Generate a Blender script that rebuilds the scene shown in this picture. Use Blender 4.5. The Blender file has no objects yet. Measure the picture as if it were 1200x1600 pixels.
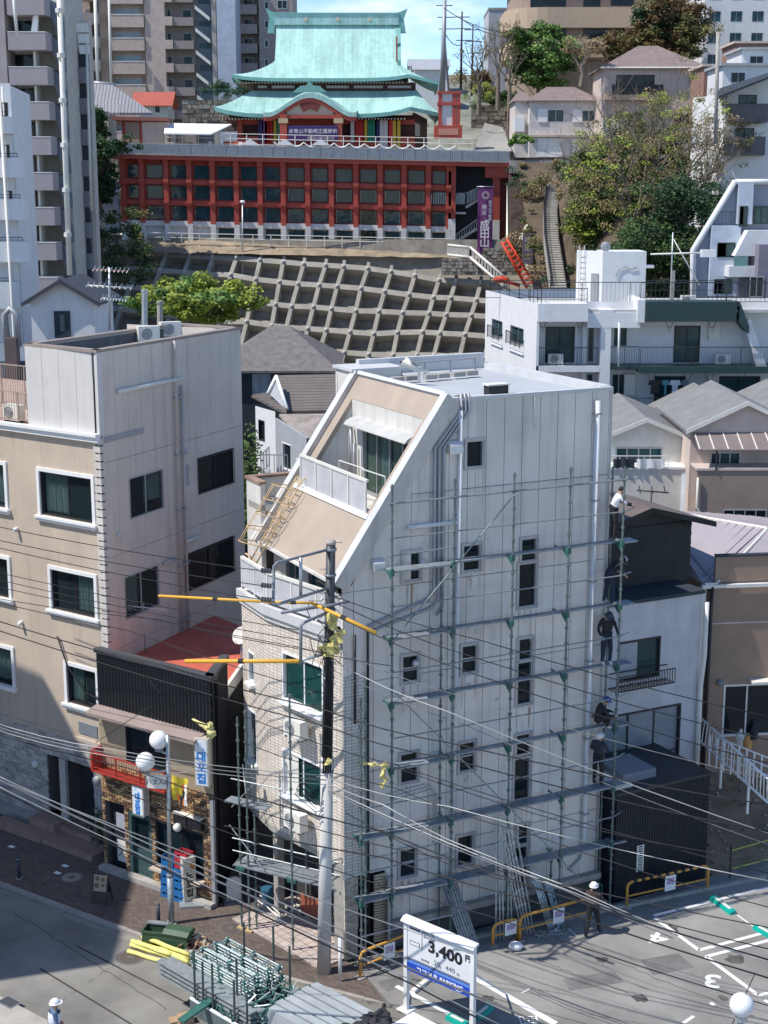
import bpy,bmesh,math,random
from mathutils import Vector,Matrix,noise
random.seed(7)
sc = bpy.context.scene
COL = sc.collection
V = Vector
# ------------------------------------------------------------------ camera, sky, sun
FPX,HORIZON,EYE = 2300.0,300.0,22.0
PITCH = math.atan((800 - HORIZON) / FPX)
CP,SP = math.cos(PITCH),math.sin(PITCH)
cam_data = bpy.data.cameras.new('camera')
cam = bpy.data.objects.new('camera',cam_data); COL.objects.link(cam)
cam.location = (0,0,EYE); cam.rotation_euler = (math.pi / 2 - PITCH,0,0)
cam_data.sensor_fit = 'VERTICAL'; cam_data.sensor_height = 24.0; cam_data.lens = 24.0 * FPX / 1600
cam_data.clip_start = 0.5; cam_data.clip_end = 9000
sc.camera = cam
SUN_EL,SUN_H = math.radians(56),V((-0.955,-0.297,0)).normalized()
SUN = (SUN_H * math.cos(SUN_EL) + V((0,0,math.sin(SUN_EL)))).normalized()
world = bpy.data.worlds.new('World'); sc.world = world; world.use_nodes = True
wn,wl = world.node_tree.nodes,world.node_tree.links
sky = wn.new('ShaderNodeTexSky'); sky.sky_type = 'NISHITA'; sky.sun_disc = False
sky.sun_elevation = SUN_EL; sky.sun_rotation = math.atan2(SUN_H.x,SUN_H.y)
sky.air_density = 0.8; sky.dust_density = 0.0; sky.ozone_density = 4.0; sky.altitude = 900
tc = wn.new('ShaderNodeTexCoord'); mp = wn.new('ShaderNodeMapping'); mp.inputs['Scale'].default_value = (1,1,3.2)
wl.new(tc.outputs['Generated'],mp.inputs['Vector']); cn = wn.new('ShaderNodeTexNoise'); cn.inputs['Scale'].default_value = 3.6; cn.inputs['Detail'].default_value = 8; cn.inputs['Roughness'].default_value = .62; wl.new(mp.outputs[0],cn.inputs['Vector'])
cr = wn.new('ShaderNodeMapRange'); cr.interpolation_type = 'SMOOTHSTEP'; cr.inputs[1].default_value = .47; cr.inputs[2].default_value = .66; cr.inputs[4].default_value = .8
sx = wn.new('ShaderNodeSeparateXYZ'); wl.new(tc.outputs['Generated'],sx.inputs[0]); el = wn.new('ShaderNodeMapRange'); el.inputs[1].default_value = .02; el.inputs[2].default_value = .16; el.inputs[3].default_value = .0; el.inputs[4].default_value = -.12; wl.new(sx.outputs['Z'],el.inputs[0])
ad = wn.new('ShaderNodeMath'); wl.new(cn.outputs['Fac'],ad.inputs[0]); wl.new(el.outputs[0],ad.inputs[1]); wl.new(ad.outputs[0],cr.inputs[0])
cx = wn.new('ShaderNodeMix'); cx.data_type = 'RGBA'; wl.new(cr.outputs[0],cx.inputs[0]); wl.new(sky.outputs['Color'],cx.inputs[6]); cx.inputs[7].default_value = (6.2,6.4,6.8,1)
wl.new(cx.outputs[2],wn['Background'].inputs['Color']); wn['Background'].inputs['Strength'].default_value = 0.15
sun_data = bpy.data.lights.new('sun','SUN'); sun_data.energy = 3.7; sun_data.angle = math.radians(0.5); sun_data.color = (1.0,0.955,0.88)
sun = bpy.data.objects.new('sun',sun_data); COL.objects.link(sun)
sun.rotation_euler = (-SUN).to_track_quat('-Z','Y').to_euler(); sun.location = (-60,-20,90)
sc.view_settings.view_transform = 'Standard'; sc.view_settings.look = 'None'
sc.view_settings.exposure = 0.5; sc.view_settings.gamma = 1.0; sc.view_settings.use_curve_mapping = False
sc.cycles.max_bounces = 6; sc.cycles.transparent_max_bounces = 12
# ------------------------------------------------------------------ measuring helpers
def ray(u,v):
 a,b = (u - 600) / FPX,(800 - v) / FPX
 return V((a,CP + b * SP,-SP + b * CP))
def onz(u,v,z=0.0):
 r = ray(u,v); return V((0,0,EYE)) + r * ((z - EYE) / r.z)
def ony(u,v,y):
 r = ray(u,v); return V((0,0,EYE)) + r * (y / r.y)
UP = V((0,0,1))
class Fr:
 """a plane: origin, x axis, y axis, outward normal"""
 def __init__(s,o,ex,ey=UP):
  s.o = V(o); s.ex = V(ex).normalized(); s.ey = V(ey).normalized(); s.ez = s.ex.cross(s.ey).normalized()
 def pt(s,a,b,c=0.0): return s.o + s.ex * a + s.ey * b + s.ez * c
 def px(s,u,v,c=0.0):
  r = ray(u,v); q = s.o + s.ez * c - V((0,0,EYE))
  p = V((0,0,EYE)) + r * (q.dot(s.ez) / r.dot(s.ez)) - s.o
  dx,dy,k = p.dot(s.ex),p.dot(s.ey),s.ex.dot(s.ey)
  return (dx - k * dy) / (1 - k * k),(dy - k * dx) / (1 - k * k)
 def R(s,u0,v0,u1,v1,c=0.0):
  a0,b1 = s.px(u0,v0,c); a1,b0 = s.px(u1,v1,c)
  return (min(a0,a1),max(a0,a1),min(b0,b1),max(b0,b1))
 def off(s,a=0,b=0,c=0): return Fr(s.pt(a,b,c),s.ex,s.ey)
 def side(s,a=0.0,c=0.0,left=False):
  """frame of the wall that runs back from the edge at a"""
  return Fr(s.pt(a,0,c),s.ez if left else -s.ez,s.ey)
def wall(p,q,z=0.0):
 p,q = V(p),V(q); d = q - p; d.z = 0; o = V((p.x,p.y,z)); return Fr(o,d)
WF = Fr((0,0,0),(1,0,0),(0,1,0))
# ------------------------------------------------------------------ mesh builder
class MB:
 def __init__(s): s.v = []; s.f = []; s.m = []; s.cm = 0
 def face(s,pts,m=None):
  n = len(s.v); s.v += [V(p) for p in pts]; s.f.append(tuple(range(n,n + len(pts)))); s.m.append(s.cm if m is None else m); return s
 def box(s,fr,a0,a1,b0,b1,c0,c1,m=None):
  n = len(s.v); m = s.cm if m is None else m
  for c in (c0,c1):
   for a,b in ((a0,b0),(a1,b0),(a1,b1),(a0,b1)): s.v.append(fr.pt(a,b,c))
  for q in ((3,2,1,0),(4,5,6,7),(0,1,5,4),(1,2,6,5),(2,3,7,6),(3,0,4,7)):
   s.f.append(tuple(n + i for i in q)); s.m.append(m)
  return s
 def prism(s,pts,vec,m=None):
  """polygon extruded along vec"""
  n = len(s.v); k = len(pts); m = s.cm if m is None else m; vec = V(vec)
  pts = [V(p) for p in pts]; s.v += pts + [p + vec for p in pts]
  nn = sum((pts[i].cross(pts[(i + 1) % k]) for i in range(k)),V((0,0,0)))
  flip = nn.dot(vec) > 0
  def add(t): s.f.append(tuple(reversed(t)) if flip else t); s.m.append(m)
  add(tuple(range(n,n + k))); add(tuple(range(n + 2 * k - 1,n + k - 1,-1)))
  for i in range(k):
   j = (i + 1) % k; add((n + j,n + i,n + k + i,n + k + j))
  return s
 def tube(s,pts,r,k=6,m=None,caps=True):
  pts = [V(p) for p in pts]; m = s.cm if m is None else m
  rs = r if isinstance(r,(list,tuple)) else [r] * len(pts); n = len(s.v); L = len(pts)
  x = None
  for i,p in enumerate(pts):
   t = (pts[min(i + 1,L - 1)] - pts[max(i - 1,0)])
   t = t.normalized() if t.length > 1e-9 else UP
   if x is None: x = t.orthogonal().normalized()
   else:
    x = x - t * x.dot(t); x = x.normalized() if x.length > 1e-6 else t.orthogonal().normalized()
   y = t.cross(x)
   for j in range(k):
    a = 2 * math.pi * j / k; s.v.append(p + (x * math.cos(a) + y * math.sin(a)) * rs[i])
  for i in range(L - 1):
   for j in range(k):
    q = (j + 1) % k; s.f.append((n + i * k + j,n + i * k + q,n + (i + 1) * k + q,n + (i + 1) * k + j)); s.m.append(m)
  if caps:
   s.f.append(tuple(n + j for j in reversed(range(k)))); s.m.append(m)
   s.f.append(tuple(n + (L - 1) * k + j for j in range(k))); s.m.append(m)
  return s
 def ball(s,c,r,k=12,rows=8,m=None,sc=(1,1,1)):
  c = V(c); m = s.cm if m is None else m; n = len(s.v)
  for i in range(rows + 1):
   t = math.pi * i / rows
   for j in range(k):
    a = 2 * math.pi * j / k
    s.v.append(c + V((r * sc[0] * math.sin(t) * math.cos(a),r * sc[1] * math.sin(t) * math.sin(a),r * sc[2] * math.cos(t))))
  for i in range(rows):
   for j in range(k):
    q = (j + 1) % k; s.f.append((n + i * k + j,n + (i + 1) * k + j,n + (i + 1) * k + q,n + i * k + q)); s.m.append(m)
  return s
 def sheet(s,grid,m=None):
  """rows of points joined into quads"""
  n = len(s.v); R,C = len(grid),len(grid[0]); m = s.cm if m is None else m
  for row in grid: s.v += [V(p) for p in row]
  for i in range(R - 1):
   for j in range(C - 1):
    s.f.append((n + i * C + j,n + i * C + j + 1,n + (i + 1) * C + j + 1,n + (i + 1) * C + j)); s.m.append(m)
  return s
 def mesh(s,name,mats,off=V((0,0,0)),smooth=False):
  me = bpy.data.meshes.new(name); me.from_pydata([tuple(p - off) for p in s.v],[],s.f)
  for mt in (mats if isinstance(mats,(list,tuple)) else [mats]): me.materials.append(mt)
  if len(me.materials) > 1: me.polygons.foreach_set('material_index',s.m)
  if smooth: me.polygons.foreach_set('use_smooth',[True] * len(me.polygons))
  me.update(); return me
 def build(s,name,mats,parent=None,smooth=False,label=None):
  off = base(parent) if parent else V((0,0,0))
  return part(name,s.mesh(name,mats,off,smooth),parent,label)
 def top(s,name,mats,label,cat,group=None,smooth=False,kind=None,loc=None):
  """a thing that is one mesh"""
  if loc is None:
   loc = V((sum(p.x for p in s.v) / len(s.v),sum(p.y for p in s.v) / len(s.v),min(p.z for p in s.v)))
  o = part(name,s.mesh(name,mats,V(loc),smooth),None,None); o.location = loc; tag(o,label,cat,group)
  if kind: o['kind'] = kind
  return o
BASE = {}
def base(o):
 while o.parent: o = o.parent
 return V(o.location)
def part(name,me,parent,label=None):
 o = bpy.data.objects.new(name,me); COL.objects.link(o)
 if parent: o.parent = parent
 if label: o['label'] = label
 return o
def tag(o,label,cat,group=None):
 o['label'] = label; o['category'] = cat
 if group: o['group'] = group
 return o
def thing(name,label,cat,loc,group=None):
 o = bpy.data.objects.new(name,None); COL.objects.link(o); o.location = V(loc); o.empty_display_size = 0.3
 return tag(o,label,cat,group)
def struct(name,mb,mats,smooth=False,parent=None):
 o = mb.build(name,mats,parent,smooth); o['kind'] = 'structure'; return o
def tree_copy(o,parent=None):
 c = o.copy(); COL.objects.link(c); c.parent = parent
 for ch in o.children: tree_copy(ch,c)
 return c
def crumple(mb,k,f=9,seed=0):
 mb.v = [p + V((noise.noise(p * f + V((seed,0,0))),noise.noise(p * f + V((0,seed + 9,0))),noise.noise(p * f + V((0,0,seed + 17))))) * k for p in mb.v]; return mb
def stuff(o): o['kind'] = 'stuff'; return o
# ------------------------------------------------------------------ materials
def srgb(h):
 h = h.lstrip('#'); c = [int(h[i:i + 2],16) / 255 for i in (0,2,4)]
 return tuple(x / 12.92 if x < .04045 else ((x + .055) / 1.055) ** 2.4 for x in c)
MATS = {}
def mat(name,rgb,rough=.8,var=.12,scale=1.5,bump=0.0,bscale=20,streak=0.0,dirt=(.25,.22,.18),metal=0.0,spec=.4,emit=None,alpha=1,island=0):
 if name in MATS: return MATS[name]
 if isinstance(rgb,str): rgb = srgb(rgb)
 m = bpy.data.materials.new(name); m.use_nodes = True; MATS[name] = m
 N,L = m.node_tree.nodes,m.node_tree.links; b = N['Principled BSDF']
 b.inputs['Roughness'].default_value = rough; b.inputs['Metallic'].default_value = metal; b.inputs['Specular IOR Level'].default_value = spec
 geo = N.new('ShaderNodeNewGeometry')
 def nz(sc_,det=4,stretch=None):
  n = N.new('ShaderNodeTexNoise'); n.inputs['Scale'].default_value = sc_; n.inputs['Detail'].default_value = det; n.inputs['Roughness'].default_value = .6
  if stretch:
   mp = N.new('ShaderNodeMapping'); mp.inputs['Scale'].default_value = stretch; L.new(geo.outputs['Position'],mp.inputs['Vector']); L.new(mp.outputs[0],n.inputs['Vector'])
  else: L.new(geo.outputs['Position'],n.inputs['Vector'])
  return n
 n1 = nz(scale)
 mr = N.new('ShaderNodeMapRange'); mr.inputs[1].default_value = .3; mr.inputs[2].default_value = .7; mr.inputs[3].default_value = 1 - var; mr.inputs[4].default_value = 1 + var
 L.new(n1.outputs['Fac'],mr.inputs[0])
 mul = N.new('ShaderNodeVectorMath'); mul.operation = 'SCALE'; mul.inputs[0].default_value = rgb; L.new(mr.outputs[0],mul.inputs['Scale'])
 out = mul.outputs[0]
 if island:
  w = N.new('ShaderNodeMapRange'); w.inputs[3].default_value = 1 - island; w.inputs[4].default_value = 1 + island
  L.new(geo.outputs['Random Per Island'],w.inputs[0]); k = N.new('ShaderNodeVectorMath'); k.operation = 'SCALE'; L.new(out,k.inputs[0]); L.new(w.outputs[0],k.inputs['Scale']); out = k.outputs[0]
 if streak:
  n2 = nz(1.0,6,(2.6,2.6,.22)); r2 = N.new('ShaderNodeMapRange'); r2.inputs[1].default_value = .5; r2.inputs[2].default_value = .78; r2.inputs[4].default_value = streak
  L.new(n2.outputs['Fac'],r2.inputs[0])
  mx = N.new('ShaderNodeMix'); mx.data_type = 'RGBA'; L.new(r2.outputs[0],mx.inputs[0]); L.new(out,mx.inputs[6]); mx.inputs[7].default_value = (*dirt,1); out = mx.outputs[2]
 L.new(out,b.inputs['Base Color'])
 if bump:
  nb = nz(bscale,5); bp = N.new('ShaderNodeBump'); bp.inputs['Strength'].default_value = bump; bp.inputs['Distance'].default_value = .03
  L.new(nb.outputs['Fac'],bp.inputs['Height']); L.new(bp.outputs[0],b.inputs['Normal'])
 if emit: b.inputs['Emission Color'].default_value = (*rgb,1); b.inputs['Emission Strength'].default_value = emit
 return m
def lines_mat(name,rgb,dark,axis,period,width=.06,rough=.8,bump=.5,streak=.2):
 """grooves at a fixed spacing along a horizontal direction (or vertical) in world metres"""
 m = mat(name,rgb,rough,streak=streak); N,L = m.node_tree.nodes,m.node_tree.links; b = N['Principled BSDF']
 geo = N.new('ShaderNodeNewGeometry'); d = N.new('ShaderNodeVectorMath'); d.operation = 'DOT_PRODUCT'; d.inputs[1].default_value = V(axis).normalized()
 L.new(geo.outputs['Position'],d.inputs[0])
 q = N.new('ShaderNodeMath'); q.operation = 'DIVIDE'; q.inputs[1].default_value = period; L.new(d.outputs['Value'],q.inputs[0])
 fr = N.new('ShaderNodeMath'); fr.operation = 'FRACT'; L.new(q.outputs[0],fr.inputs[0])
 lt = N.new('ShaderNodeMath'); lt.operation = 'LESS_THAN'; lt.inputs[1].default_value = width; L.new(fr.outputs[0],lt.inputs[0])
 src = b.inputs['Base Color'].links[0].from_socket
 mx = N.new('ShaderNodeMix'); mx.data_type = 'RGBA'; L.new(lt.outputs[0],mx.inputs[0]); L.new(src,mx.inputs[6]); mx.inputs[7].default_value = (*(srgb(dark) if isinstance(dark,str) else dark),1)
 L.new(mx.outputs[2],b.inputs['Base Color'])
 bp = N.new('ShaderNodeBump'); bp.invert = True; bp.inputs['Strength'].default_value = bump; bp.inputs['Distance'].default_value = .02
 L.new(lt.outputs[0],bp.inputs['Height']); L.new(bp.outputs[0],b.inputs['Normal'])
 return m
def tile_mat(name,rgb,mortar,fr,tw,th,mw=.08,rough=.5,streak=.25,off=0.0,var=.1,bump=.35):
 """rectangular tiles laid on the plane of a frame"""
 m = mat(name,rgb,rough,streak=streak,var=.06); N,L = m.node_tree.nodes,m.node_tree.links; b = N['Principled BSDF']
 geo = N.new('ShaderNodeNewGeometry'); cx = N.new('ShaderNodeCombineXYZ')
 for i,ax in enumerate((fr.ex,fr.ey)):
  d = N.new('ShaderNodeVectorMath'); d.operation = 'DOT_PRODUCT'; d.inputs[1].default_value = ax; L.new(geo.outputs['Position'],d.inputs[0]); L.new(d.outputs['Value'],cx.inputs[i])
 br = N.new('ShaderNodeTexBrick'); br.offset = off; br.inputs['Scale'].default_value = 1; br.inputs['Brick Width'].default_value = tw; br.inputs['Row Height'].default_value = th
 br.inputs['Mortar Size'].default_value = mw * th; br.inputs['Color1'].default_value = (1 - var,) * 3 + (1,); br.inputs['Color2'].default_value = (1 + var,) * 3 + (1,)
 mo = srgb(mortar) if isinstance(mortar,str) else mortar; br.inputs['Mortar'].default_value = (*[x / max(y,.01) for x,y in zip(mo,srgb(rgb) if isinstance(rgb,str) else rgb)],1)
 L.new(cx.outputs[0],br.inputs['Vector'])
 src = b.inputs['Base Color'].links[0].from_socket
 mx = N.new('ShaderNodeVectorMath'); mx.operation = 'MULTIPLY'; L.new(src,mx.inputs[0]); L.new(br.outputs['Color'],mx.inputs[1]); L.new(mx.outputs[0],b.inputs['Base Color'])
 bp = N.new('ShaderNodeBump'); bp.invert = True; bp.inputs['Strength'].default_value = bump; bp.inputs['Distance'].default_value = .012
 L.new(br.outputs['Fac'],bp.inputs['Height']); L.new(bp.outputs[0],b.inputs['Normal'])
 return m
def glass_mat(name,tint=(.03,.05,.055),clear=.45):
 m = bpy.data.materials.new(name); m.use_nodes = True; N,L = m.node_tree.nodes,m.node_tree.links; b = N['Principled BSDF']
 b.inputs['Base Color'].default_value = (*tint,1); b.inputs['Roughness'].default_value = .06; b.inputs['Specular IOR Level'].default_value = .6 if clear else .28
 if clear:
  t = N.new('ShaderNodeBsdfTransparent'); t.inputs[0].default_value = (.75,.85,.85,1); mx = N.new('ShaderNodeMixShader'); mx.inputs[0].default_value = clear
  L.new(b.outputs[0],mx.inputs[1]); L.new(t.outputs[0],mx.inputs[2]); L.new(mx.outputs[0],N['Material Output'].inputs[0])
 else:
  n = N.new('ShaderNodeTexNoise'); n.inputs['Scale'].default_value = .9; geo = N.new('ShaderNodeNewGeometry'); L.new(geo.outputs['Position'],n.inputs['Vector'])
  bp = N.new('ShaderNodeBump'); bp.inputs['Strength'].default_value = .25; bp.inputs['Distance'].default_value = .05; L.new(n.outputs['Fac'],bp.inputs['Height']); L.new(bp.outputs[0],b.inputs['Normal'])
  cr = N.new('ShaderNodeMapRange'); cr.inputs[3].default_value = .35; cr.inputs[4].default_value = 1.9; L.new(n.outputs['Fac'],cr.inputs[0])
  k = N.new('ShaderNodeVectorMath'); k.operation = 'SCALE'; k.inputs[0].default_value = tint; L.new(cr.outputs[0],k.inputs['Scale']); L.new(k.outputs[0],b.inputs['Base Color'])
 return m
def leaf_mat(name,rgb,var=.5):
 m = mat(name,rgb,.55,var=.25,scale=1.2,island=var,spec=.3); N,L = m.node_tree.nodes,m.node_tree.links; b = N['Principled BSDF']
 t = N.new('ShaderNodeBsdfTranslucent'); mx = N.new('ShaderNodeMixShader'); mx.inputs[0].default_value = .3
 L.new(b.inputs['Base Color'].links[0].from_socket,t.inputs[0]); L.new(b.outputs[0],mx.inputs[1]); L.new(t.outputs[0],mx.inputs[2]); L.new(mx.outputs[0],N['Material Output'].inputs[0])
 return m
G_CLEAR = glass_mat('window_glass',clear=.65); G_DARK = glass_mat('dark_glass',(.008,.016,.02),0); G_TEAL = glass_mat('teal_glass',(.025,.06,.068),0); G_GREEN = glass_mat('green_glass',(.01,.045,.042),0)
M_IN = mat('dark_interior',(.012,.012,.015),.9); M_CURT = mat('curtain_cloth',(.85,.82,.74),.9,var=.15); M_CURTY = mat('curtain_cream',(.85,.78,.55),.9)
M_ALU = mat('aluminium_frame',(.42,.43,.45),.4,var=.05,metal=.5); M_BRONZE = mat('dark_bronze_frame',(.025,.025,.028),.5,var=.05); M_WHITE = mat('white_paint',(.78,.78,.77),.6,var=.04,streak=.12)
M_CREAM = mat('cream_paint',(.7,.68,.62),.6,var=.05,streak=.2); M_GALV = mat('galvanised_steel',(.45,.49,.5),.42,var=.2,scale=6,metal=.6)
M_BLACK = mat('black_plastic',(.02,.02,.022),.5); M_STEELG = mat('grey_painted_steel',(.2,.22,.25),.5,var=.1); M_CONC = mat('concrete',(.36,.34,.31),.9,var=.2,scale=2,bump=.3,streak=.3)
M_TUBE = mat('weathered_tube',(.26,.29,.3),.5,var=.25,scale=8,metal=.4); M_DECK = mat('weathered_deck',(.27,.3,.33),.5,var=.25,scale=4,metal=.3)
M_DARKM = mat('dark_railing_paint',(.03,.035,.04),.5)
# ------------------------------------------------------------------ building helpers
def holed(mb,fr,a0,a1,b0,b1,holes,depth=.12,c=0.0,m=None):
 """wall sheet with rectangular openings and their reveals"""
 hs = [(max(h[0],a0),min(h[1],a1),max(h[2],b0),min(h[3],b1)) for h in holes]
 hs = [h for h in hs if h[1] - h[0] > 1e-4 and h[3] - h[2] > 1e-4]
 A = sorted({a0,a1,*[h[0] for h in hs],*[h[1] for h in hs]}); B = sorted({b0,b1,*[h[2] for h in hs],*[h[3] for h in hs]})
 for i in range(len(A) - 1):
  j = 0
  while j < len(B) - 1:
   am = (A[i] + A[i + 1]) / 2
   def inh(jj): bm_ = (B[jj] + B[jj + 1]) / 2; return any(h[0] < am < h[1] and h[2] < bm_ < h[3] for h in hs)
   if inh(j): j += 1; continue
   k = j
   while k + 1 < len(B) - 1 and not inh(k + 1): k += 1
   mb.face([fr.pt(A[i],B[j],c),fr.pt(A[i + 1],B[j],c),fr.pt(A[i + 1],B[k + 1],c),fr.pt(A[i],B[k + 1],c)],m); j = k + 1
 for h in hs:
  p = [(h[0],h[2]),(h[1],h[2]),(h[1],h[3]),(h[0],h[3])]
  for i in range(4):
   q,r = p[i],p[(i + 1) % 4]
   if (i == 0 and h[2] <= b0) or (i == 1 and h[1] >= a1) or (i == 2 and h[3] >= b1) or (i == 3 and h[0] <= a0): continue
   mb.face([fr.pt(*q,c),fr.pt(*q,c - depth),fr.pt(*r,c - depth),fr.pt(*r,c)][::-1],m)
 return mb
def panels(fr,acuts,bcuts,holes,name,m,parent,th=.05,gap=.02,c=0.0):
 """every cladding panel its own object, standing proud of the wall core"""
 for i in range(len(acuts) - 1):
  for j in range(len(bcuts) - 1):
   a0,a1,b0,b1 = acuts[i] + gap / 2,acuts[i + 1] - gap / 2,bcuts[j] + gap / 2,bcuts[j + 1] - gap / 2
   if a1 - a0 < .02 or b1 - b0 < .02: continue
   mb = MB(); holed(mb,fr,a0,a1,b0,b1,holes,th + .08,c + th)
   if not mb.f: continue
   def cut(lo,hi,hs):
    segs = [(lo,hi)]
    for h0,h1 in hs: segs = [t for s0,s1 in segs for t in ((s0,min(s1,h0)),(max(s0,h1),s1)) if t[1] - t[0] > 1e-4]
    return segs
   E = [[(x,s0),(x,s1)] for x in (a0,a1) for s0,s1 in cut(b0,b1,[(h[2],h[3]) for h in holes if h[0] < x < h[1]])] + [[(s0,y),(s1,y)] for y in (b0,b1) for s0,s1 in cut(a0,a1,[(h[0],h[1]) for h in holes if h[2] < y < h[3]])]
   for q in E:
    mb.face([fr.pt(*q[0],c),fr.pt(*q[1],c),fr.pt(*q[1],c + th),fr.pt(*q[0],c + th)])
   mb.build(name,m,parent)
def bricks(fr,a0,a1,b0,b1,bw,bh,holes,mats,parent,name='brickwork',th=.03,gap=.012,jit=.008,seed=1,c=0.0,offs=.5):
 rnd = random.Random(seed); mb = MB(); r = 0; z = b0
 while z < b1 - 1e-6:
  x = a0 - (bw * offs if r % 2 else 0)
  while x < a1:
   x0,x1,z1 = max(x,a0),min(x + bw,a1),min(z + bh,b1)
   segs = [(x0,x1)]
   for h in holes:
    if h[2] < (z + z1) / 2 < h[3]:
     segs = [s_ for s0,s1 in segs for s_ in ((s0,min(s1,h[0])),(max(s0,h[1]),s1)) if s_[1] - s_[0] > .02]
   for s0,s1 in segs:
    if s1 - s0 > .03:
     mi = rnd.randrange(len(mats)); t = th + rnd.uniform(-jit,jit)
     mb.box(fr,s0 + gap / 2,s1 - gap / 2,z + gap / 2,z1 - gap / 2,c,c + t,mi)
   x += bw
  z += bh; r += 1
 return stuff(mb.build(name,mats,parent))
def curtain(fr,a0,a1,b0,b1,c,parent,m=None,n=None):
 n = n or max(6,int((a1 - a0) / .045)); g = [[],[]]
 for i in range(n + 1):
  a = a0 + (a1 - a0) * i / n; d = .03 * math.sin(i * 2.1) + .015 * math.sin(i * .9)
  g[0].append(fr.pt(a,b0,c + d)); g[1].append(fr.pt(a + .01 * math.sin(i),b1,c + d * .6))
 return MB().sheet(g).build('curtain',m or M_CURT,parent)
def window(fr,r,parent,frame=M_ALU,glass=None,depth=.1,fw=.05,mull=1,sill=0,curt=None,surround=0,rails=0,box=True,c=0.0,proud=.02,sm=None,name='window',bar=0,label=None,detail=True):
 """frame part with panes, sill and interior as sub-parts; r = (a0, a1, b0, b1)"""
 a0,a1,b0,b1 = r; mb = MB(); g = glass or G_DARK; ci = c - depth
 for q in ((a0,a0 + fw,b0,b1),(a1 - fw,a1,b0,b1),(a0 + fw,a1 - fw,b0,b0 + fw),(a0 + fw,a1 - fw,b1 - fw,b1)): mb.box(fr,*q,ci - .02,c + proud)
 for i in range(mull):
  x = a0 + (a1 - a0) * (i + 1) / (mull + 1); mb.box(fr,x - fw * .4,x + fw * .4,b0 + fw,b1 - fw,ci - .015,ci + .04)
 if bar: mb.box(fr,a0 + fw,a1 - fw,b0 + (b1 - b0) * bar - .02,b0 + (b1 - b0) * bar + .02,ci - .012,ci + .035)
 if surround:
  s = surround
  for q in ((a0 - s,a0,b0 - s,b1 + s),(a1,a1 + s,b0 - s,b1 + s),(a0,a1,b1,b1 + s),(a0,a1,b0 - s,b0)): mb.box(fr,*q,c - .02,c + .05)
 w = mb.build(name,frame,parent,label=label)
 n = mull + 1
 for i in range(n):
  x0,x1 = a0 + fw + (a1 - a0 - 2 * fw) * i / n,a0 + fw + (a1 - a0 - 2 * fw) * (i + 1) / n
  o = .018 if i % 2 else 0
  MB().box(fr,x0 + .004,x1 - .004,b0 + fw,b1 - fw,ci + o - .006,ci + o).build('pane',g,w)
 if glass is G_CLEAR:
  mb = MB(); d = .9
  P = lambda a,b,cc: fr.pt(a,b,cc)
  for q in ([(a0,b0,-d),(a1,b0,-d),(a1,b1,-d),(a0,b1,-d)],[(a0,b0,0),(a0,b0,-d),(a0,b1,-d),(a0,b1,0)],[(a1,b0,-d),(a1,b0,0),(a1,b1,0),(a1,b1,-d)],[(a0,b0,0),(a1,b0,0),(a1,b0,-d),(a0,b0,-d)],[(a0,b1,-d),(a1,b1,-d),(a1,b1,0),(a0,b1,0)]):
   mb.face([P(x,y,ci - .03 + z) for x,y,z in q])
  mb.build('room',M_IN,w)
  if curt:
   for k in curt:
    curtain(fr,a0 + fw + (a1 - a0 - 2 * fw) * k[0],a0 + fw + (a1 - a0 - 2 * fw) * k[1],b0 + fw + (b1 - b0) * k[2],b1 - fw,ci - .07,w,k[3] if len(k) > 3 else None)
 if sill:
  MB().box(fr,a0 - sill,a1 + sill,b0 - .09 - surround,b0 - surround,c - .02,c + .16).build('sill',sm or frame,w)
 if rails:
  mb = MB(); k = max(3,int((a1 - a0) / .11))
  for i in range(k + 1):
   x = a0 + (a1 - a0) * i / k; mb.box(fr,x - .009,x + .009,b0,b1,c + .06,c + .078)
  for y in (b0 + .04,b1 - .06): mb.box(fr,a0 - .02,a1 + .02,y,y + .025,c + .078,c + .1)
  mb.build('window_grille',M_BRONZE,w)
 return w
def railing(fr,a0,a1,b0,h,parent,m=M_DARKM,c=0.0,step=.12,post=1.2,name='railing',bw=.012,pw=.03,mid=None):
 mb = MB(); mb.box(fr,a0,a1,b0 + h - .04,b0 + h,c - .025,c + .025); mb.box(fr,a0,a1,b0 + .07,b0 + .1,c - .015,c + .015)
 n = max(1,int(round(abs(a1 - a0) / post)))
 for i in range(n + 1):
  x = a0 + (a1 - a0) * i / n; mb.box(fr,x - pw / 2,x + pw / 2,b0,b0 + h - .04,c - .02,c + .02)
 if step:
  k = int(abs(a1 - a0) / step)
  for i in range(1,k):
   x = a0 + (a1 - a0) * i / k; mb.box(fr,x - bw / 2,x + bw / 2,b0 + .1,b0 + h - .04,c - .006,c + .006)
 if mid: mb.box(fr,a0,a1,b0 + mid,b0 + mid + .03,c - .015,c + .015)
 return mb.build(name,m,parent)
def solid(fr,a0,a1,b0,b1,c0,c1,name,m,parent,label=None): return MB().box(fr,a0,a1,b0,b1,c0,c1).build(name,m,parent,label=label)
def pipe(pts,r,name,m,parent,k=8): return MB().tube(pts,r,k).build(name,m,parent,smooth=True)
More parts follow.
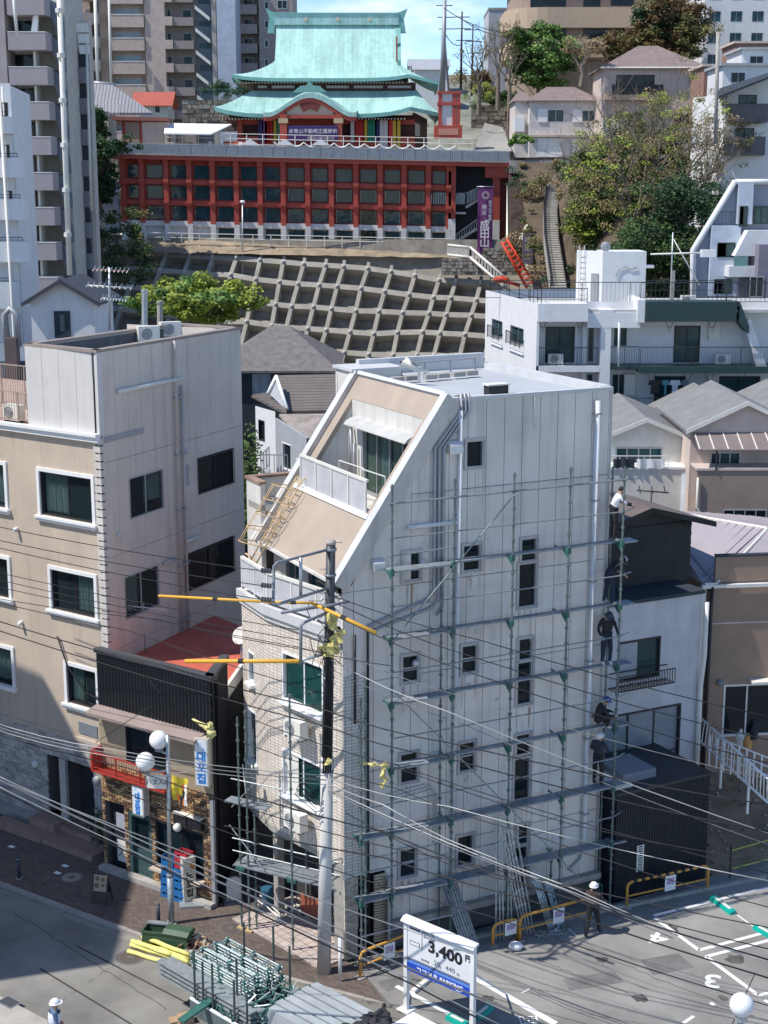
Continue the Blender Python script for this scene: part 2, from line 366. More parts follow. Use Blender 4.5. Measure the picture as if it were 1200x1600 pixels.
def text(body,fr,a,b,size,m,parent,c=.004,name='lettering',bold=0,ax='CENTER',wide=1.0,rot=0):
 cu = bpy.data.curves.new('t','FONT'); cu.body = body; cu.size = size; cu.align_x = ax; cu.align_y = 'CENTER'; cu.extrude = .003; cu.offset = bold; cu.resolution_u = 3
 to = bpy.data.objects.new('t',cu); COL.objects.link(to); dg = bpy.context.evaluated_depsgraph_get(); me = bpy.data.meshes.new_from_object(to.evaluated_get(dg)); bpy.data.objects.remove(to)
 o = fr.pt(a,b,c); R = Matrix((fr.ex,fr.ey,fr.ez)).transposed().to_4x4()
 off = base(parent) if parent else V((0,0,0))
 me.transform(Matrix.Translation(o - off) @ R @ Matrix.Rotation(rot,4,'Z') @ Matrix.Diagonal((wide,1,1,1)))
 me.materials.clear(); me.materials.append(m); return part(name,me,parent)
def ac_unit(fr,a,b,c,label,group=None,w=.8,h=.6,d=.3,flip=False):
 """outdoor unit standing with its fan side along +normal"""
 t = thing('air_conditioner',label,'air conditioner',fr.pt(a + w / 2,b,c + d / 2),group)
 MB().box(fr,a,a + w,b + .06,b + h,c,c + d).build('casing',M_CREAM,t)
 mb = MB(); cx,cy = a + w * .38,b + .06 + (h - .06) / 2; R = (h - .1) * .44
 pts = [fr.pt(cx + R * math.cos(k * math.pi / 8),cy + R * math.sin(k * math.pi / 8),c + d + .004) for k in range(16)]
 mb.prism(pts,fr.ez * .012); mb.build('fan_guard',M_STEELG,t)
 mb = MB()
 for k in (.35,.65,.95):
  q = [fr.pt(cx + R * k * math.cos(i * math.pi / 8),cy + R * k * math.sin(i * math.pi / 8),c + d + .022) for i in range(17)]; mb.tube(q,.008,4)
 mb.build('grille',M_CREAM,t)
 mb = MB(); mb.box(fr,a + .06,a + .12,b,b + .06,c,c + d); mb.box(fr,a + w - .12,a + w - .06,b,b + .06,c,c + d); mb.build('foot',M_BLACK,t)
 return t
# ================================================================== frames of the near buildings
A0,B0 = onz(537,1500),onz(927,1402)
WS = wall(A0,B0)                                   # shaded side wall of the white building
P1 = onz(417,947,10.0); P1.z = 0; P2 = onz(377,921,10.0); P2.z = 0
WT = wall(P1,A0); WTL = (A0 - P1).length           # its tiled street front
WT2 = wall(P2,P1); WT2L = (P1 - P2).length
M_W = mat('white_building_panel',(.67,.625,.575),.8,var=.16,scale=.35,bump=.1,bscale=9,streak=.6,dirt=(.33,.31,.29))
M_W2 = mat('white_building_render',(.62,.6,.56),.85,var=.08,streak=.5,bump=.08,dirt=(.3,.27,.23))
M_SLANT = mat('beige_roof_render',(.38,.31,.25),.85,var=.1,scale=.8,streak=.3,bump=.1,dirt=(.3,.24,.19))
M_ROOFG = mat('roof_membrane',(.42,.44,.46),.75,var=.07,scale=.6,streak=0)
M_COP = mat('grey_coping',(.55,.55,.55),.6,var=.08,streak=.3)
M_TILEW = tile_mat('white_front_tile',(.74,.67,.58),(.42,.36,.3),WT,.2,.1,mw=.1,streak=.25,dirt=(.45,.36,.27)) if 0 else tile_mat('white_front_tile',(.72,.65,.57),(.4,.34,.29),WT,.2,.1,mw=.12,streak=.25)
M_TILES = tile_mat('side_tile',(.62,.6,.57),(.33,.32,.31),WS,.2,.1,mw=.12,streak=.2)
M_DUCT = mat('grey_conduit',(.33,.34,.36),.45,var=.05,metal=.2); M_HOOD = mat('vent_hood',(.6,.6,.6),.4,metal=.4)
# ================================================================== ground
def ground():
 M_ASPH = mat('asphalt',(.22,.21,.19),.9,var=.3,scale=.45,bump=.5,bscale=60)
 b = M_ASPH.node_tree.nodes['Principled BSDF']
 # road on the left / front, at -0.12
 k0,k1 = onz(0,1373),onz(217,1452); kd = (k1 - k0).normalized()
 ka,kb = k0 - kd * 40,onz(270,1476); kc = onz(600,1566)
 mb = MB(); mb.face([(-400,-60,-.125),(400,-60,-.125),(400,75,-.125),(-400,75,-.125)]); struct('road',mb,M_ASPH)
 M_PAVE = tile_mat('brick_pavement',(.13,.1,.085),(.06,.05,.045),Fr(k0,kd,UP.cross(kd)),.2,.1,mw=.07,rough=.85,streak=0,off=.5,var=.2)
 far = [V((-70,90,0)),V((-9,70,0))]
 mb = MB(); poly = [ka,k0,kb,onz(345,1480),onz(505,1540),kc,onz(560,1512),onz(537,1498),onz(620,1470),onz(640,1330),far[1],far[0]]
 poly = [ka,kb,kc,onz(560,1512),V((-1.18,39.38,0)),V((-1.3,70,0)),V((-60,75,0))]
 poly = [V((p.x,p.y,0)) for p in poly]
 mb.prism(poly,(0,0,-.4)); struct('pavement',mb,M_PAVE)
 M_KERB = mat('kerb_stone',(.33,.3,.27),.9,var=.15,bump=.3)
 nrm = UP.cross(kd)
 for (p,q) in ((ka,kb),(kb,kc)):
  L = (q - p).length; f = Fr(V((p.x,p.y,0)),q - p); n = int(min(L,30) / .6)
  for i in range(n):
   s1 = L - i * .6;
   o = MB().box(f,s1 - .592,s1,-.3,.004 + .004 * (i % 2),0,.13).build('kerb_stone',M_KERB); o['kind'] = 'structure'
 # gutter
 f = Fr(V((ka.x,ka.y,0)),kb - ka); L = (kb - ka).length
 mb = MB().box(f,0,L,-.3,-.119,.13,.42); struct('gutter',mb,mat('gutter_concrete',(.25,.23,.2),.9,var=.2,bump=.3))
 # car park
 M_PARK = mat('parking_asphalt',(.25,.24,.225),.9,var=.35,scale=.3,bump=.5,bscale=60)
 pk = [kc + V((.12,0,0)),V((3.2,33,0)),V((60,25,0)),V((60,60,0)),V((11,46,0)),V((-.9,39.0,0)),onz(560,1512)]
 pk = [V((p.x,p.y,.004)) for p in pk]; mb = MB().prism(pk,(0,0,-.3)); struct('car_park',mb,M_PARK)
 M_LINE = mat('road_paint',(.72,.72,.7),.7,var=.12,scale=5)
 def line(u0,v0,u1,v1,w):
  p,q = onz(u0,v0),onz(u1,v1); d = (q - p).normalized(); n = UP.cross(d) * w / 2
  mb.face([V((*(x.xy),.009)) for x in (p - n,q - n,q + n,p + n)])
 for l in ((1022,1431,1200,1387,.14),(1022,1434,1092,1485,.14),(1092,1485,1215,1452,.14),(1103,1495,1215,1466,.14),(1103,1495,1184,1555,.14),(1184,1555,1230,1548,.14),
   (1152,1430,1187,1455,.06),(735,1524,868,1600,.22),(619,1541,712,1589,.16),(642,1590,680,1612,.16),(1066,1600,1084,1588,.1),(828,1545,815,1552,.05),(1110,1567,1116,1571,.12),(1194,1563,1230,1580,.12)):
  mb = MB(); line(*l); struct('parking_line',mb,M_LINE)
 g = Fr((0,0,0),(1,0,0),(0,1,0))
 for ch,u,v,r in (('4',1029,1466,150),('3',1113,1532,165)):
  p = onz(u,v); o = text(ch,g,p.x,p.y,1.0,M_LINE,None,c=.008,name='parking_number',rot=math.radians(r),wide=1.1,bold=.02); o['kind'] = 'structure'
 M_PT = mat('asphalt_patch',(.17,.165,.16),.9,var=.25,scale=1.5,bump=.6,bscale=50); M_OIL = mat('oil_stain',(.1,.095,.09),.7,var=.4,scale=3)
 for pts,m in ((((1000,1500),(1060,1490),(1085,1512),(1020,1524)),M_PT),(((880,1530),(960,1518),(975,1535),(890,1548)),M_PT),(((590,1535),(640,1520),(660,1533),(605,1550)),M_PT)):
  mb = MB(); mb.face([V((*onz(*q).xy,.0075)) for q in pts]); struct('asphalt_patch',mb,m)
 rnd = random.Random(31)
 for u,v,r in ((1050,1452,.25),(1150,1500,.3),(940,1500,.18),(1000,1560,.22),(760,1560,.2),(1130,1560,.15)):
  p = onz(u,v); mb = MB(); mb.face([V((p.x + r * rnd.uniform(.6,1.3) * math.cos(a * .52),p.y + r * rnd.uniform(.6,1.3) * math.sin(a * .52),.0085)) for a in range(12)]); struct('oil_stain',mb,M_OIL)
 for (u0,v0,u1,v1) in ((840,1500,1000,1560),(900,1478,1180,1590),(20,1420,260,1570),(90,1560,180,1500)):
  zz = -.121 if u0 < 500 else .0065; p,q = onz(u0,v0),onz(u1,v1); n = 24; L = [p.lerp(q,i / n) + V((rnd.uniform(-.06,.06),rnd.uniform(-.06,.06),0)) for i in range(n + 1)]; mb = MB(); mb.sheet([[V((x.x,x.y,zz)) for x in L],[V((x.x + .012,x.y + .02,zz)) for x in L]]); struct('crack',mb,mat('crack_dark',(.04,.04,.035),.9))
 # joints in the road
 M_JT = mat('tar_joint',(.05,.045,.04),.9)
 for l in ((120,1478,300,1571),(62,1513,205,1600)):
  mb = MB(); p,q = onz(l[0],l[1],-.12),onz(l[2],l[3],-.12); d = (q - p).normalized(); n = UP.cross(d) * .03
  mb.face([V((*(x.xy),-.121)) for x in (p - n,q - n,q + n,p + n)]); struct('road_joint',mb,M_JT)
 # near kerb at the bottom left corner
 p,q = onz(0,1556),onz(110,1612); f = Fr(V((p.x,p.y,0)),q - p)
 mb = MB().box(f,-20,20,-.3,0,0,8); struct('near_pavement',mb,mat('near_pavement',(.38,.35,.31),.9,var=.15,bump=.3))
 for u,v,r in ((112,1371,.32),(360,1450,.3),(205,1495,.34)):
  z = 0 if v < 1480 else -.125
  p = onz(u,v,z); mb = MB()
  for rr,h,m in ((r * 1.35,.004,0),(r,.009,1),(r * .35,.012,0)):
   mb.prism([p + V((rr * math.cos(a * math.pi / 10),rr * math.sin(a * math.pi / 10),h - .01)) for a in range(20)],(0,0,.01),m)
  mb.top('manhole_cover',[mat('iron_rim',(.12,.11,.1),.7),mat('cover_' + str(u),(.3,.27,.22) if u == 112 else (.1,.08,.07),.8,bump=.5)],
   {112: 'pale round manhole cover in the pavement before the dark steps',360: 'thin ringed manhole cover by the scaffold posts',205: 'rusty round manhole cover under the yellow tubes'}[u],'manhole cover')
 for u,v,lab in ((18,1323,'small white marker plate nearest the dark bollard'),(90,1364,'left one of two small white paving plates by the manhole'),(102,1353,'right one of two small white paving plates by the manhole')):
  p = onz(u,v); f = Fr(p,kd,nrm); MB().box(f,-.12,.12,-.07,.07,0,.012).top('paving_plate',M_WHITE,lab,'paving plate')
 p = onz(15,1566,0); f = Fr(p,(onz(110,1612) - onz(0,1556)),UP.cross(onz(110,1612) - onz(0,1556)))
 t = thing('drain_grate','dark square drain grate in the bottom left kerb','drain grate',p)
 MB().box(f,-.3,.3,-.22,.2,0,.01).build('frame',M_STEELG,t)
 mb = MB()
 for i in range(9): mb.box(f,-.26 + i * .06,-.235 + i * .06,-.18,.16,.01,.02)
 mb.build('bar',M_BLACK,t)
 p = onz(826,1594); t = thing('drain_grate','white slotted drain plate beside the parking line','drain grate',p); f = Fr(p,(1,.1,0),(-.1,1,0))
 MB().box(f,-.25,.25,-.17,.17,.005,.015).build('plate',M_WHITE,t); mb = MB()
 for i in range(4):
  for j in range(3): mb.box(f,-.21 + i * .11,-.13 + i * .11,-.13 + j * .1,-.07 + j * .1,.015,.018)
 mb.build('slot',M_BLACK,t)
ground()
# ================================================================== white building
def white_building():
 T = thing('white_building','white narrow multi-storey building with slanted beige front and scaffolded side wall','building',WS.pt(4,0,-3))
 D,HT,LB = 7.1,16.3,8.85
 rz = lambda a: min(HT,11.7 + max(0,a - .07) * (4.7 / 3.25))
 win = [(627,862,656,905),(721,851,749,890),(626,1024,653,1063),(719,1008,744,1049),(623,1177,652,1219),(715,1160,741,1202),(622,1327,649,1366),(712,1306,738,1348),
  (726,688,754,729),(812,841,837,875),(808,880,836,946),(808,997,830,1029),(806,1034,829,1098),(804,1147,827,1179),(801,1181,826,1246),(807,1288,824,1317),(799,1322,822,1388)]
 rs = [WS.R(*w) for w in win]
 for i,r in enumerate(rs):
  w = window(WS,r,T,glass=G_DARK,depth=.08,fw=.05,mull=0,surround=.05,c=.05,bar=(.5 if i < 8 else 0))
 rg = random.Random(17); Mg = [mat('grime_' + k,c,.9,var=.2,scale=3) for k,c in (('a',(.5,.46,.42)),('b',(.43,.385,.34)),('rust',(.36,.26,.19)))]
 for i,r in enumerate(rs):
  for k in range(3 if i not in (9,11,13,15) else 0):
   x = r[0] + (r[1] - r[0]) * rg.random(); h = rg.uniform(.25,1.0); w_ = rg.uniform(.015,.045); MB().face([WS.pt(x - w_,r[2] - .1,.0515),WS.pt(x + w_,r[2] - .1,.0515),WS.pt(x + w_ * .2,r[2] - .1 - h,.0515),WS.pt(x - w_ * .3,r[2] - .1 - h,.0515)]).build('rust_streak' if k == 0 and i % 3 == 0 else 'grime_streak',Mg[2 if k == 0 and i % 3 == 0 else k % 2],T)
 ac = [0,.35] + [.35 + .6 * i for i in range(1,15)] + [LB]
 bc = [.95,3.05,5.75,8.45,11.15,13.75,HT]
 rect_hi = lambda a0: [b for b in bc if b < rz(a0) - .15]
 ent = (.45,1.35,.0,2.6)
 for i in range(len(ac) - 1):
  a0,a1 = ac[i],ac[i + 1]; cuts = rect_hi(a0 + .0)
  if rz(a0) >= HT: cuts = bc
  else:
   top = cuts[-1]; g = .006
   mb = MB().prism([WS.pt(a0 + g,top + g),WS.pt(a1 - g,top + g),WS.pt(a1 - g,rz(a1)),WS.pt(a0 + g,rz(a0))],WS.ez * .05); mb.build('wall_panel',M_W,T)
  m = M_TILES if False else M_W
  panels(WS,[a0,a1],cuts,rs + [ent],'wall_panel',m,T)
 # tiled strip and ground course at the street corner
 MB().box(WS,.0,.78,2.6,8.75,.051,.075).build('tile_strip',M_TILES,T)
 # core
 mb = MB(); c1 = -.25
 mb.prism([WS.pt(0.02,0,c1),WS.pt(LB - .05,0,c1),WS.pt(LB - .05,HT,c1),WS.pt(3.3,HT - .1,c1),WS.pt(.02,11.6,c1)],WS.ez * .02); mb.build('wall_core',M_IN,T)
 solid(WS,LB - .06,LB + .03,0,HT,-D,.05,'end_wall',M_W2,T)
 solid(WS,3.2,LB,0,HT,-D - .05,-D,'rear_wall',M_W2,T)
 # plinth: recess with projecting beam
 solid(WS,1.5,LB,.78,.97,0,.3,'plinth',M_CONC,T); solid(WS,1.5,LB,0,.78,-.2,.02,'plinth',mat('plinth_dark',(.12,.12,.12),.9,streak=.5),T)
 # corner column of brick and entrance
 Mb = [mat('grey_brick_a',(.5,.45,.37),.9,bump=.3),mat('grey_brick_b',(.4,.36,.3),.9,bump=.3)]
 bricks(WS,.0,.42,.02,2.6,.21,.07,[],Mb,T,c=0.06,seed=4)
 solid(WS,-.02,1.5,2.6,3.05,0,.07,'lintel',M_W2,T)
 solid(WS,.42,1.38,0,2.6,-.9,-.85,'entrance_door',M_BLACK,T);
 mb = MB()
 for k in range(24): mb.box(WS,.98,1.42,.35 + k * .09,.41 + k * .09,-.02,.05)
 mb.build('louvre',mat('beige_louvre',(.5,.42,.3),.7),T)
 # roof
 solid(WS,3.3,LB - .05,HT - .25,HT - .08,-D,-.02,'roof',M_ROOFG,T)
 for q in ((3.3,LB,HT - .02,HT + .08,-.12,.09),(LB - .32,LB + .06,HT - .1,HT + .1,-D,-.12),(3.9,LB - .3,HT - .1,HT + .42,-D - .1,-D + .14),(3.3,3.46,HT - .08,HT + .1,-5.8,-.12)):
  solid(WS,*q[:6],'parapet',M_COP,T)
 solid(WS,3.2,4.9,11.5,HT + .18,-7.25,-5.92,'stair_tower',M_W2,T); solid(WS,3.12,4.98,HT + .18,HT + .27,-7.32,-5.85,'coping',M_COP,T)
 mb = MB().tube([WS.pt(5.1,HT + .3,-6.3),WS.pt(8.0,HT + .32,-6.6)],.035);
 for a in (5.1,6.0,7.0,8.0): mb.tube([WS.pt(a,HT - .1,-6.3 - (a - 5.1) * .1),WS.pt(a,HT + .3,-6.3 - (a - 5.1) * .1)],.03)
 mb.build('roof_pipe',M_DUCT,T)
 for i,(u,v) in enumerate(((620,596),(641,594),(672,592),(692,590),(716,588),(736,586))):
  p = onz(u,v,HT); f = Fr(p,WS.ex); o = MB().box(f,-.2,.2,0,.14,-.12,.12).build('roof_block',M_CONC,T)
 p = onz(655,598,HT); mb = MB().tube([p,p + V((0,0,.5))],.04)
 for k in range(4): mb.tube([p + V((-.05 * k,0,.5)),p + V((-.35 - .08 * k,.05 * k,.72 - k * .05)),p + V((-.1 + .13 * k,-.1,.35))],[.03,.1,.04])
 mb.build('wrapped_vent',M_CREAM,T,smooth=True)
 p = WS.px(782,625); solid(WS,p[0] - .32,p[0] + .32,HT + .05,HT + .32,-.4,-.1,'roof_box',M_BLACK,T); solid(WS,p[0] - .36,p[0] + .36,HT + .32,HT + .36,-.45,-.06,'roof_box_lid',M_CREAM,T)
 # slanted front
 e2 = (WS.pt(3.32,16.4) - WS.pt(.07,11.7)).normalized(); SL = Fr(WS.pt(.07,11.7,-5.9),WS.ez,e2); LS = 5.72
 th = -.16
 for q in ((0,5.9,-.35,1.7),(0,5.9,4.9,LS),(0,.6,1.7,4.9),(5.3,5.9,1.7,4.9)): solid(SL,*q,th,0,'sloping_wall',M_SLANT,T)
 for a in (-.16,5.76):
  solid(SL,a,a + .3,-.4,LS + .03,-.3,.14,'rake_beam',mat('stained_cream',(.55,.52,.48),.7,streak=.5,var=.12),T); solid(SL,a - .02,a + .32,-.42,LS + .05,.14,.165,'rake_flashing',M_COP,T)
 solid(SL,.14,5.76,LS - .02,LS + .1,-.2,.1,'roof_edge',M_COP,T)
 GL = Fr(WS.pt(2.86,0,-5.9),WS.ez)
 gz = (12.95,15.02); gr = (1.35,4.75,*gz)
 mb = MB(); holed(mb,GL,.5,5.4,12.9,15.72,[gr],.1); mb.build('loggia_wall',M_W2,T)
 window(GL,gr,T,glass=G_CLEAR,mull=3,fw=.06,depth=.1,curt=[(0,.25,0,M_CURTY),(.27,.5,0),(.52,.75,0,M_CURTY),(.78,1,0)])
 mb = MB(); g = []
 for a in (.9,5.0):
  g.append([GL.pt(a,15.24,.0),GL.pt(a,15.2,.2),GL.pt(a,15.12,.36),GL.pt(a,15.02,.44)])
 mb.sheet(g); mb.sheet([[p + V((0,0,-.02)) for p in r] for r in g]); mb.prism([g[1][0],g[1][1],g[1][2],g[1][3],GL.pt(5.0,15.02,0)],WS.ez * .02); mb.build('canopy',mat('canopy_offwhite',(.5,.49,.47),.5,streak=.3),T)
 mb = MB()                                            # loggia floor and cheeks
 mb.box(GL,.5,5.4,12.75,12.9,0,1.9)
 for a in (.55,5.3): mb.prism([GL.pt(a,12.9,0),GL.pt(a,12.9,1.75),GL.pt(a,15.5,0)],WS.ez * .05)
 mb.build('loggia_floor',M_W2,T)
 RL = Fr(WS.pt(1.1,0,-5.9),WS.ez); mb = MB(); g0,g1,z0,z1 = .66,5.25,13.0,14.1
 t = MB().box(RL,g0,g1,z0 + .05,z1 - .05,-.01,.01).build('balcony_panel',mat('frosted_panel',(.5,.5,.52),.35),T)
 for z in (z0,z1): mb.box(RL,g0 - .05,g1 + .05,z - .04,z + .04,-.04,.04)
 for i in range(5): x = g0 + (g1 - g0) * i / 4; mb.box(RL,x - .025,x + .025,z0,z1,.0,.05)
 mb.build('balcony_rail',M_CREAM,T)
 solid(SL,.3,5.5,1.62,1.78,0,.06,'sill_trim',M_WHITE,T)
 mb = MB()
 for a,b in ((2.0,3.3),(3.6,4.7)):
  mb.tube([GL.pt(a,14.1,1.1),GL.pt(b,14.05,.9)],.02); mb.tube([GL.pt(a,12.9,1.1),GL.pt(a,14.1,1.1)],.02); mb.tube([GL.pt(b,12.9,.9),GL.pt(b,14.05,.9)],.018)
 mb.build('laundry_bar',M_CREAM,T)
 pipe([GL.pt(.85,12.9,.2),GL.pt(.85,14.6,.2),GL.pt(.75,14.9,.1)],.05,'conduit',M_DUCT,T); pipe([GL.pt(1.05,12.9,.15),GL.pt(1.05,14.4,.15)],.04,'conduit',M_DUCT,T); pipe([GL.pt(1.22,13.8,.3),GL.pt(1.22,15.1,.35)],.03,'conduit',M_CREAM,T)
 # fifth floor wall under the slope
 G5 = Fr(WS.pt(.4,0,-5.9),WS.ez); w5 = [(1.0,2.1,10.1,11.3),(2.7,5.3,10.5,11.3)]; mb = MB(); holed(mb,G5,0,5.9,9.9,11.75,w5,.1); mb.build('front_wall',M_W2,T)
 for r in w5: window(G5,r,T,mull=1,c=0,glass=G_TEAL)
 mb = MB(); mb.prism([WS.pt(-.2,11.42,-.1),WS.pt(.45,11.42,-.1),WS.pt(.45,11.42,-5.9),WS.pt(-.2,11.42,-5.9)],(0,0,-.08)); mb.build('soffit',M_W2,T)
 # annex with hollow parapet, left of the left rake
 for q in ((0,3.2,9.9,13.15,-7.1,-6.95),(0,.15,9.9,13.15,-6.95,-5.9),(0,3.2,12.3,12.5,-6.95,-5.9)): solid(WS,*q,'annex_wall',M_W2,T)
 solid(WS,-.04,3.2,13.15,13.24,-7.16,-6.9,'coping',mat('rusty_coping',(.3,.2,.15),.8,var=.3),T); solid(WS,-.04,.2,13.15,13.24,-6.9,-5.9,'coping',MATS['rusty_coping'],T)
 # balcony slab, ledge and screens
 E = V((P2.x,P2.y,0)); back = WS.pt(.4,0,-7.1)
 mb = MB().prism([V((*A0.xy,9.75)),V((*back.xy,9.75)),V((*P2.xy,9.75)),V((*P1.xy,9.75))],(0,0,.2)); mb.build('balcony_floor',M_W2,T)
 for f,L in ((WT,WTL),(WT2,WT2L)):
  solid(f,-.03,L + .02,9.78,10.06,.0,.16,'ledge',M_COP,T); solid(f,0,L,9.6,9.78,0,.08,'ledge_band',M_W2,T)
  n = max(1,int(round(L / 1.15)))
  for i in range(n): solid(f,L * i / n + .03,L * (i + 1) / n - .03,10.12,10.98,-.05,-.03,'balcony_panel',MATS['frosted_panel'],T)
  mb = MB(); mb.box(f,0,L,10.98,11.07,-.09,.01)
  for i in range(n + 1): mb.box(f,L * i / n - .03,L * i / n + .03,10.05,10.98,-.07,-.01)
  mb.build('balcony_rail',M_CREAM,T)
 # street front: tiled walls with openings
 w = [WT.R(441,1010,506,1090),WT.R(441,1160,503,1242)]; w[0] = (w[0][0],w[0][1],7.3,8.8); w[1] = (w[1][0],w[1][1],4.35,5.75)
 mb = MB(); holed(mb,WT,0,WTL,3.05,9.6,w,.12); mb.build('street_wall',M_TILEW,T)
 window(WT,w[0],T,glass=G_GREEN,mull=1,fw=.06,sill=.05,c=.01,frame=M_WHITE); window(WT,w[1],T,glass=G_GREEN,mull=1,fw=.06,sill=.05,frame=M_WHITE)
 a0,a1,b0,b1 = w[1]; solid(WT,a0 + .1,a0 + .75,b0 + .08,b1 - .1,-.05,-.03,'blind',M_CREAM,T)
 w2 = [(.35,1.1,4.6,6.3),(.5,1.0,7.2,8.2)]
 mb = MB(); holed(mb,WT2,0,WT2L,3.05,9.6,w2,.12); mb.build('street_wall',M_TILEW,T)
 for r in w2: window(WT2,r,T,glass=G_DARK,mull=0,frame=M_WHITE,sill=.03)
 # left flank
 LF = wall(WS.pt(.6,0,-7.1),P2); ll = (V(P2.xy) - V(WS.pt(.6,0,-7.1).xy)).length; solid(LF,0,ll,3.05,9.75,-.1,0,'flank_wall',M_W2,T)
 mb = MB().prism([V((A0.x,A0.y,2.85)),V((*WS.pt(.6,0,-7.1).xy,2.85)),V((P2.x,P2.y,2.85)),V((P1.x,P1.y,2.85))],(0,0,.2)); mb.build('underside',M_CONC,T)
 # recessed ground floor
 GF = WT.off(0,0,-1.3); solid(GF,-1.2,WTL,0,2.85,-.1,0,'shop_wall',mat('shop_dark',(.05,.05,.05),.8),T)
 for a in (.1,1.5,2.9): window(GF,(a,a + 1.2,.1,2.4),T,frame=M_ALU,mull=1,c=.05,glass=G_DARK)
 solid(WT,WTL - .45,WTL - .02,0,2.85,-.5,-.02,'corner_pier',M_CONC,T); solid(WT,-.1,.12,0,2.85,-.4,-.15,'pier',M_CONC,T)
 mb = MB().prism([V((*WT.pt(-.6,0,1.1).xy,.006)),V((*WT.pt(WTL,0,.9).xy,.006)),V((*WT.pt(WTL,0,-1.3).xy,.006)),V((*WT.pt(-.6,0,-1.3).xy,.006))],(0,0,.05)); mb.build('porch_floor',tile_mat('porch_tile',(.5,.42,.38),(.25,.2,.18),Fr(WT.o,WT.ex,UP.cross(WT.ex)),.3,.3,mw=.05),T)
 # conduits from the roof
 for i,x in enumerate((676,683,690)):
  a,_ = WS.px(x,760); aa = 3.6 + i * .12
  pipe([WS.pt(aa + .1,HT + .05,-.3),WS.pt(aa + .1,HT + .16,.06),WS.pt(aa + .1,HT - .3,.12),WS.pt(a,15.0,.12),WS.pt(a,10.9 - .25 * i,.12),WS.pt(a - .2,10.65 - .25 * i,.12)] + ([WS.pt(.75,10.1 - .17 * i,.12)] if i < 2 else []),.045,'conduit',M_DUCT,T)
 a,b = WS.px(714,640); pipe([WS.pt(a + .05,b,.14),WS.pt(a,9,.14),WS.pt(a - .08,1.0,.14)],.065,'downpipe',mat('pipe_white',(.62,.62,.62),.5),T)
 a,b = WS.px(930,625); pipe([WS.pt(a,b,.14),WS.pt(a,2.0,.14),WS.pt(a - .05,1.5,.14),WS.pt(a - .5,1.2,.14)],.085,'downpipe',MATS['pipe_white'],T)
 for z in (15.6,13,10.5,8,5.5,3): solid(WS,a - .11,a + .11,z,z + .05,.05,.24,'pipe_clamp',M_DUCT,T)
 a,b = WS.px(575,990)
 for dx in (0,.35): pipe([WS.pt(.35 + dx,9.9,.12),WS.pt(.35 + dx,7.3 - dx,.12)] if dx == 0 else [WS.pt(.75,9.95,.13),WS.pt(.75,.5,.13)],.035,'conduit',M_BLACK,T)
 for k,(u0,u1) in enumerate(((650,668),(657,675),(663,680))):
  a0,b0 = WS.px(u0 - 30,1232 + k * 4); a1,b1 = WS.px(u1,1222 + k * 6)
  pipe([WS.pt(a0 - .4,b0 - .1,.09),WS.pt(a1 - .1,b0,.09),WS.pt(a1,b0 - .12,.09),WS.pt(a1,b0 - 1.5 - .3 * k,.09)],.02,'conduit',M_HOOD,T)
 # vent hoods
 for u,v,s_ in ((586,880,.17),(706,697,.2),(648,828,0),(648,1035,.1),(676,1180,.14),(731,1070,.06),(734,902,.05),(728,1218,.05),(660,877,.08),(743,985,.05),(732,983,.05),(775,1092,.05)):
  a,b = WS.px(u,v)
  if s_ == 0: continue
  if s_ >= .14:
   mb = MB(); mb.prism([WS.pt(a - s_,b - s_ * .9,.05),WS.pt(a - s_,b - s_ * .9,.32),WS.pt(a - s_,b + s_ * .3,.3),WS.pt(a - s_,b + s_ * .8,.2),WS.pt(a - s_,b + s_,.05)],WS.ex * 2 * s_); mb.build('vent_hood',M_HOOD,T)
  else: MB().ball(WS.pt(a,b,.06),s_ * 1.2,8,5).build('vent_cap',M_HOOD,T,smooth=True)
 a,b = WS.px(634,823); a1,b1 = WS.px(712,819); pipe([WS.pt(a,b,.12),WS.pt(a1,b,.12)],.07,'duct_cover',mat('pipe_white',0),T)
 # cable from the rake foot
 pipe([WS.pt(.1,11.55,.08),WS.pt(.25,11.35,.1),WS.pt(.5,11.8,.08),WS.pt(3.2,15.9,.08)],.02,'cable',M_BLACK,T)
 # scuff mark bracket on upper wall
 a,b = WS.px(832,660); pipe([WS.pt(a,16.3,.07),WS.pt(a + .05,15.3,.07)],.02,'bracket',M_CREAM,T)
 # caged ladder
 t = thing('caged_ladder','rusty tan caged escape ladder leaning up the slanted front','ladder',SL.pt(.7,-.9,.1))
 for a in (.55,1.0): pipe([SL.pt(a,-1.1,.1),SL.pt(a,1.9,.22),SL.pt(a,2.1,.1)],.025,'stile',mat('tan_ladder_paint',(.55,.38,.2),.6,var=.25,scale=5),t,6)
 mb = MB()
 for i in range(11): mb.tube([SL.pt(.55,-1 + i * .28,.1 + i * .012),SL.pt(1.0,-1 + i * .28,.1 + i * .012)],.016,5)
 mb.build('rung',MATS['tan_ladder_paint'],t)
 hoops = []
 for i in range(5):
  b = -.4 + i * .5; pts = [SL.pt(.78 - .5 * math.cos(k * math.pi / 8) * (1 if 1 else 0),b - .28 * math.sin(k * math.pi / 8),.15 + .75 * math.sin(k * math.pi / 8)) for k in range(9)]; hoops.append(pts)
  pipe(pts,.018,'hoop',MATS['tan_ladder_paint'],t,5)
 for k in (2,4,6): pipe([h[k] for h in hoops],.014,'cage_bar',MATS['tan_ladder_paint'],t,5)
 MB().tube([SL.pt(0.2,-.9,.2),SL.pt(1.3,-.95,.25)],.03).build('foot_bar',MATS['tan_ladder_paint'],t)
 ac_unit(WT.off(0,0,.18),WT.px(463,1110)[0],6.45,0,'white air conditioner high on the tiled front beside the utility pole'); a = WT.px(463,1110)[0]
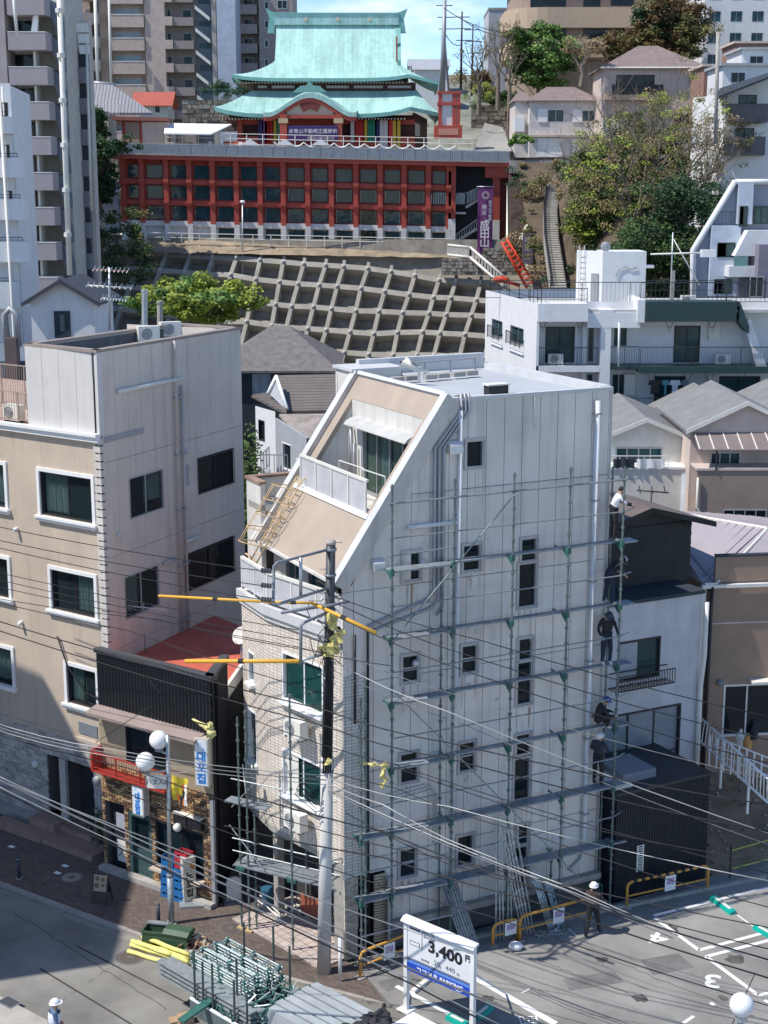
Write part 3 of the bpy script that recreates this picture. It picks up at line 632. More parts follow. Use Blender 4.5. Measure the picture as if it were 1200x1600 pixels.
 ac_unit(WT.off(0,0,.18),WT.px(463,1270)[0],3.55,0,'white cloth covered air conditioner low on the tiled front')
 return T
white_building()
# ================================================================== scaffold on the side wall
M_POST = mat('scaffold_zinc',(.13,.17,.165),.5,var=.35,scale=8,metal=.25); M_GRN = mat('scaffold_green',(.03,.12,.1),.6,var=.2)
def post_mb(fr,a,c,z0,z1,r=.031):
 mb = MB().tube([fr.pt(a,z0,c),fr.pt(a,z1,c)],r,6); z = z0 + .3
 while z < z1:
  mb.tube([fr.pt(a,z,c),fr.pt(a,z + .07,c)],r * 1.75,6,0); z += .475
 return mb
SC = [11.8,9.85,7.95,6.0,4.05,2.12]
def plank_mb(fr,a0,a1,z,c0,c1,dirn='a'):
 mb = MB().box(fr,a0,a1,z - .012,z,c0,c1); w = .025
 mb.box(fr,a0,a1,z - .05,z - .012,c0,c0 + w); mb.box(fr,a0,a1,z - .05,z - .012,c1 - w,c1)
 n = int((a1 - a0) / .3)
 for i in range(n + 1): mb.box(fr,a0 + (a1 - a0) * i / max(n,1) - .012,a0 + (a1 - a0) * i / max(n,1) + .012,z - .03,z - .0125,c0 + w,c1 - w)
 return mb
def scaffolding():
 T = thing('scaffolding','steel scaffolding with planks along the shaded side wall','scaffolding',WS.pt(4.5,0,.8))
 cols = [1.17,3.12,5.05,6.95,8.85]
 for i,a in enumerate(cols):
  post_mb(WS,a,.8,.05,14.25 if i < 4 else 14.1).build('post',M_POST,T,smooth=False)
  MB().box(WS,a - .08,a + .08,.0,.05,.72,.88).build('base_plate',M_GALV,T)
 for a,z0,z1,c in ((.2,.0,8.3,.8),(.55,.0,8.6,.35),(3.0,0,11.9,.3),(8.85,0,14.0,.2),(6.95,0,2.2,.3)): post_mb(WS,a,c,z0,z1).build('post',M_POST,T)
 full = [.2] + cols
 for li,z in enumerate(SC):
  cs = (full if z < 4.3 else cols)
  for i in range(len(cs) - 1):
   plank_mb(WS,cs[i] + .03,cs[i + 1] - .03,z,.33,.57).build('plank',M_DECK,T)
   if li in (4,5) or i == 0: plank_mb(WS,cs[i] + .03,cs[i + 1] - .03,z,.585,.78).build('plank',M_DECK,T)
  plank_mb(WS,8.9,9.45,z,.3,.75).build('plank',M_DECK,T)
  for a in cs:
   mb = MB(); mb.box(WS,a - .02,a + .02,z - .07,z - .03,.05 if a in (3.12,6.95) else .25,.86); mb.prism([WS.pt(a - .015,z - .07,.8),WS.pt(a - .015,z - .3,.8),WS.pt(a - .015,z - .07,.5)],WS.ex * .03)
   mb.box(WS,a - .05,a + .05,z - .12,z + .06,.755,.845); mb.build('bracket',M_GRN,T)
  for i in range(len(cs) - 1):
   if z + .95 < 14: MB().tube([WS.pt(cs[i],z + .95,.83),WS.pt(cs[i + 1],z + .95,.83)],.022,6).build('ledger',M_TUBE,T)
  MB().tube([WS.pt(8.85,z + .95,.83),WS.pt(9.35,z + .95,.6)],.022,6).build('ledger',M_TUBE,T)
 for i in range(4): MB().tube([WS.pt(cols[i] - .15,13.72,.83),WS.pt(cols[i + 1] + (.5 if i == 3 else .1),13.72,.83)],.033,6).build('ledger',M_TUBE,T)
 MB().tube([WS.pt(1.0,12.25,.83),WS.pt(3.15,12.3,.83)],.022,6).build('ledger',M_TUBE,T)
 for p,q in (((806,770),(612,1003)),((618,1083),(905,1372)),):
  a0,b0 = WS.px(*p,.86); a1,b1 = WS.px(*q,.86); MB().tube([WS.pt(a0,b0,.87),WS.pt(a1,b1,.87)],.022,6).build('brace',M_TUBE,T)
 MB().tube([WS.pt(.2,1.1,.83),WS.pt(3.1,1.1,.83)],.022,6).build('ledger',M_GALV,T)
 # standing stack of tubes and planks leaning on the scaffold
 g = 'scaffold tubes leaning in a bundle'
 rnd = random.Random(3)
 for (u,v0,v1,lean,lab) in ((775,1470,1278,0,'upright'),(781,1470,1275,0,''),(787,1472,1282,0,''),(793,1472,1290,.0,''),(799,1470,1300,0,''),
        (829,1462,1268,-.7,''),(824,1464,1272,-.7,''),(820,1466,1280,-.7,''),(815,1466,1290,-.7,''),(833,1460,1300,-.55,'')):
  c = 1.05 + rnd.uniform(-.08,.12); a,b = WS.px(u,v0,c); h = WS.px(u,v1,.9)[1]; da = lean + rnd.uniform(-.05,.05)
  mb = MB().tube([WS.pt(a,.03,c),WS.pt(a + da,h,.88)],.026,6); k = .25
  while k < .95: mb.tube([WS.pt(a + da * k,.03 + (h - .03) * k,c + (.88 - c) * k),WS.pt(a + da * (k + .02),.03 + (h - .03) * (k + .02),c + (.88 - c) * (k + .02))],.045,6); k += .13
  nth = ('leftmost','second from the left','third from the left','fourth from the left','rightmost'); q = {775: 0,781: 1,787: 2,793: 3,799: 4,815: 0,820: 1,824: 2,829: 3,833: 4}[u]
  mb.top('scaffold_tube',M_GALV,(f'{nth[q]} scaffold tube of the five standing straight by the orange barrier' if lean == 0 else f'{nth[q]} scaffold tube of the five tilted ones beside the upright bundle'),'scaffold tube',g if lean == 0 else g + ', tilted')
 for k,(u,v,w,h,lean,lab) in enumerate(((728,1478,.26,2.0,-.5,'left one of two dark slatted scaffold planks leaning behind the price sign'),(740,1474,.26,2.05,-.5,'right one of two dark slatted scaffold planks leaning behind the price sign'),
         (858,1432,.24,1.7,-.3,'short scaffold plank leaning behind the barrier'),(872,1430,.22,1.2,-.1,'small green scaffold plank leaning by the barrier'))):
  a,_ = WS.px(u,v,1.0); e = V(WS.pt(a + lean,h,.5) - WS.pt(a,0,1.1)); f = Fr(WS.pt(a,.01,1.1),WS.ex,e); f.ex = (WS.ex - f.ey * WS.ex.dot(f.ey)).normalized(); f.ez = f.ex.cross(f.ey)
  t = thing('leaning_plank',lab,'scaffold plank',WS.pt(a,0,1.1)); L = e.length
  MB().box(f,-w / 2,w / 2,0,L,0,.01).build('deck',M_STEELG if k < 2 else M_GALV,t); mb = MB()
  for x in (-w / 2,-w / 6,w / 6,w / 2 - .02): mb.box(f,x,x + .02,0,L,.01,.045)
  mb.build('rib',M_DUCT if k < 2 else M_GALV,t); mb = MB()
  for y in range(1,6): mb.box(f,-w / 2 + .02,w / 2 - .02,L * y / 6,L * y / 6 + .03,.01,.03)
  mb.build('cross_bar',M_GRN,t)
scaffolding()
# ================================================================== beige building on the left
M_STUC = mat('beige_stucco',(.52,.43,.345),.85,var=.08,scale=.8,bump=.25,bscale=3,streak=.4,dirt=(.3,.2,.15))
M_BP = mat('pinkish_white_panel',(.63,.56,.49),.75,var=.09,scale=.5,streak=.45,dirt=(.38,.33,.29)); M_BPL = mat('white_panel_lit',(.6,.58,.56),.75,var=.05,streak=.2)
def beige_building():
 c0 = onz(168,1335); C = c0 + V((.423,.906,0)) * .55
 dl = V((.814,-.58,0)).normalized(); BL = Fr(V((C.x,C.y,0)) - dl * 16,dl); BR = Fr(V((C.x,C.y,0)),(.423,.906,0)); LR = 8.95
 T = thing('beige_building','beige stucco apartment building with pinkish panelled side wall and penthouse','building',C)
 # street front
 wins = [(62,740,147,830),(80,895,151,978),(105,1050,154,1133),(-60,705,11,805),(-60,860,17,953),(-60,1005,23,1096)]
 rs = [BL.R(*w) for w in wins]; z3 = [(11.35,12.85),(8.1,9.5),(4.85,6.2)]
 rs = [(r[0],r[1],*z3[i % 3]) for i,r in enumerate(rs)]
 d1,d2 = BL.R(75,1183,102,1290),BL.R(104,1187,151,1300); d1 = (d1[0],d1[1],.5,2.75); d2 = (d2[0],d2[1],.35,2.75)
 mb = MB(); holed(mb,BL,0,16,3.6,14.1,rs,.15); mb.build('stucco_wall',M_STUC,T)
 for i,r in enumerate(rs): window(BL,r,T,glass=G_CLEAR,frame=M_BRONZE,mull=1,fw=.05,depth=.14,curt=[(0,.48,.05)] if i % 2 == 0 else [(.52,.95,.05)],proud=-.02).children
 for r in rs:
  mb = MB(); s = .13
  for q in ((r[0] - s,r[0],r[2] - .02,r[3] + s),(r[1],r[1] + s,r[2] - .02,r[3] + s),(r[0],r[1],r[3],r[3] + s)): mb.box(BL,*q,-.02,.06)
  mb.build('window_surround',M_WHITE,T); mb = MB().box(BL,r[0] - .22,r[1] + .22,r[2] - .1,r[2] - .02,-.02,.16).box(BL,r[0] - .18,r[1] + .18,r[2] - .2,r[2] - .1,-.02,.11); mb.build('window_sill',M_WHITE,T)
 Ms = [mat('grey_stone_' + k,c,.9,var=.15,bump=.5) for k,c in (('a',(.42,.39,.36)),('b',(.34,.32,.3)),('c',(.47,.44,.41)))]
 bricks(BL,5.5,16,.0,3.6,.36,.15,[d1,d2],Ms,T,'stonework',th=.05,jit=.02,seed=5)
 mb = MB(); holed(mb,BL,0,16,0,3.6,[d1,d2],.6,-.01); mb.build('wall_base',mat('mortar',(.1,.095,.09),.9),T)
 for d in (d1,d2): solid(BL,d[0],d[1],0,2.8,-.62,-.58,'door',mat('dark_door',(.03,.03,.035),.5),T)
 solid(BL,d1[1] - .04,d2[0] + .04,.3,2.7,-.01,.12,'door_pier',Ms[2],T)
 for z,h,c in ((14.1,.18,.14),(14.28,.1,.22)): solid(BL,0,16.02,z,z + h,-.02,c,'cornice',M_WHITE,T)
 solid(BL,-.0,16,3.55,3.68,-.01,.07,'string_course',M_STUC,T)
 solid(BL,14.4,15.3,3.85,4.25,0,.03,'vent_plate',M_STEELG,T)
 for u,v in ((28,826),(35,972)): a,b = BL.px(u,v); mb = MB().tube([BL.pt(a,b,0),BL.pt(a,b,.12),BL.pt(a,b - .1,.16)],.07,8); mb.build('vent_elbow',M_WHITE,T,smooth=True)
 a,b = BL.px(90,995); pipe([BL.pt(a,b,.03),BL.pt(a + .1,b + .05,.1),BL.pt(a + .5,b - .9,.08),BL.pt(a + 1.3,b - 1.7,.08),BL.pt(a + 2.3,b - 1.85,.1)],.03,'cable',M_BLACK,T)
 for u,v in ((60,1192),(155,1217)):
  a,b = BL.px(u,v); MB().ball(BL.pt(a,b,.14),.14,10,6).build('wall_lamp',M_CREAM,T,smooth=True)
 # quoins
 Mq = mat('quoin_stone',(.6,.56,.52),.85,bump=.3)
 z = 2.6; k = 0
 while z < 14.05:
  w = .27; MB().box(BL,16 - w,16.04,z + .03,z + .24,.0,.06).box(BR,-.04,.1 if k % 2 else .2,z + .03,z + .24,-.02,.05).build('quoin',Mq,T); z += .265; k += 1
 # steps
 Mt = tile_mat('step_tile',(.33,.22,.17),(.15,.1,.08),Fr(BL.o,BL.ex,UP.cross(BL.ex)),.15,.15,mw=.06,rough=.7,streak=0)
 for a0,a1,z,c0_,c1_ in ((d1[0] - .3,d1[1] + .25,.5,-.6,.75),(d1[0] - 1.6,d1[1] + .15,.22,.75,1.3),(d2[0] - .1,d2[1] + .2,.36,-.6,.45),(d2[0] - .1,16.1,.2,.45,1.25)):
  solid(BL,a0,a1,0,z,c0_,c1_,'step',Mt,T)
 solid(BL,4,d1[0] - .3,0,.3,.0,.4,'planter_kerb',Ms[1],T)
 for i in range(4): solid(BL,11.2 + i * .55,11.65 + i * .55,.01,.05,.5,1.0,'light_well_grate',M_BLACK,T)
 # side wall
 ws = [(199,747,255,794),(192,902,248,945),(307,716,363,754),(287,867,364,892)]
 rr = [BR.R(*w) for w in ws]; lv = BR.R(284,728,294,758)
 acs = [0 + .1] + [.1 + .735 * i for i in range(1,12)] + [LR]
 panels(BR,acs,[0,3.8,7.0,10.2,13.4,17.0],rr + [lv],'wall_panel',M_BP,T,th=.04,gap=.014)
 for i,r in enumerate(rr):
  w = window(BR,r,T,glass=G_CLEAR if i < 2 else G_DARK,frame=M_BRONZE if i > 1 else M_ALU,depth=.06,c=.03,curt=[(.5,1,.25)] if i == 0 else [(0,.45,.1)],rails=1 if i > 1 else 0,proud=.03)
 solid(BR,lv[0],lv[1],lv[2],lv[3],.0,.05,'vent_louvre',M_DUCT,T)
 solid(BR,.02,LR,0,17.0,-.2,-.12,'wall_core',M_IN,T)
 back = BR.side(LR)     # rear
 solid(BR,LR - .05,LR + .02,0,17,-5,0,'rear_wall',M_BP,T)
 # penthouse front
 l0 = BL.px(38,540)[0]; l0 = max(l0,12.4)
 panels(BL,[l0,l0 + .8,l0 + 1.6,l0 + 2.4,15.98],[14.38,17.0],[],'wall_panel',M_BPL,T,th=.04,gap=.014,c=-.04)
 Lp = BL.off(l0,0,-.1).side(0,left=False)
 solid(BL,l0,16,14.3,16.9,-.2,-.05,'wall_core',M_BPL,T)
 MB().box(BL,15.9,16.03,14.38,17.0,-.2,.03).build('corner_trim',M_BPL,T)
 # roof and parapet (quadrilateral)
 q = [onz(37,537,17.05),onz(152,549,17.05),onz(374,514,17.05),onz(274,506,17.05)]
 q = [V((*BL.pt(l0,0,-.1).xy,17.0)),V((*C.xy,17.0)),V((*BR.pt(LR,0).xy,17.0)),q[3]]; q[3].z = 17.0
 ctr = sum(q,V()) / 4
 mb = MB()
 for i in range(4):
  p,r = q[i],q[(i + 1) % 4]; f = Fr(V((p.x,p.y,0)),V((r.x - p.x,r.y - p.y,0))); L = (r - p).length
  MB().box(f,-.06,L + .06,17.0,17.09,-.22,.06).build('coping',mat('brown_coping',(.3,.25,.22),.7),T)
  if i >= 2: solid(f,0,L,14.3,17.0,-.15,0,'parapet_wall',M_BP,T); solid(f,.1,L - .1,16.3,16.95,-.19,-.151,'parapet_shade_panel',mat('parapet_inner_shade',(.07,.08,.09),.6,streak=.3,dirt=(.2,.2,.2)),T)  # inner faces coloured dark to stand in for shade inside the parapet
  else: solid(f,0,L,16.2,17.0,-.2,-.13,'parapet_wall',mat('parapet_inner_shade',(.07,.08,.09),.6,streak=.3,dirt=(.2,.2,.2)),T)
 mb = MB().face([V((p.x,p.y,16.35)) for p in q]); mb.build('roof',M_ROOFG,T)
 mb = MB().face([V((*BL.pt(0,0,0).xy,14.2)),V((*C.xy,14.2)),V((*BR.pt(LR,0).xy,14.2)),V((*(BL.pt(0,0) + (BR.pt(LR,0) - C)).xy,14.2))]); mb.build('terrace',mat('terrace_tile',(.4,.28,.22),.8),T)
 railing(BL,6,l0 + .05,14.3,1.05,T,m=mat('tan_railing',(.35,.28,.24),.6),c=-.5,step=.13)
 railing(BL,5,l0,14.3,1.5,T,m=MATS['tan_railing'],c=-3.2,step=.13)
 # pipes on the side wall
 Mp = mat('beige_pipe',(.5,.45,.42),.5)
 a,b = BR.px(266,512); a1,b1 = BR.px(276,990); pipe([BR.pt(a,17.0,.15),BR.pt(a,16.2,.15),BR.pt(a,5.2,.12)],.055,'downpipe',Mp,T); pipe([BR.pt(a + .42,15.4,.12),BR.pt(a + .42,5.2,.12)],.05,'downpipe',Mp,T)
 for z in (15,13,11,9,7): solid(BR,a - .08,a + .5,z,z + .05,.03,.19,'pipe_clamp',M_DUCT,T)
 a0,b0 = BR.px(178,572); a1,_ = BR.px(277,560); pipe([BR.pt(a0,15.65,.15),BR.pt(a + .45,15.65,.15)],.08,'duct_cover',M_CREAM,T)
 a0,b0 = BR.px(286,846); pipe([BR.pt(a0,b0,.12),BR.pt(a0 + .9,b0,.12)],.06,'duct_cover',M_CREAM,T)
 a0,b0 = BR.px(252,880); pipe([BR.pt(a0,b0,.12),BR.pt(a0 + .7,b0,.12)],.07,'duct_cover',Mp,T)
 for u,v in ((183,836),(289,705)): a,b = BR.px(u,v); MB().ball(BR.pt(a,b,.05),.1,8,5).build('vent_cap',M_HOOD,T)
 solid(BR,.15,2.4,14.05,14.25,.03,.07,'flashing',M_DUCT,T)
 # roof units
 for k,(u,v,lab) in enumerate(((617 / 2.667,350 + 490 / 2.667,'left of two white air conditioners on the penthouse roof'),(709 / 2.667,350 + 470 / 2.667,'right of two white air conditioners on the penthouse roof'))):
  p = onz(u,v + 1,16.6); f = Fr(p,(.9,.42,0)); ac_unit(f,-.4,0.0,-.1,lab,'air conditioners on the penthouse roof')
 f = BL.off(l0 - 1.0,14.22,-1.1); ac_unit(f,0,0,0,'right of two white air conditioners behind the terrace railing','air conditioners on the roof terrace'); ac_unit(f,-1.1,0,0.1,'left of two white air conditioners behind the terrace railing','air conditioners on the roof terrace')
 # television aerial on the side wall
 a,b = BR.px(213,950); t = thing('wall_aerial','small comb aerial on a mast below the side wall window','aerial',BR.pt(a,b - 1.3,.3))
 pipe([BR.pt(a,b - 1.6,.3),BR.pt(a,b + .2,.3)],.02,'mast',M_GALV,t); MB().tube([BR.pt(a - .6,b + .25,.35),BR.pt(a + .55,b - .1,.8)],.015).build('boom',M_CREAM,t)
 mb = MB()
 for k in range(7): mb.tube([BR.pt(a - .6 + k * .16,b + .25 - k * .05,.1 + k * .07),BR.pt(a - .6 + k * .16,b + .25 - k * .05,.6 + k * .07)],.01,4)
 mb.build('element',M_CREAM,t)
 return BL,BR,C
BL,BR,CB = beige_building()
# ================================================================== bar building with the red roof
K0,K1 = onz(173,1357),onz(335,1415); KF = wall(K0,K1); KL = (K1 - K0).length + .12
M_CORR = mat('black_corrugated',(.016,.018,.022),.5,var=.2,metal=.2)
def hangul_box(name,label,u,v,w,h,d,rot,sz):
 a,b = KF.px(u,v,.3); f0 = KF.off(a,b,.1 + d); f = Fr(f0.o,Matrix.Rotation(rot,3,'Z') @ KF.ex)
 t = thing(name,label,'box sign',f.pt(w / 2,0,-d / 2))
 MB().box(f,0,w,0,h,-d,0).build('cabinet',mat('sign_cabinet',(.5,.47,.42),.6),t); solid(f,.04,w - .04,.04,h - .04,0,.012,'face',mat('sign_face',(.72,.76,.8),.4),t)
 for i,ch in enumerate('대포집'): text(ch,f,w / 2,h * (.62 - .23 * i),sz,mat('sign_blue',(.02,.19,.55),.5),t,c=.016,bold=.012)
 text('●',f,w * .35,h * .88,sz * .5,mat('faint_blue',(.4,.55,.7),.5),t,c=.016); text('노',f,w * .62,h * .8,sz * .5,MATS['sign_blue'],t,c=.016)
 solid(f,w * .3,w * .7,h * .2,h * .8,-d - .12,-d,'mount',M_STEELG,t)
def bar():
 T = thing('bar_building','two storey brick bar with black corrugated upper wall and red roof','building',KF.pt(KL / 2,0,-2))
 zr = 6.55
 pr = onz(412,1003,6.3); Q2 = V((pr.x,pr.y,0)); Q3 = V((*BR.pt(6.6,0,.05).xy,0)); KS = wall(KF.pt(KL,0),Q2); sL = (Q2 - KF.pt(KL,0)).length
 # corrugated upper storey
 def corr(fr,a0,a1,z0,z1,name='corrugated_cladding',m=M_CORR,pitch=.1,dep=.03,c=0):
  g = [[],[]]; a = a0; k = 0
  while a < a1:
   for da,dc in ((0,0),(pitch * .35,0),(pitch * .5,dep),(pitch * .85,dep)):
    if a + da <= a1: g[0].append(fr.pt(a + da,z0,c + dc)); g[1].append(fr.pt(a + da,z1,c + dc))
   a += pitch
  return MB().sheet(g).build(name,m,T)
 corr(KF,-.25,KL - .02,5.72,7.5,pitch=.145); corr(KS,0,2.1,.3,7.5,pitch=.145); corr(KS,2.1,sL,.3,6.2,pitch=.145)
 for f,L in ((KF,KL),(KS,2.1)): solid(f,-.3 if f is KF else -.02,L + .05,7.48,7.62,-.22,.06,'parapet_coping',mat('coping_dark',(.07,.07,.075),.6),T)
 mb = MB().prism([V((*KF.pt(-.2,0,-.1).xy,zr)),V((*KF.pt(KL - .05,0,-.1).xy,zr)),V((*Q2.xy,zr)),V((*Q3.xy,zr)),V((*CB.xy,zr))],(0,0,-.15)); mb.build('roof',mat('red_roof_paint',(.52,.12,.08),.65,var=.18,scale=.8,bump=.1,streak=.35,dirt=(.2,.08,.06)),T)
 solid(KS,2.1,sL,6.15,6.6,-.1,.02,'parapet',M_CREAM,T)
 solid(KF,-.2,KL,0,7.3,-.3,-.25,'wall_core',M_IN,T)
 # canopy strip
 mb = MB().prism([KF.pt(-.3,5.72,0),KF.pt(-.3,5.6,.55),KF.pt(-.3,5.5,.55),KF.pt(-.3,5.6,0)],KF.ex * (KL + .0)); mb.build('canopy',mat('pinkish_canopy',(.3,.235,.21),.7,streak=.3),T)
 # first floor
 rw = (.95,2.75,4.0,5.4)
 mb = MB(); holed(mb,KF,-.25,KL - .02,3.75,5.6,[rw],.1); mb.build('upper_wall',mat('tan_board',(.36,.29,.2),.8,streak=.4),T)
 window(KF,rw,T,glass=G_DARK,mull=1,frame=M_BRONZE)
 # brick
 Mb = [mat('brick_' + k,c,.85,var=.15,bump=.3) for k,c in (('tan',(.34,.2,.1)),('buff',(.45,.3,.16)),('brown',(.2,.11,.06)),('dark',(.1,.06,.04)))]
 dr = [(-.1,.75,-.1,2.45),(.95,1.95,-.1,2.3),(2.15,4.2,.75,2.3)]
 bricks(KF,-.25,KL - .02,.0,3.75,.25,.09,dr,Mb,T,th=.035,seed=8,gap=.028); mb = MB(); holed(mb,KF,-.25,KL - .02,0,3.75,dr,.25,.0); mb.build('wall_base',MATS['mortar'],T)
 window(KF,(.95,1.95,.0,2.3),T,glass=G_DARK,mull=0,frame=mat('teal_door_frame',(.05,.09,.09),.5),depth=.15,fw=.12)
 solid(KF,1.07,1.83,.05,1.0,-.14,-.12,'door_panel',MATS['teal_door_frame'],T)
 solid(KF,-.1,.75,0,2.45,-.24,-.2,'doorway',M_IN,T); window(KF,(2.15,4.2,.75,2.3),T,glass=G_DARK,mull=1,frame=M_BRONZE,depth=.12)
 for z,c in ((1.05,M_CREAM),(2.0,mat('poster_grey',(.35,.36,.4),.7))): solid(KF,.2,.62,z - .75 if z < 2 else z - .5,z,-.17,-.15,'poster',c,T)
 text('人',KF,.41,.6,.35,M_BLACK,T,c=-.145)
 solid(KF,-.25,KL,0,.16,.0,.3,'doorstep',M_CONC,T)
 solid(KF,2.1,4.25,.68,.75,0,.35,'counter_shelf',M_STUC,T)
 solid(KF,KL - .12,KL + .02,0,3.6,0,.1,'corner_strip',M_DUCT,T)
 for a in (3.1,3.7): solid(KF,a,a + .55,2.5,2.85,.0,.2,'vent_hood',M_BLACK,T);
 for a in (3.1,3.7): solid(KF,a,a + .55,2.85,2.89,.0,.24,'vent_hood_lid',M_CREAM,T)
 a,b = KF.px(277,1293,.25); MB().ball(KF.pt(a,b,.25),.14,12,8).build('globe_lamp',M_CREAM,T,smooth=True); pipe([KF.pt(a + .05,b + .1,.22),KF.pt(a + .15,b + .22,.0)],.02,'lamp_arm',M_DUCT,T)
 # red balcony railing
 Mr = mat('red_railing',(.36,.04,.03),.5,var=.1)
 R = railing(KF,-.2,3.0,3.62,.62,T,m=Mr,c=.42,step=.11,name='red_railing'); solid(KF,-.2,3.0,3.54,3.6,.0,.46,'red_ledge',Mr,T)
 solid(KF,-.25,-.15,3.6,4.3,.0,.46,'red_end',Mr,T)
 # flag
 t = thing('pub_flag','yellow orange and white hanging flag beside the lamp post','flag',KF.pt(2.95,2.85,.5)); a,b = KF.px(281,1214,.5)
 g = [];
 mb = MB()
 for i in range(7):
  x = i / 6; g.append([KF.pt(a - .3 + .62 * x,b + .02 - y * .85 - (.0 if x < .5 else .05),.5 + .08 * math.sin(x * 6 + y * 3)) for y in (0,.25,.5,.75,1)])
 for i in range(6):
  for j in range(4):
   m = 0 if (i < 3 and j < 3 or j == 0) else (1 if (i + j) % 3 == 1 and i < 5 else 2 if i > 2 else 0)
   if (i,j) in ((3,2),(4,2),(2,3),(3,3)): m = 3
   mb.face([g[i][j],g[i + 1][j],g[i + 1][j + 1],g[i][j + 1]],m)
 mb.build('cloth',[mat('flag_yellow',(.65,.5,.05),.8),mat('flag_orange',(.5,.15,.04),.8),M_WHITE,M_BLACK],t); pipe([KF.pt(a - .35,b + .04,.5),KF.pt(a + .4,b + .25,.5),KF.pt(a + .4,b + .3,0)],.012,'rod',M_DUCT,t)
 # dish
 p = V((*onz(377,1020,6.8).xy,6.25)); t = thing('satellite_dish','white round satellite dish on the red roof edge','satellite dish',p)
 pipe([p,p + V((0,0,.95))],.03,'mast',M_GALV,t); ax = V((-.35,-.75,.55)).normalized(); f = Fr(p + V((0,0,1.15)),ax.cross(UP) * -1,UP - ax * ax.z)
 mb = MB(); g = []
 for i in range(5):
  r = .3 * i / 4; g.append([f.pt(r * math.cos(k * math.pi / 10),r * 1.05 * math.sin(k * math.pi / 10),0) + ax * (.55 * r * r) for k in range(21)])
 mb.sheet(g); mb.build('dish',M_CREAM,t,smooth=True); pipe([f.pt(0,-.3,0),f.pt(0,-.28,0) + ax * .3],.012,'feed_arm',M_DUCT,t)
 hangul_box('box_sign','lower white box sign with blue Korean letters on the brick wall',210,1270,.5,1.0,.28,0,.26)
 hangul_box('box_sign','upper tall white box sign with blue Korean letters under the canopy',309,1226,.46,1.55,.32,.35,.36)
 # yellow wrapped cable end at the canopy corner
 a,b = KF.px(325,1135,.6); t = MB().tube([KF.pt(a - .55,b + .1,.6),KF.pt(a - .1,b + .05,.62),KF.pt(a + .05,b - .15,.6)],[.05,.07,.06],7); t.ball(KF.pt(a + .12,b - .2,.6),.13,14,10,sc=(1,.7,1.2)).ball(KF.pt(a + .05,b + .04,.6),.1,12,8); crumple(t,.12,10)
 t.top('wrapped_cable_joint',mat('pale_yellow_wrap',(.6,.54,.24),.7,var=.25,scale=6),'pale yellow wrapped cable joint at the canopy corner','cable wrap')
bar()
# ================================================================== street furniture
kd = (onz(217,1452) - onz(0,1373)).normalized(); kn = UP.cross(kd); GF0 = lambda u,v,z=0,d=kd: Fr(onz(u,v,z),d)
def bollard(u,v,h,lab):
 p = onz(u,v); t = thing('bollard',lab,'bollard',p,'dark bollards on the pavement')
 pipe([p,p + V((0,0,h))],.055,'post',mat('bollard_paint',(.04,.05,.07),.5),t,10); MB().ball(p + V((0,0,h)),.056,10,6,sc=(1,1,.4)).build('cap',MATS['bollard_paint'],t,smooth=True); MB().tube([p + V((0,0,h * .88)),p + V((0,0,h * .92))],.058,10).build('band',M_GALV,t); MB().tube([p,p + V((0,0,.03))],.1,10).build('foot',M_CONC,t)
bollard(30,1373,.78,'dark bollard standing alone on the pavement at the left'); bollard(248,1447,.72,'dark bollard beside the twin globe lamp post')
def lamp():
 p = onz(268,1443); t = thing('street_lamp','grey street lamp with two white globes and a small banner sign','street lamp',p)
 D = (p.y * CP + 0); top = ony(262,1148,p.y); H_ = top.z
 f = Fr(p,(1,-.05,0)); q = f.px
 pipe([p,p + V((0,0,1.6))],.095,'lower_pole',M_GALV,t,12); pipe([p + V((0,0,1.6)),V((top.x,top.y,H_))],.06,'upper_pole',M_GALV,t,12)
 pipe([p + V((0,0,1.55)),p + V((0,0,1.65))],.1,'collar',M_STEELG,t,12); MB().tube([p,p + V((0,0,.04))],.18,12).build('base',M_CONC,t)
 for (u,v,ua,va) in ((248,1156,262,1166),(227,1190,262,1192)):
  c = ony(u,v,p.y + (.1 if u > 240 else -.25)); Mg = mat('globe_white',(.78,.78,.78),.25,var=.02)
  g = MB().ball(c,.285,24,16).build('globe',Mg,t,smooth=True); MB().tube([c - V((0,0,.34)),c - V((0,0,.24))],.13,12).build('globe_neck',M_STEELG,g)
  a = ony(ua,va + 12,p.y); pipe([c - V((0,0,.38)),c - V((0,0,.3)),],.05,'socket',M_STEELG,g); pipe([c - V((0,0,.36)),a],.035,'arm',M_GALV,t)
 a,b = f.px(232,1228); a1,b1 = f.px(262,1208); mb = MB()
 f2 = Fr(p + V((0,0,b)),V((-(a1 - a),.3,0)) * -1); L = .62; f3 = Fr(f.pt(a,b - .05),V((.62,.16,.14))); f3 = Fr(f.pt(a - .02,b - .12,.1),V((.65,-.1,0)))
 s_ = solid(f3,0,.6,.1,.5,-.01,.01,'name_sign',M_CREAM,t); text('八文A√',f3,.3,.3,.2,M_BLACK,s_,c=.012); pipe([f3.pt(-.05,.52,0),f3.pt(.65,.52,0)],.02,'sign_bar',M_CREAM,t); pipe([f3.pt(-.03,-.1,0),f3.pt(-.03,.9,0)],.02,'sign_bar',M_STEELG,t)
lamp()
def lamp2():
 c = ony(1159,1570,30); t = thing('street_lamp','near street lamp topped by a single white globe at the bottom right','street lamp',(c.x,c.y,0))
 g = MB().ball(c,.3 * 30 / 33,28,18).build('globe',MATS['globe_white'],t,smooth=True); mb = MB().tube([c - V((0,0,.36)),c - V((0,0,.22))],.15,14); mb.build('globe_neck',M_GALV,g)
 pipe([(c.x,c.y,0),c - V((0,0,.36))],.07,'pole',M_GALV,t,12)
lamp2()
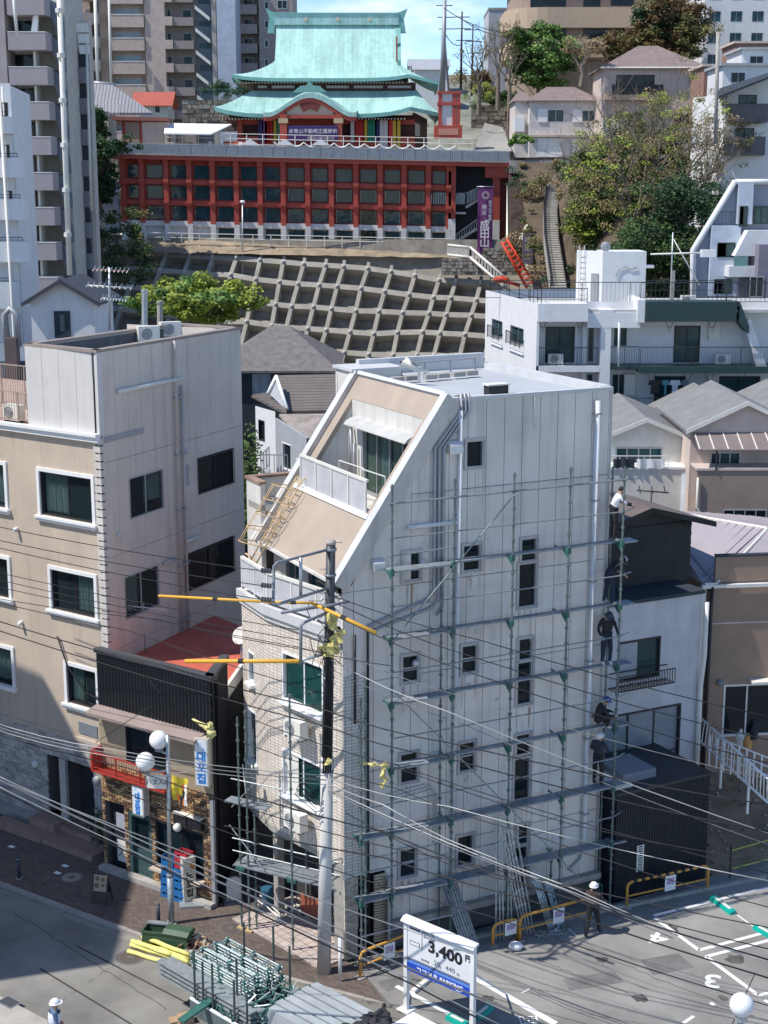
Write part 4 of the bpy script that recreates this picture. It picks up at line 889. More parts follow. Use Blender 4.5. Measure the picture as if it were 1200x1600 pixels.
def a_board():
 f = GF0(143,1412,0,V((1,-.25,0))); t = thing('menu_board','dark framed folding menu board standing on the brick pavement','menu board',f.o)
 tilt = .22; up = V((0,0,1)) * .96 - f.ez * .0
 b = Fr(f.o,f.ex,(UP - f.ez * tilt)); w,h = .52,1.0
 for q in ((0,.04,0,h),(w - .04,w,0,h),(.04,w - .04,h - .04,h),(.04,w - .04,.12,.16)): solid(b,*q,-.02,.02,'frame',mat('dark_wood',(.05,.035,.03),.6),t)
 solid(b,.04,w - .04,.42,h - .04,-.01,.008,'poster',mat('tan_poster',(.38,.3,.22),.6,var=.2),t); solid(b,.04,w - .04,.16,.42,-.01,.006,'lower_panel',MATS['dark_wood'],t)
 mb = MB()
 for x,y,r in ((.16,.82,.08),(.35,.8,.07),(.15,.6,.09),(.36,.62,.06)): mb.prism([b.pt(x + r * math.cos(k * .63),y + r * math.sin(k * .63),.008) for k in range(10)],b.ez * .003)
 mb.build('dish_picture',mat('dish_brown',(.18,.1,.06),.6),t)
 bk = Fr(f.o - f.ez * .48,f.ex,(UP + f.ez * .3));
 for q in ((0,.04,0,h),(w - .04,w,0,h)): solid(bk,*q,-.02,.02,'back_leg',MATS['dark_wood'],t)
 solid(bk,.04,w - .04,.3,h - .02,-.01,.01,'back_panel',MATS['dark_wood'],t)
a_board()
def crate(f,m,lab,g):
 t = thing('beer_crate',lab,'crate',f.pt(.25,0,-.17),g); w,d,h = .5,.36,.27
 for q in ((0,w,0,h,-.02,0),(0,w,0,h,-d,-d + .02),(0,.02,0,h,-d + .02,-.02),(w - .02,w,0,h,-d + .02,-.02)):
  mb = MB(); a0,a1,b0,b1,c0,c1 = q; mb.box(f,a0,a1,.0,.11,c0,c1); mb.box(f,a0,a1,.19,h - .005,c0,c1)
  if a1 - a0 > .1:
   for x in (0,.22,.46): mb.box(f,x,x + .04,.11,.19,c0,c1)
  mb.build('side',m,t)
 solid(f,.02,w - .02,0.005,.02,-d + .02,-.02,'floor',m,t)
Mbl = mat('blue_plastic',(.02,.14,.36),.45,var=.15); Mrd = mat('red_plastic',(.4,.03,.04),.5)
f = GF0(251,1400,0,KF.ex)
for col in range(2):
 for i in range(5 if col == 0 else 4):
  crate(f.off(col * .54,i * .275,-.02 * i),Mbl,f'{("bottom", "second lowest", "middle", "second highest" if col == 0 else "topmost", "topmost")[i]} blue beer crate of the {"left" if col == 0 else "right"} stack by the bar window','blue beer crates stacked at the bar')
crate(f.off(.54,4 * .275,-.1),Mrd,'red crate on top of the right stack of blue crates','red crates on the blue crates'); crate(f.off(.54,5 * .275,-.12),Mrd,'dark red crate above the red crate behind the lamp post','red crates on the blue crates')
def stand_sign():
 f = GF0(288,1414,0,V((1,.15,0))); t = thing('standing_sign','tall cream illuminated sign box standing on a base at the bar','standing sign',f.o)
 solid(f,-.15,.65,0,.08,-.5,.3,'base',M_GALV,t); f4 = Fr(f.o,V((.9,.5,0))); solid(f4,0,.42,.08,1.55,-.25,0,'cabinet',mat('sign_cabinet',0),t); fr2 = f4
 solid(f4,.03,.39,.15,1.5,0,.012,'face',mat('cream_face',(.62,.55,.42),.5,var=.15,scale=6),t)
 for i,ch in enumerate('노포집'): text(ch,f4,.2,.95 - .3 * i,.27,M_BLACK,t,c=.016,bold=.01)
 solid(f4,.22,.37,1.1,1.4,.012,.018,'picture',mat('orange_print',(.5,.2,.06),.6,var=.3,scale=12),t)
stand_sign()
def white_sign():
 f = GF0(352,1412,0,V((1,.3,0))); t = thing('standing_sign','plain white rounded sign panel standing left of the scaffold posts','standing sign',f.o)
 solid(f,-.05,.55,0,.06,-.3,.15,'base',M_STEELG,t)
 pts = [f.pt(.05,.1),f.pt(.5,.1),f.pt(.5,.75),f.pt(.45,.85),f.pt(.3,.88),f.pt(.12,.85),f.pt(.05,.75)]; MB().prism([p - f.ez * .05 for p in pts],f.ez * .1).build('panel',M_CREAM,t)
white_sign()
def leafball(mb,c,r,n,s=.06,sc=(1,1,1),rnd=random,m=None):
 for _ in range(n):
  d = V((rnd.gauss(0,1),rnd.gauss(0,1),rnd.gauss(0,1))).normalized() * r * rnd.uniform(.35,1) ; p = V(c) + V((d.x * sc[0],d.y * sc[1],d.z * sc[2]))
  u = V((rnd.gauss(0,1),rnd.gauss(0,1),rnd.gauss(0,.6))).normalized() * s * rnd.uniform(.6,1.3); w = u.orthogonal().normalized() * s * .7
  mb.face([p - u,p - w,p + u,p + w],m)
 return mb
def potted(u,v,h,lab,leaf,r=.16,z=0):
 p = onz(u,v,z); t = thing('potted_plant',lab,'potted plant',p,'potted plants by the shops')
 MB().tube([p,p + V((0,0,.28))],[r * .7,r],12).build('pot',mat('clay_pot',(.22,.17,.13),.8),t); pipe([p + V((0,0,.25)),p + V((.02,0,h * .6))],.02,'stem',mat('bark_brown',(.12,.09,.06),.9),t)
 leafball(MB(),p + V((0,0,.3 + (h - .3) * .6)),(h - .3) * .45 + .06,160,.06,(1,1,1.1)).build('leaves',leaf,t)
LEAF_D = leaf_mat('leaf_dark',(.03,.07,.025)); LEAF_M = leaf_mat('leaf_mid',(.07,.12,.03)); LEAF_L = leaf_mat('leaf_light',(.2,.3,.05)); LEAF_O = leaf_mat('leaf_olive',(.15,.14,.05)); LEAF_R = leaf_mat('leaf_rusty',(.13,.085,.035))
potted(152,1325,1.3,'taller dark green potted plant by the beige building corner',LEAF_D); potted(163,1330,.8,'shorter potted plant beside the taller one at the corner',LEAF_D,.14); potted(338,1408,.7,'yellowish plant in a pot between the two standing signs',LEAF_O)
def bin_(u,v,lab,open_):
 f = GF0(u,v,-.12,V((1,-.35,0)) if not open_ else V((1,-.2,0))); t = thing('rubbish_bin',lab,'bin',f.o); M = mat('bin_green',(.045,.09,.05),.5,var=.15)
 w,d,h = .75,.5,.5; mb = MB()
 for q in ((0,w,0,h,-.03,0),(0,w,0,h,-d,-d + .03),(0,.03,0,h,-d + .03,-.03),(w - .03,w,0,h,-d + .03,-.03),(.03,w - .03,0,.03,-d + .03,-.03)): mb.box(f,*q)
 mb.build('tub',M,t); MB().box(f,-.03,w + .03,h - .05,h,-.0,.03).build('rim',M,t)
 if open_: solid(f,0,w,h,h + .04,-d - .12,-d + .06,'folded_lid',M_GALV,t)
 else: MB().prism([f.pt(-.04,h + .005,.05),f.pt(-.04,h + .005,-d - .04),f.pt(-.04,h + .12,-d * .8),f.pt(-.04,h + .1,-.1)],f.ex * (w + .08)).build('lid',M,t)
bin_(222,1478,'open dark green rubbish bin with its lid folded back',True); bin_(257,1482,'closed dark green rubbish bin next to the open one',False)
def heap():
 rnd = random.Random(5); p = onz(300,1480,-.12); mb = MB()
 for i in range(60):
  c = p + V((rnd.uniform(-.35,.4),rnd.uniform(-.3,.3),0)); h = max(0,.35 - .7 * abs(c.x - p.x)); z = -.12 + rnd.uniform(0,h + .05); e = V((rnd.gauss(0,1),rnd.gauss(0,1),rnd.gauss(0,.3))).normalized(); f = Fr(V((c.x,c.y,z + .05)),e,e.orthogonal()); mb.box(f,-.15,.15,-.05,.05,-.01,.015,rnd.randrange(3))
 stuff(mb.top('waste_heap',[mat('heap_tan',(.4,.28,.17),.9),mat('heap_brown',(.25,.15,.1),.9),mat('heap_grey',(.5,.45,.38),.9)],'heap of tan and brown scrap pieces beside the green bins','waste heap'))
heap()
def yellow_tubes():
 Mfoam = mat('yellow_foam',(.78,.72,.22),.6,var=.08,scale=4)
 for i,(u0,v0,u1,v1,z) in enumerate(((200,1486,285,1512,0),(204,1476,290,1503,0),(214,1472,296,1498,0),(206,1470,268,1492,.12),(222,1463,296,1492,.13),(250,1482,294,1503,.12))):
  p,q = onz(u0,v0,-.05 + z),onz(u1,v1,-.05 + z); n = 6; t = ['front one of the yellow foam tubes on the road','second yellow foam tube from the front on the road','rear yellow foam tube on the road nearest the bins','upper left yellow foam tube lying on the others','longest upper yellow foam tube by the green bins','short upper yellow foam tube at the right end of the pile'][i]
  MB().tube([p.lerp(q,k / n) + V((0,0,.012 * math.sin(k * 2 + i))) for k in range(n + 1)],.065,10).top('foam_tube',Mfoam,t,'foam tube','yellow foam tubes lying on the road',smooth=True)
yellow_tubes()
# ================================================================== utility pole
WIRES = []
M_WIRE = mat('wire_black',(.012,.012,.015),.6); M_WIREL = mat('wire_silver',(.36,.36,.35),.45,metal=.3); M_WIREG = mat('wire_grey',(.16,.16,.17),.5)
PB = onz(506,1519); PY_ = PB.y
def pole():
 T = thing('utility_pole','tall concrete utility pole with grey brackets in front of the white building','utility pole',PB)
 top = ony(517,845,PY_); H_ = top.z; mid = V((PB.x + (top.x - PB.x) * .5,PY_,6.6))
 pipe([PB,PB.lerp(mid,.5),mid],[.2,.185,.17],'lower_shaft',mat('pole_concrete',(.56,.54,.51),.85,var=.12,bump=.15),T,18)
 pipe([mid,V((*top.xy,H_ - .1))],[.155,.125],'upper_shaft',mat('pole_sleeve',(.05,.055,.06),.5,var=.2),T,16); pipe([V((*top.xy,H_ - .1)),top],.135,'cap',M_CONC,T,14)
 for v in (1400,1205,1190,1060,1000,955,900,860):
  z = ony(510,v,PY_).z; x = PB.x + (top.x - PB.x) * z / H_; pipe([V((x,PY_,z)),V((x,PY_,z + .06))],.19 if z < 6.5 else .165,'band',M_STEELG,T,14)
 X = lambda z: PB.x + (top.x - PB.x) * z / H_
 # cable bundle running down the shaft
 for k in range(4): pipe([V((X(6.2 + .3 * k) - .1 + .06 * k,PY_ - .19,6.2)),V((X(9) - .06 + .05 * k,PY_ - .17,9.0)),V((X(10.6),PY_ - .16,10.4 + k * .2))],.025,'cable',M_WIRE,T,5)
 for k in range(14):                                   # steps
  z = 3 + k * .75; s = 1 if k % 2 else -1; pipe([V((X(z) + s * .12,PY_,z)),V((X(z) + s * .3,PY_,z))],.012,'step_bolt',M_STEELG,T,5)
 def rect(pts_uvz,r=.035,m=M_STEELG,name='bracket'):
  return pipe([onz(*q) for q in pts_uvz],r,name,m,T,8)
 zt = ony(516,858,PY_).z; zb = ony(516,918,PY_).z
 rect([(516,858,zt),(434,879,zt),(428,884,zt - .1),(427,940,zb + .05),(432,945,zb),(516,918,zb)],.04)
 a,b = onz(470,871,zt),onz(470,932,zb); pipe([a,b],.045,'bracket',M_GALV,T)
 Mins = mat('insulator',(.1,.1,.11),.3)
 for v in (893,916,938):
  p = onz(427,v,zt + (zb - zt) * (v - 884) / 60); q = onz(408,v - 2,p.z); mb = MB()
  for k in range(4): mb.tube([p.lerp(q,.2 + k * .22),p.lerp(q,.3 + k * .22)],.07,8)
  mb.tube([p,q],.02,6); mb.build('insulator',Mins,T)
 z1,z2 = ony(514,955,PY_).z,ony(514,1022,PY_).z
 rect([(516,955,z1),(476,972,z1),(470,978,z1 - .1),(470,1038,z2)],.045); rect([(470,1032,z2),(514,1020,z2)],.04,M_GALV); rect([(516,945,z1 + .2),(440,957,z1 + .2)],.05,M_STEELG,'crossarm'); rect([(545,940,z1 + .3),(500,949,z1 + .3)],.04,M_STEELG,'crossarm')
 rect([(523,900,zb),(498,945,z1 + .2)],.02,M_GALV,'stay'); rect([(537,1340,3.2),(500,1350,3.2)],.03,M_GALV,'crossarm')
 rnd = random.Random(2); My = mat('yellow_wrap',(.6,.52,.2),.5,var=.5,scale=9)
 for (u,v,r) in ((517,966,.15),(524,1005,.2),(510,1015,.17),(530,992,.15),(521,978,.12),(512,1192,.1)):
  p = ony(u,v,PY_ - .25); mb = crumple(MB().ball(p,r,18,12,sc=(.9,.9,1.1)),r * .9,8,u); mb.build('yellow_wrap',My,T)
 for k in range(9):
  c = ony(505 + rnd.uniform(-12,16),rnd.uniform(950,1040),PY_ - .2); pts = [c + V((rnd.uniform(.15,.4) * math.cos(t),-.05,rnd.uniform(.2,.45) * math.sin(t))) for t in (0,.8,1.6,2.4,3.2,4)]
  pipe(pts,.012,'loop_cable',M_WIRE,T,4)
 # junction hardware lower down
 for k in range(7):
  c = ony(500,1210 + k * 3,PY_); pts = [c + V((-.1 * k,-.22,.1 * (k % 3))),c + V((-.45 - .04 * k,-.25,-.15 + .1 * (k % 2))),c + V((-.1,-.22,-.4 - .05 * k))]; pipe(pts,.014,'loop_cable',M_WIRE,T,4)
pole()
def wire(pts,m=M_WIRE,r=.014,sag=.0,label=None,name='overhead_wire',group='overhead wires strung across the street'):
 """pts: (u, v, y) way points"""
 P = [ony(*q) for q in pts]; out = []
 for i in range(len(P) - 1):
  n = max(4,int((P[i + 1] - P[i]).length / 1.5))
  for k in range(n + (1 if i == len(P) - 2 else 0)):
   t = k / n; p = P[i].lerp(P[i + 1],t); p.z -= 4 * sag * t * (1 - t); out.append(p)
 return MB().tube(out,r * (.78 if m is not M_WIRE else 1),5).top(name,m,label,'wire',group,smooth=True)
PX = 38.4
for i,(q,m,r,sag,lab) in enumerate([
 ([(-30,817,47),(410,892,39)],0,.014,.1,'topmost thin wire from the left edge to the upper insulator of the pole'),
 ([(-30,838,47),(410,915,39)],0,.014,.1,'thin wire ending at the middle insulator of the pole'),
 ([(-30,849,47),(410,937,39)],0,.014,.1,'thin wire ending at the lowest insulator of the pole'),
 ([(-30,888,47),(470,985,38.6)],0,.012,.1,'thin wire crossing the second floor windows to the lower bracket, upper one'),
 ([(-30,899,47),(470,1000,38.6)],0,.012,.1,'thin wire just below the upper one on the lower bracket'),
 ([(-30,911,47),(470,1012,38.6),(610,1040,37)],0,.012,.05,'thin wire passing the lower bracket towards the scaffold'),
 ([(-30,930,46),(250,968,42),(510,1020,38.2)],0,.012,.08,'thin wire crossing the wall aerial and the red roof'),
 ([(-30,934,45),(200,985,42),(510,1085,38.2)],0,.013,.05,'thin wire dropping over the black cladding to the pole'),
 ([(-30,962,45),(510,1110,38.2),(700,1160,36),(1230,1262,33)],0,.018,.1,'black wire crossing from the beige wall to the right edge below the third window'),
 ([(-30,976,45),(510,1135,38.2),(700,1185,36),(1230,1305,33)],0,.018,.1,'black wire running just below the one under the third window'),
 ([(495,921,PX),(750,1000,36),(1230,1126,34)],0,.014,.1,'highest thin wire from the pole to the right edge'),
 ([(520,940,PX),(750,1030,36),(1230,1163,34)],0,.014,.1,'second highest thin wire from the pole to the right edge'),
 ([(520,960,PX),(750,1056,36),(1230,1200,34)],0,.014,.1,'third highest thin wire from the pole to the right edge'),
 ([(516,1010,PX),(700,1082,36),(1230,1225,33)],2,.012,.1,'grey wire leaving the yellow wraps to the right'),
 ([(516,1030,PX),(700,1112,36),(1230,1312,33)],1,.017,.1,'bright silver wire sloping down to the right across the workers'),
 ([(516,1045,PX),(720,1130,36),(1230,1330,33)],2,.012,.1,'grey wire just below the bright silver one'),
 ([(512,1215,PX),(700,1260,36),(1230,1382,32)],1,.018,.1,'silver wire crossing the middle of the black shed'),
 ([(512,1225,PX),(600,1258,37),(700,1312,36),(900,1390,34),(1046,1454,33),(1230,1512,32)],1,.022,.02,'upper cable of the silver bundle crossing to the car park'),
 ([(512,1232,PX),(700,1317,35.8),(900,1396,34),(1060,1462,33)],1,.02,.02,'middle cable of the silver bundle crossing to the car park'),
 ([(512,1236,PX),(700,1322,35.6),(880,1390,34),(1052,1466,33)],2,.016,.02,'lower cable of the silver bundle crossing to the car park'),
 ([(-30,1122,40),(167,1170,38),(510,1212,38)],1,.016,.1,'top silver cable in front of the brick bar'),
 ([(-30,1127,40),(167,1176,38),(510,1219,38)],2,.02,.1,'second cable in front of the brick bar'),
 ([(-30,1132,40),(167,1181,38),(510,1226,38)],1,.013,.1,'third cable in front of the brick bar'),
 ([(-30,1140,40),(200,1200,38),(510,1300,37),(720,1346,35),(1230,1455,31)],0,.014,.05,'black wire crossing the brick bar then the lower windows'),
 ([(-30,1200,33),(170,1290,33),(400,1392,33),(640,1500,33)],1,.02,.02,'upper silver cable of the thick bundle at the bottom left'),
 ([(-30,1204,33),(170,1300,33),(400,1403,33),(640,1513,33),(900,1620,33)],2,.035,.02,'thick dark cable of the bundle at the bottom left'),
 ([(-30,1215,32),(170,1312,32),(400,1420,32),(640,1530,32),(800,1610,32)],1,.018,.02,'lower silver cable of the bundle at the bottom left'),
 ([(-30,1219,32),(170,1317,32),(400,1425,32),(640,1536,32),(800,1617,32)],0,.02,.02,'black cable under the lower silver one at the bottom left'),
 ([(-30,1206,34),(167,1285,34),(340,1350,34),(640,1454,34),(820,1518,33),(1090,1606,32)],1,.016,.02,'twisted silver wire passing the price sign'),
 ([(380,1118,37),(620,1196,36),(1230,1372,32)],0,.012,.1,'thin black wire crossing the scaffold below its third deck'),
 ([(380,1160,37),(620,1232,36),(820,1300,34),(1230,1425,31)],0,.012,.1,'thin black wire crossing the shed and the barrier'),
 ([(380,1240,36),(600,1300,35),(820,1381,33),(1230,1508,31)],0,.02,.05,'black wire crossing the painted number four'),
 ([(350,1290,36),(600,1340,35),(820,1404,33),(1230,1537,31)],0,.02,.05,'black wire crossing above the painted number three'),
 ([(540,1270,36),(700,1350,34),(1230,1490,31)],0,.014,.05,'thin black wire between the two crossing the car park'),
 ([(620,1200,35),(900,1290,34),(1230,1352,32)],0,.011,.05,'thin dark wire in front of the lowest worker on the scaffold'),
 ([(200,1240,36),(480,1345,35),(760,1430,33),(1230,1580,31)],0,.014,.05,'thin black wire crossing the foot of the scaffold'),
 ([(1180,1520,30),(1140,1610,30)],0,.012,0,'short slanting wire behind the near globe lamp'),
 ([(150,1460 - 300,38),(240,1100,38)],0,.01,0,'short thin stay wire by the beige corner'),
 ([(235,1065,40),(325,1133,41)],0,.022,.3,'drooping cable ending at the yellow joint under the canopy'),
]): wire(q,[M_WIRE,M_WIREL,M_WIREG][m],r,sag,lab)
M_ORG = mat('orange_sleeve',(.72,.38,.05),.5,var=.1)
def sleeve(pts,lab,r=.04):
 P = [ony(*q) for q in pts]; t = thing('line_sleeve',lab,'cable sleeve',P[0],'orange insulating sleeves on the overhead lines')
 pipe(P,r,'tube',M_ORG,t,8); m = P[0].lerp(P[-1],.5); d = (P[-1] - P[0]).normalized() * .08; MB().tube([m - d,m + d],r * 1.25,8).build('joint',M_BLACK,t)
sleeve([(248,931,40.5),(430,941,38.6)],'upper orange sleeve left of the pole in front of the grilled window'); sleeve([(430,941,38.6),(487,942,38.4)],'short orange sleeve at the grey bracket'); sleeve([(487,942,38),(588,989,37)],'orange sleeve sloping down right of the pole',.05); sleeve([(290,1033,40),(468,1033,38.4)],'lower orange sleeve ending at the lower bracket',.06)
def joint2():
 mb = MB(); rnd = random.Random(9)
 for k in range(5):
  c = ony(601 + rnd.uniform(-4,4),1195 + 8 * k,38.7); mb.ball(c,.09,14,9,sc=(.8,.8,1.2))
 mb.tube([ony(560,1193,38.8).lerp(ony(598,1195,38.7),k / 8) for k in range(9)],.04,6); crumple(mb,.1,9); mb.top('wrapped_cable_joint',MATS['yellow_wrap'],'yellow wrapped cable joints hanging at the tiled corner of the white building','cable wrap')
joint2()
# ================================================================== price sign
def price_sign():
 b0,b1 = onz(635,1577),onz(738,1625); f = wall(b0,b1); L = (b1 - b0).length
 T = thing('price_sign','white parking price board with blue base strip on two posts','sign',f.pt(L / 2,0))
 z0 = f.px(637,1514)[1]; zt = f.px(636,1438)[1]; zm = f.px(637,1495)[1]; M_SG = mat('sign_white',(.74,.74,.75),.5,var=.03)
 for a in (0,L): solid(f,a - .06,a + .06,0,zt + .1,-.06,.06,'post',M_WHITE,T)
 solid(f,.06,L - .06,zm,zt,-.03,.04,'price_panel',M_SG,T); solid(f,.06,L - .06,z0,zm - .01,-.03,.045,'blue_panel',mat('sign_royal',(.02,.08,.5),.5),T)
 MB().prism([f.pt(-.1,zt + .12,-.1),f.pt(-.1,zt + .12,.02),f.pt(-.1,zt + .03,.15),f.pt(-.1,zt - .0,.15),f.pt(-.1,zt + .06,-.1)],f.ex * (L + .2)).build('hood',M_WHITE,T)
 solid(f,.06,L - .06,zm + .0,zm + .05,.04,.048,'line',M_STEELG,T)
 p = lambda u,v: f.px(u,v,.05)
 K = M_BLACK; sc_ = 1.0
 text('3,400',f,*p(695,1490),.46,K,T,c=.045,bold=.015,wide=1.15); text('円',f,*p(731,1499),.2,K,T,c=.045,bold=.01)
 text('20分 440円',f,*p(696,1498)[:1],p(690,1497)[1] - .02,.2,M_STEELG,T,c=.045) if 0 else text('20   440',f,p(695,1500)[0] - .02,p(695,1500)[1] - .22,.2,M_STEELG,T,c=.045,wide=1.1); text('分',f,p(690,1500)[0] - .06,p(690,1500)[1] - .24,.1,M_STEELG,T,c=.045); text('円',f,p(711,1507)[0] + .1,p(690,1500)[1] - .24,.1,M_STEELG,T,c=.045)
 a,b = p(648,1450); solid(f,a - .17,a + .17,b - .07,b + .08,.04,.047,'black_label',K,T); text('24時間',f,a,b,.1,M_WHITE,T,c=.05)
 a2,b2 = p(648,1475); solid(f,a2 - .17,a2 + .17,b2 - .06,b2 + .06,.04,.047,'outlined_label',K,T); solid(f,a2 - .155,a2 + .155,b2 - .045,b2 + .045,.047,.05,'outlined_label',M_SG,T)
 solid(f,a + .24,a + .26,b2 - .12,b + .1,.04,.047,'line',M_STEELG,T); text('全日 1日',f,a + .48,b - .02,.11,K,T,c=.045); text('最大料金',f,a + .5,b - .14,.1,M_STEELG,T,c=.045)
 text('最大料金',f,p(680,1490)[0] - .35,p(675,1493)[1] - .25,.07,M_STEELG,T,c=.045)
 zc = (z0 + zm) / 2; text('ココヨミ PARKING',f,L * .52,zc - .05,.19,M_WHITE,T,c=.05,bold=.008); text('www',f,L * .8,z0 + .045,.08,M_WHITE,T,c=.05)
 for i in range(2): solid(f,.06,L - .06,zm - .05 - .04 * i,zm - .035 - .04 * i,.045,.05,'stripe',mat('light_blue',(.25,.45,.75),.5),T)
 q = onz(790,1552,.05); pipe([f.pt(L,1.9,-.05),q],.03,'brace',M_WHITE,T); q2 = onz(672,1530,.05); pipe([f.pt(.0,.1,-.05),onz(640,1552,0.03)],.03,'brace',M_WHITE,T)
 for a in (0,L): solid(f,a - .2,a + .2,0,.03,-.2,.2,'base_plate',M_WHITE,T)
price_sign()
f = Fr(onz(645,1552,0),onz(683,1522,0) - onz(645,1552,0)); solid(f,0,.9 * 1.3,.0,.1,-.07,.07,'wheel_stop',M_CREAM,None); o = bpy.data.objects['wheel_stop']; tag(o,'pale wheel stop lying behind the price sign','wheel stop')
# teal topped wheel stops
def wstop(u0,v0,u1,v1,lab):
 p,q = onz(u0,v0,.05),onz(u1,v1,.05); f = Fr(V((p.x,p.y,0)),q - p); f = Fr(V((p.x,p.y,0)),V(((q - p).x,(q - p).y,0))); L = (q - p).length; t = thing('wheel_stop',lab,'wheel stop',f.pt(L / 2,0),'teal wheel stops in the car park')
 fx = Fr(f.o,f.ex,UP); MB().prism([fx.pt(0,0,.13),fx.pt(0,.1,.1),fx.pt(0,.12,-.1),fx.pt(0,0,-.13)],fx.ex * L).build('block',mat('teal_rubber',(.0,.33,.27),.5,var=.12),t)
 solid(fx,L * .15,L * .85,.115,.13,-.06,.04,'tape',M_CREAM,t)
wstop(1112,1402,1146,1427,'teal and white wheel stop at the far parking bay'); wstop(1180,1448,1215,1468,'teal wheel stop cut by the right edge'); wstop(742,1592,766,1573,'teal wheel stop right of the price sign post'); wstop(700,1588,728,1602,'teal wheel stop at the bottom edge by the price sign')
# ================================================================== barriers
def barrier(u0,v0,u1,v1,h,lab,stripes=True,inner=True):
 p,q = onz(u0,v0),onz(u1,v1); f = Fr(p,q - p); L = (q - p).length; t = thing('tube_barrier',lab,'barrier',f.pt(L / 2,0),'orange tube barriers along the car park')
 Mo = mat('barrier_orange',(.6,.3,.06),.5,var=.1); r = .045; pts = [f.pt(0,0),f.pt(0,h - .15),f.pt(.06,h - .04),f.pt(.18,h),f.pt(L - .18,h),f.pt(L - .06,h - .04),f.pt(L,h - .15),f.pt(L,0)]
 pipe(pts,r,'hoop',Mo,t,10); pipe([f.pt(0,h * .45),f.pt(L,h * .45)],.03,'lower_rail',Mo,t)
 if stripes:
  k = 0
  while .2 + k * .3 < L - .3: MB().tube([f.pt(.2 + k * .3,h),f.pt(.34 + k * .3,h)],r + .004,10).build('black_stripe',M_BLACK,t); k += 1
 for a in (0,L): solid(f,a - .12,a + .12,0,.03,-.12,.12,'foot',M_CONC,t)
 s = solid(f,L * .45,L * .45 + .4,h * .35,h * .95,.05,.06,'notice',M_WHITE,t); solid(f,L * .45 + .06,L * .45 + .34,h * .6,h * .85,.061,.065,'notice_print',mat('print_mauve',(.4,.3,.45),.7,var=.3,scale=15),s)
barrier(979,1418,1105,1390,.85,'long orange and black striped barrier in front of the black shed'); barrier(812,1470,922,1440,.8,'orange barrier with a notice behind the ground worker',False); barrier(563,1528,640,1497,.8,'orange tube barrier left of the price sign',False)
barrier(770,1478,808,1468,.7,'short orange barrier behind the upright tubes',False)
# concrete kerb along the wall
p,q = onz(560,1507),onz(1230,1366); f = Fr(p,q - p); n = int((q - p).length / .9)
for i in range(n): o = MB().box(f,i * .9 + .01,i * .9 + .89,0,.1,-.14,0).build('kerb_block',M_CONC); o['kind'] = 'structure'
MB().ball(onz(806,1478,.12),.22,10,7,sc=(1,.8,.6)).top('white_bundle',M_WHITE,'small white cloth bundle on the ground by the tubes','bundle')
mb = MB(); rnd = random.Random(12)
for k in range(16):
 c = onz(rnd.uniform(845,900),rnd.uniform(1448,1466),.06); d = V((rnd.uniform(-1,1),rnd.uniform(-1,1),rnd.uniform(-.1,.4))).normalized() * .2; mb.tube([c - d,c + d],.02,5)
stuff(mb.top('clamp_pile',M_GALV,'loose pile of small scaffold clamps on the ground by the worker','clamps'))
for u,v,lab in ((925,1420,'green handled tool crate right of the ground worker'),(865,1440,'green scaffold brace rack left of the ground worker')):
 f = GF0(u,v,0,WS.ex); mb = MB()
 for a in (0,.35):
  for c in (0,-.3): mb.tube([f.pt(a,0,c),f.pt(a,.75,c)],.02)
 for z in (.1,.4,.75):
  mb.tube([f.pt(0,z,0),f.pt(.35,z,0)],.018); mb.tube([f.pt(0,z,-.3),f.pt(.35,z,-.3)],.018); mb.tube([f.pt(0,z,0),f.pt(0,z,-.3)],.018); mb.tube([f.pt(.35,z,0),f.pt(.35,z,-.3)],.018)
 mb.top('tool_rack',M_GRN,lab,'tool rack')
# ================================================================== scaffold on the street side
def street_scaffold():
 T = thing('street_scaffolding','scaffolding posts and planks along the shop entrance under the tiled front','scaffolding',onz(450,1475))
 F_ = wall(onz(378,1452),onz(548,1497)); L = (onz(548,1497) - onz(378,1452)).length
 for u,v,ut,vt in ((378,1450,383,1120),(390,1455,400,1110),(401,1450,428,1140),(458,1487,460,1085),(536,1478,541,1105),(546,1490,550,1110),(355,1380,352,1195)):
  a,_ = F_.px(u,v); a = F_.px(u,v)[0]; p = onz(u,v); z = ony(ut,vt,p.y).z; f = Fr(p,F_.ex); post_mb(f,0,0,.05,z).build('post',M_POST,T); MB().box(f,-.12,.12,0,.05,-.1,.1).build('base_plate',mat('tan_ply',(.5,.36,.18),.8),T)
 for z,a0,a1,c0,c1 in ((2.12,-.2,3.6,-.3,.05),(4.05,-.6,.9,-.5,-.1),(2.12,-.2,3.6,-.7,-.35)):
  n = 2 if a1 > 2 else 1
  for k in range(n): plank_mb(F_,a0 + (a1 - a0) * k / n,a0 + (a1 - a0) * (k + 1) / n - .03,z,c0,c1).build('plank',M_DECK,T)
 for z in (2.6,3.0,4.9): MB().tube([F_.pt(-.2,z,.1),F_.pt(1.6 if z > 4 else L,z,.1)],.022,6).build('ledger',M_TUBE,T)
 for z in (2.1,4.0): MB().tube([F_.pt(-.2,z,.1),F_.pt(-.6,z,-2.0)],.022,6).build('ledger',M_TUBE,T)
 MB().tube([F_.pt(-.3,3.4,.1),F_.pt(.9,2.2,.1)],.018,6).build('brace',M_GALV,T); MB().tube([F_.pt(-.5,4.9,-1),F_.pt(.3,4.0,0)],.018,6).build('brace',M_GALV,T)
 for a in (-.1,1.7,L - .3): MB().box(F_,a,a + .3,2.0,2.1,-.1,.12).build('bracket',M_GRN,T)
street_scaffold()
rnd = random.Random(21)
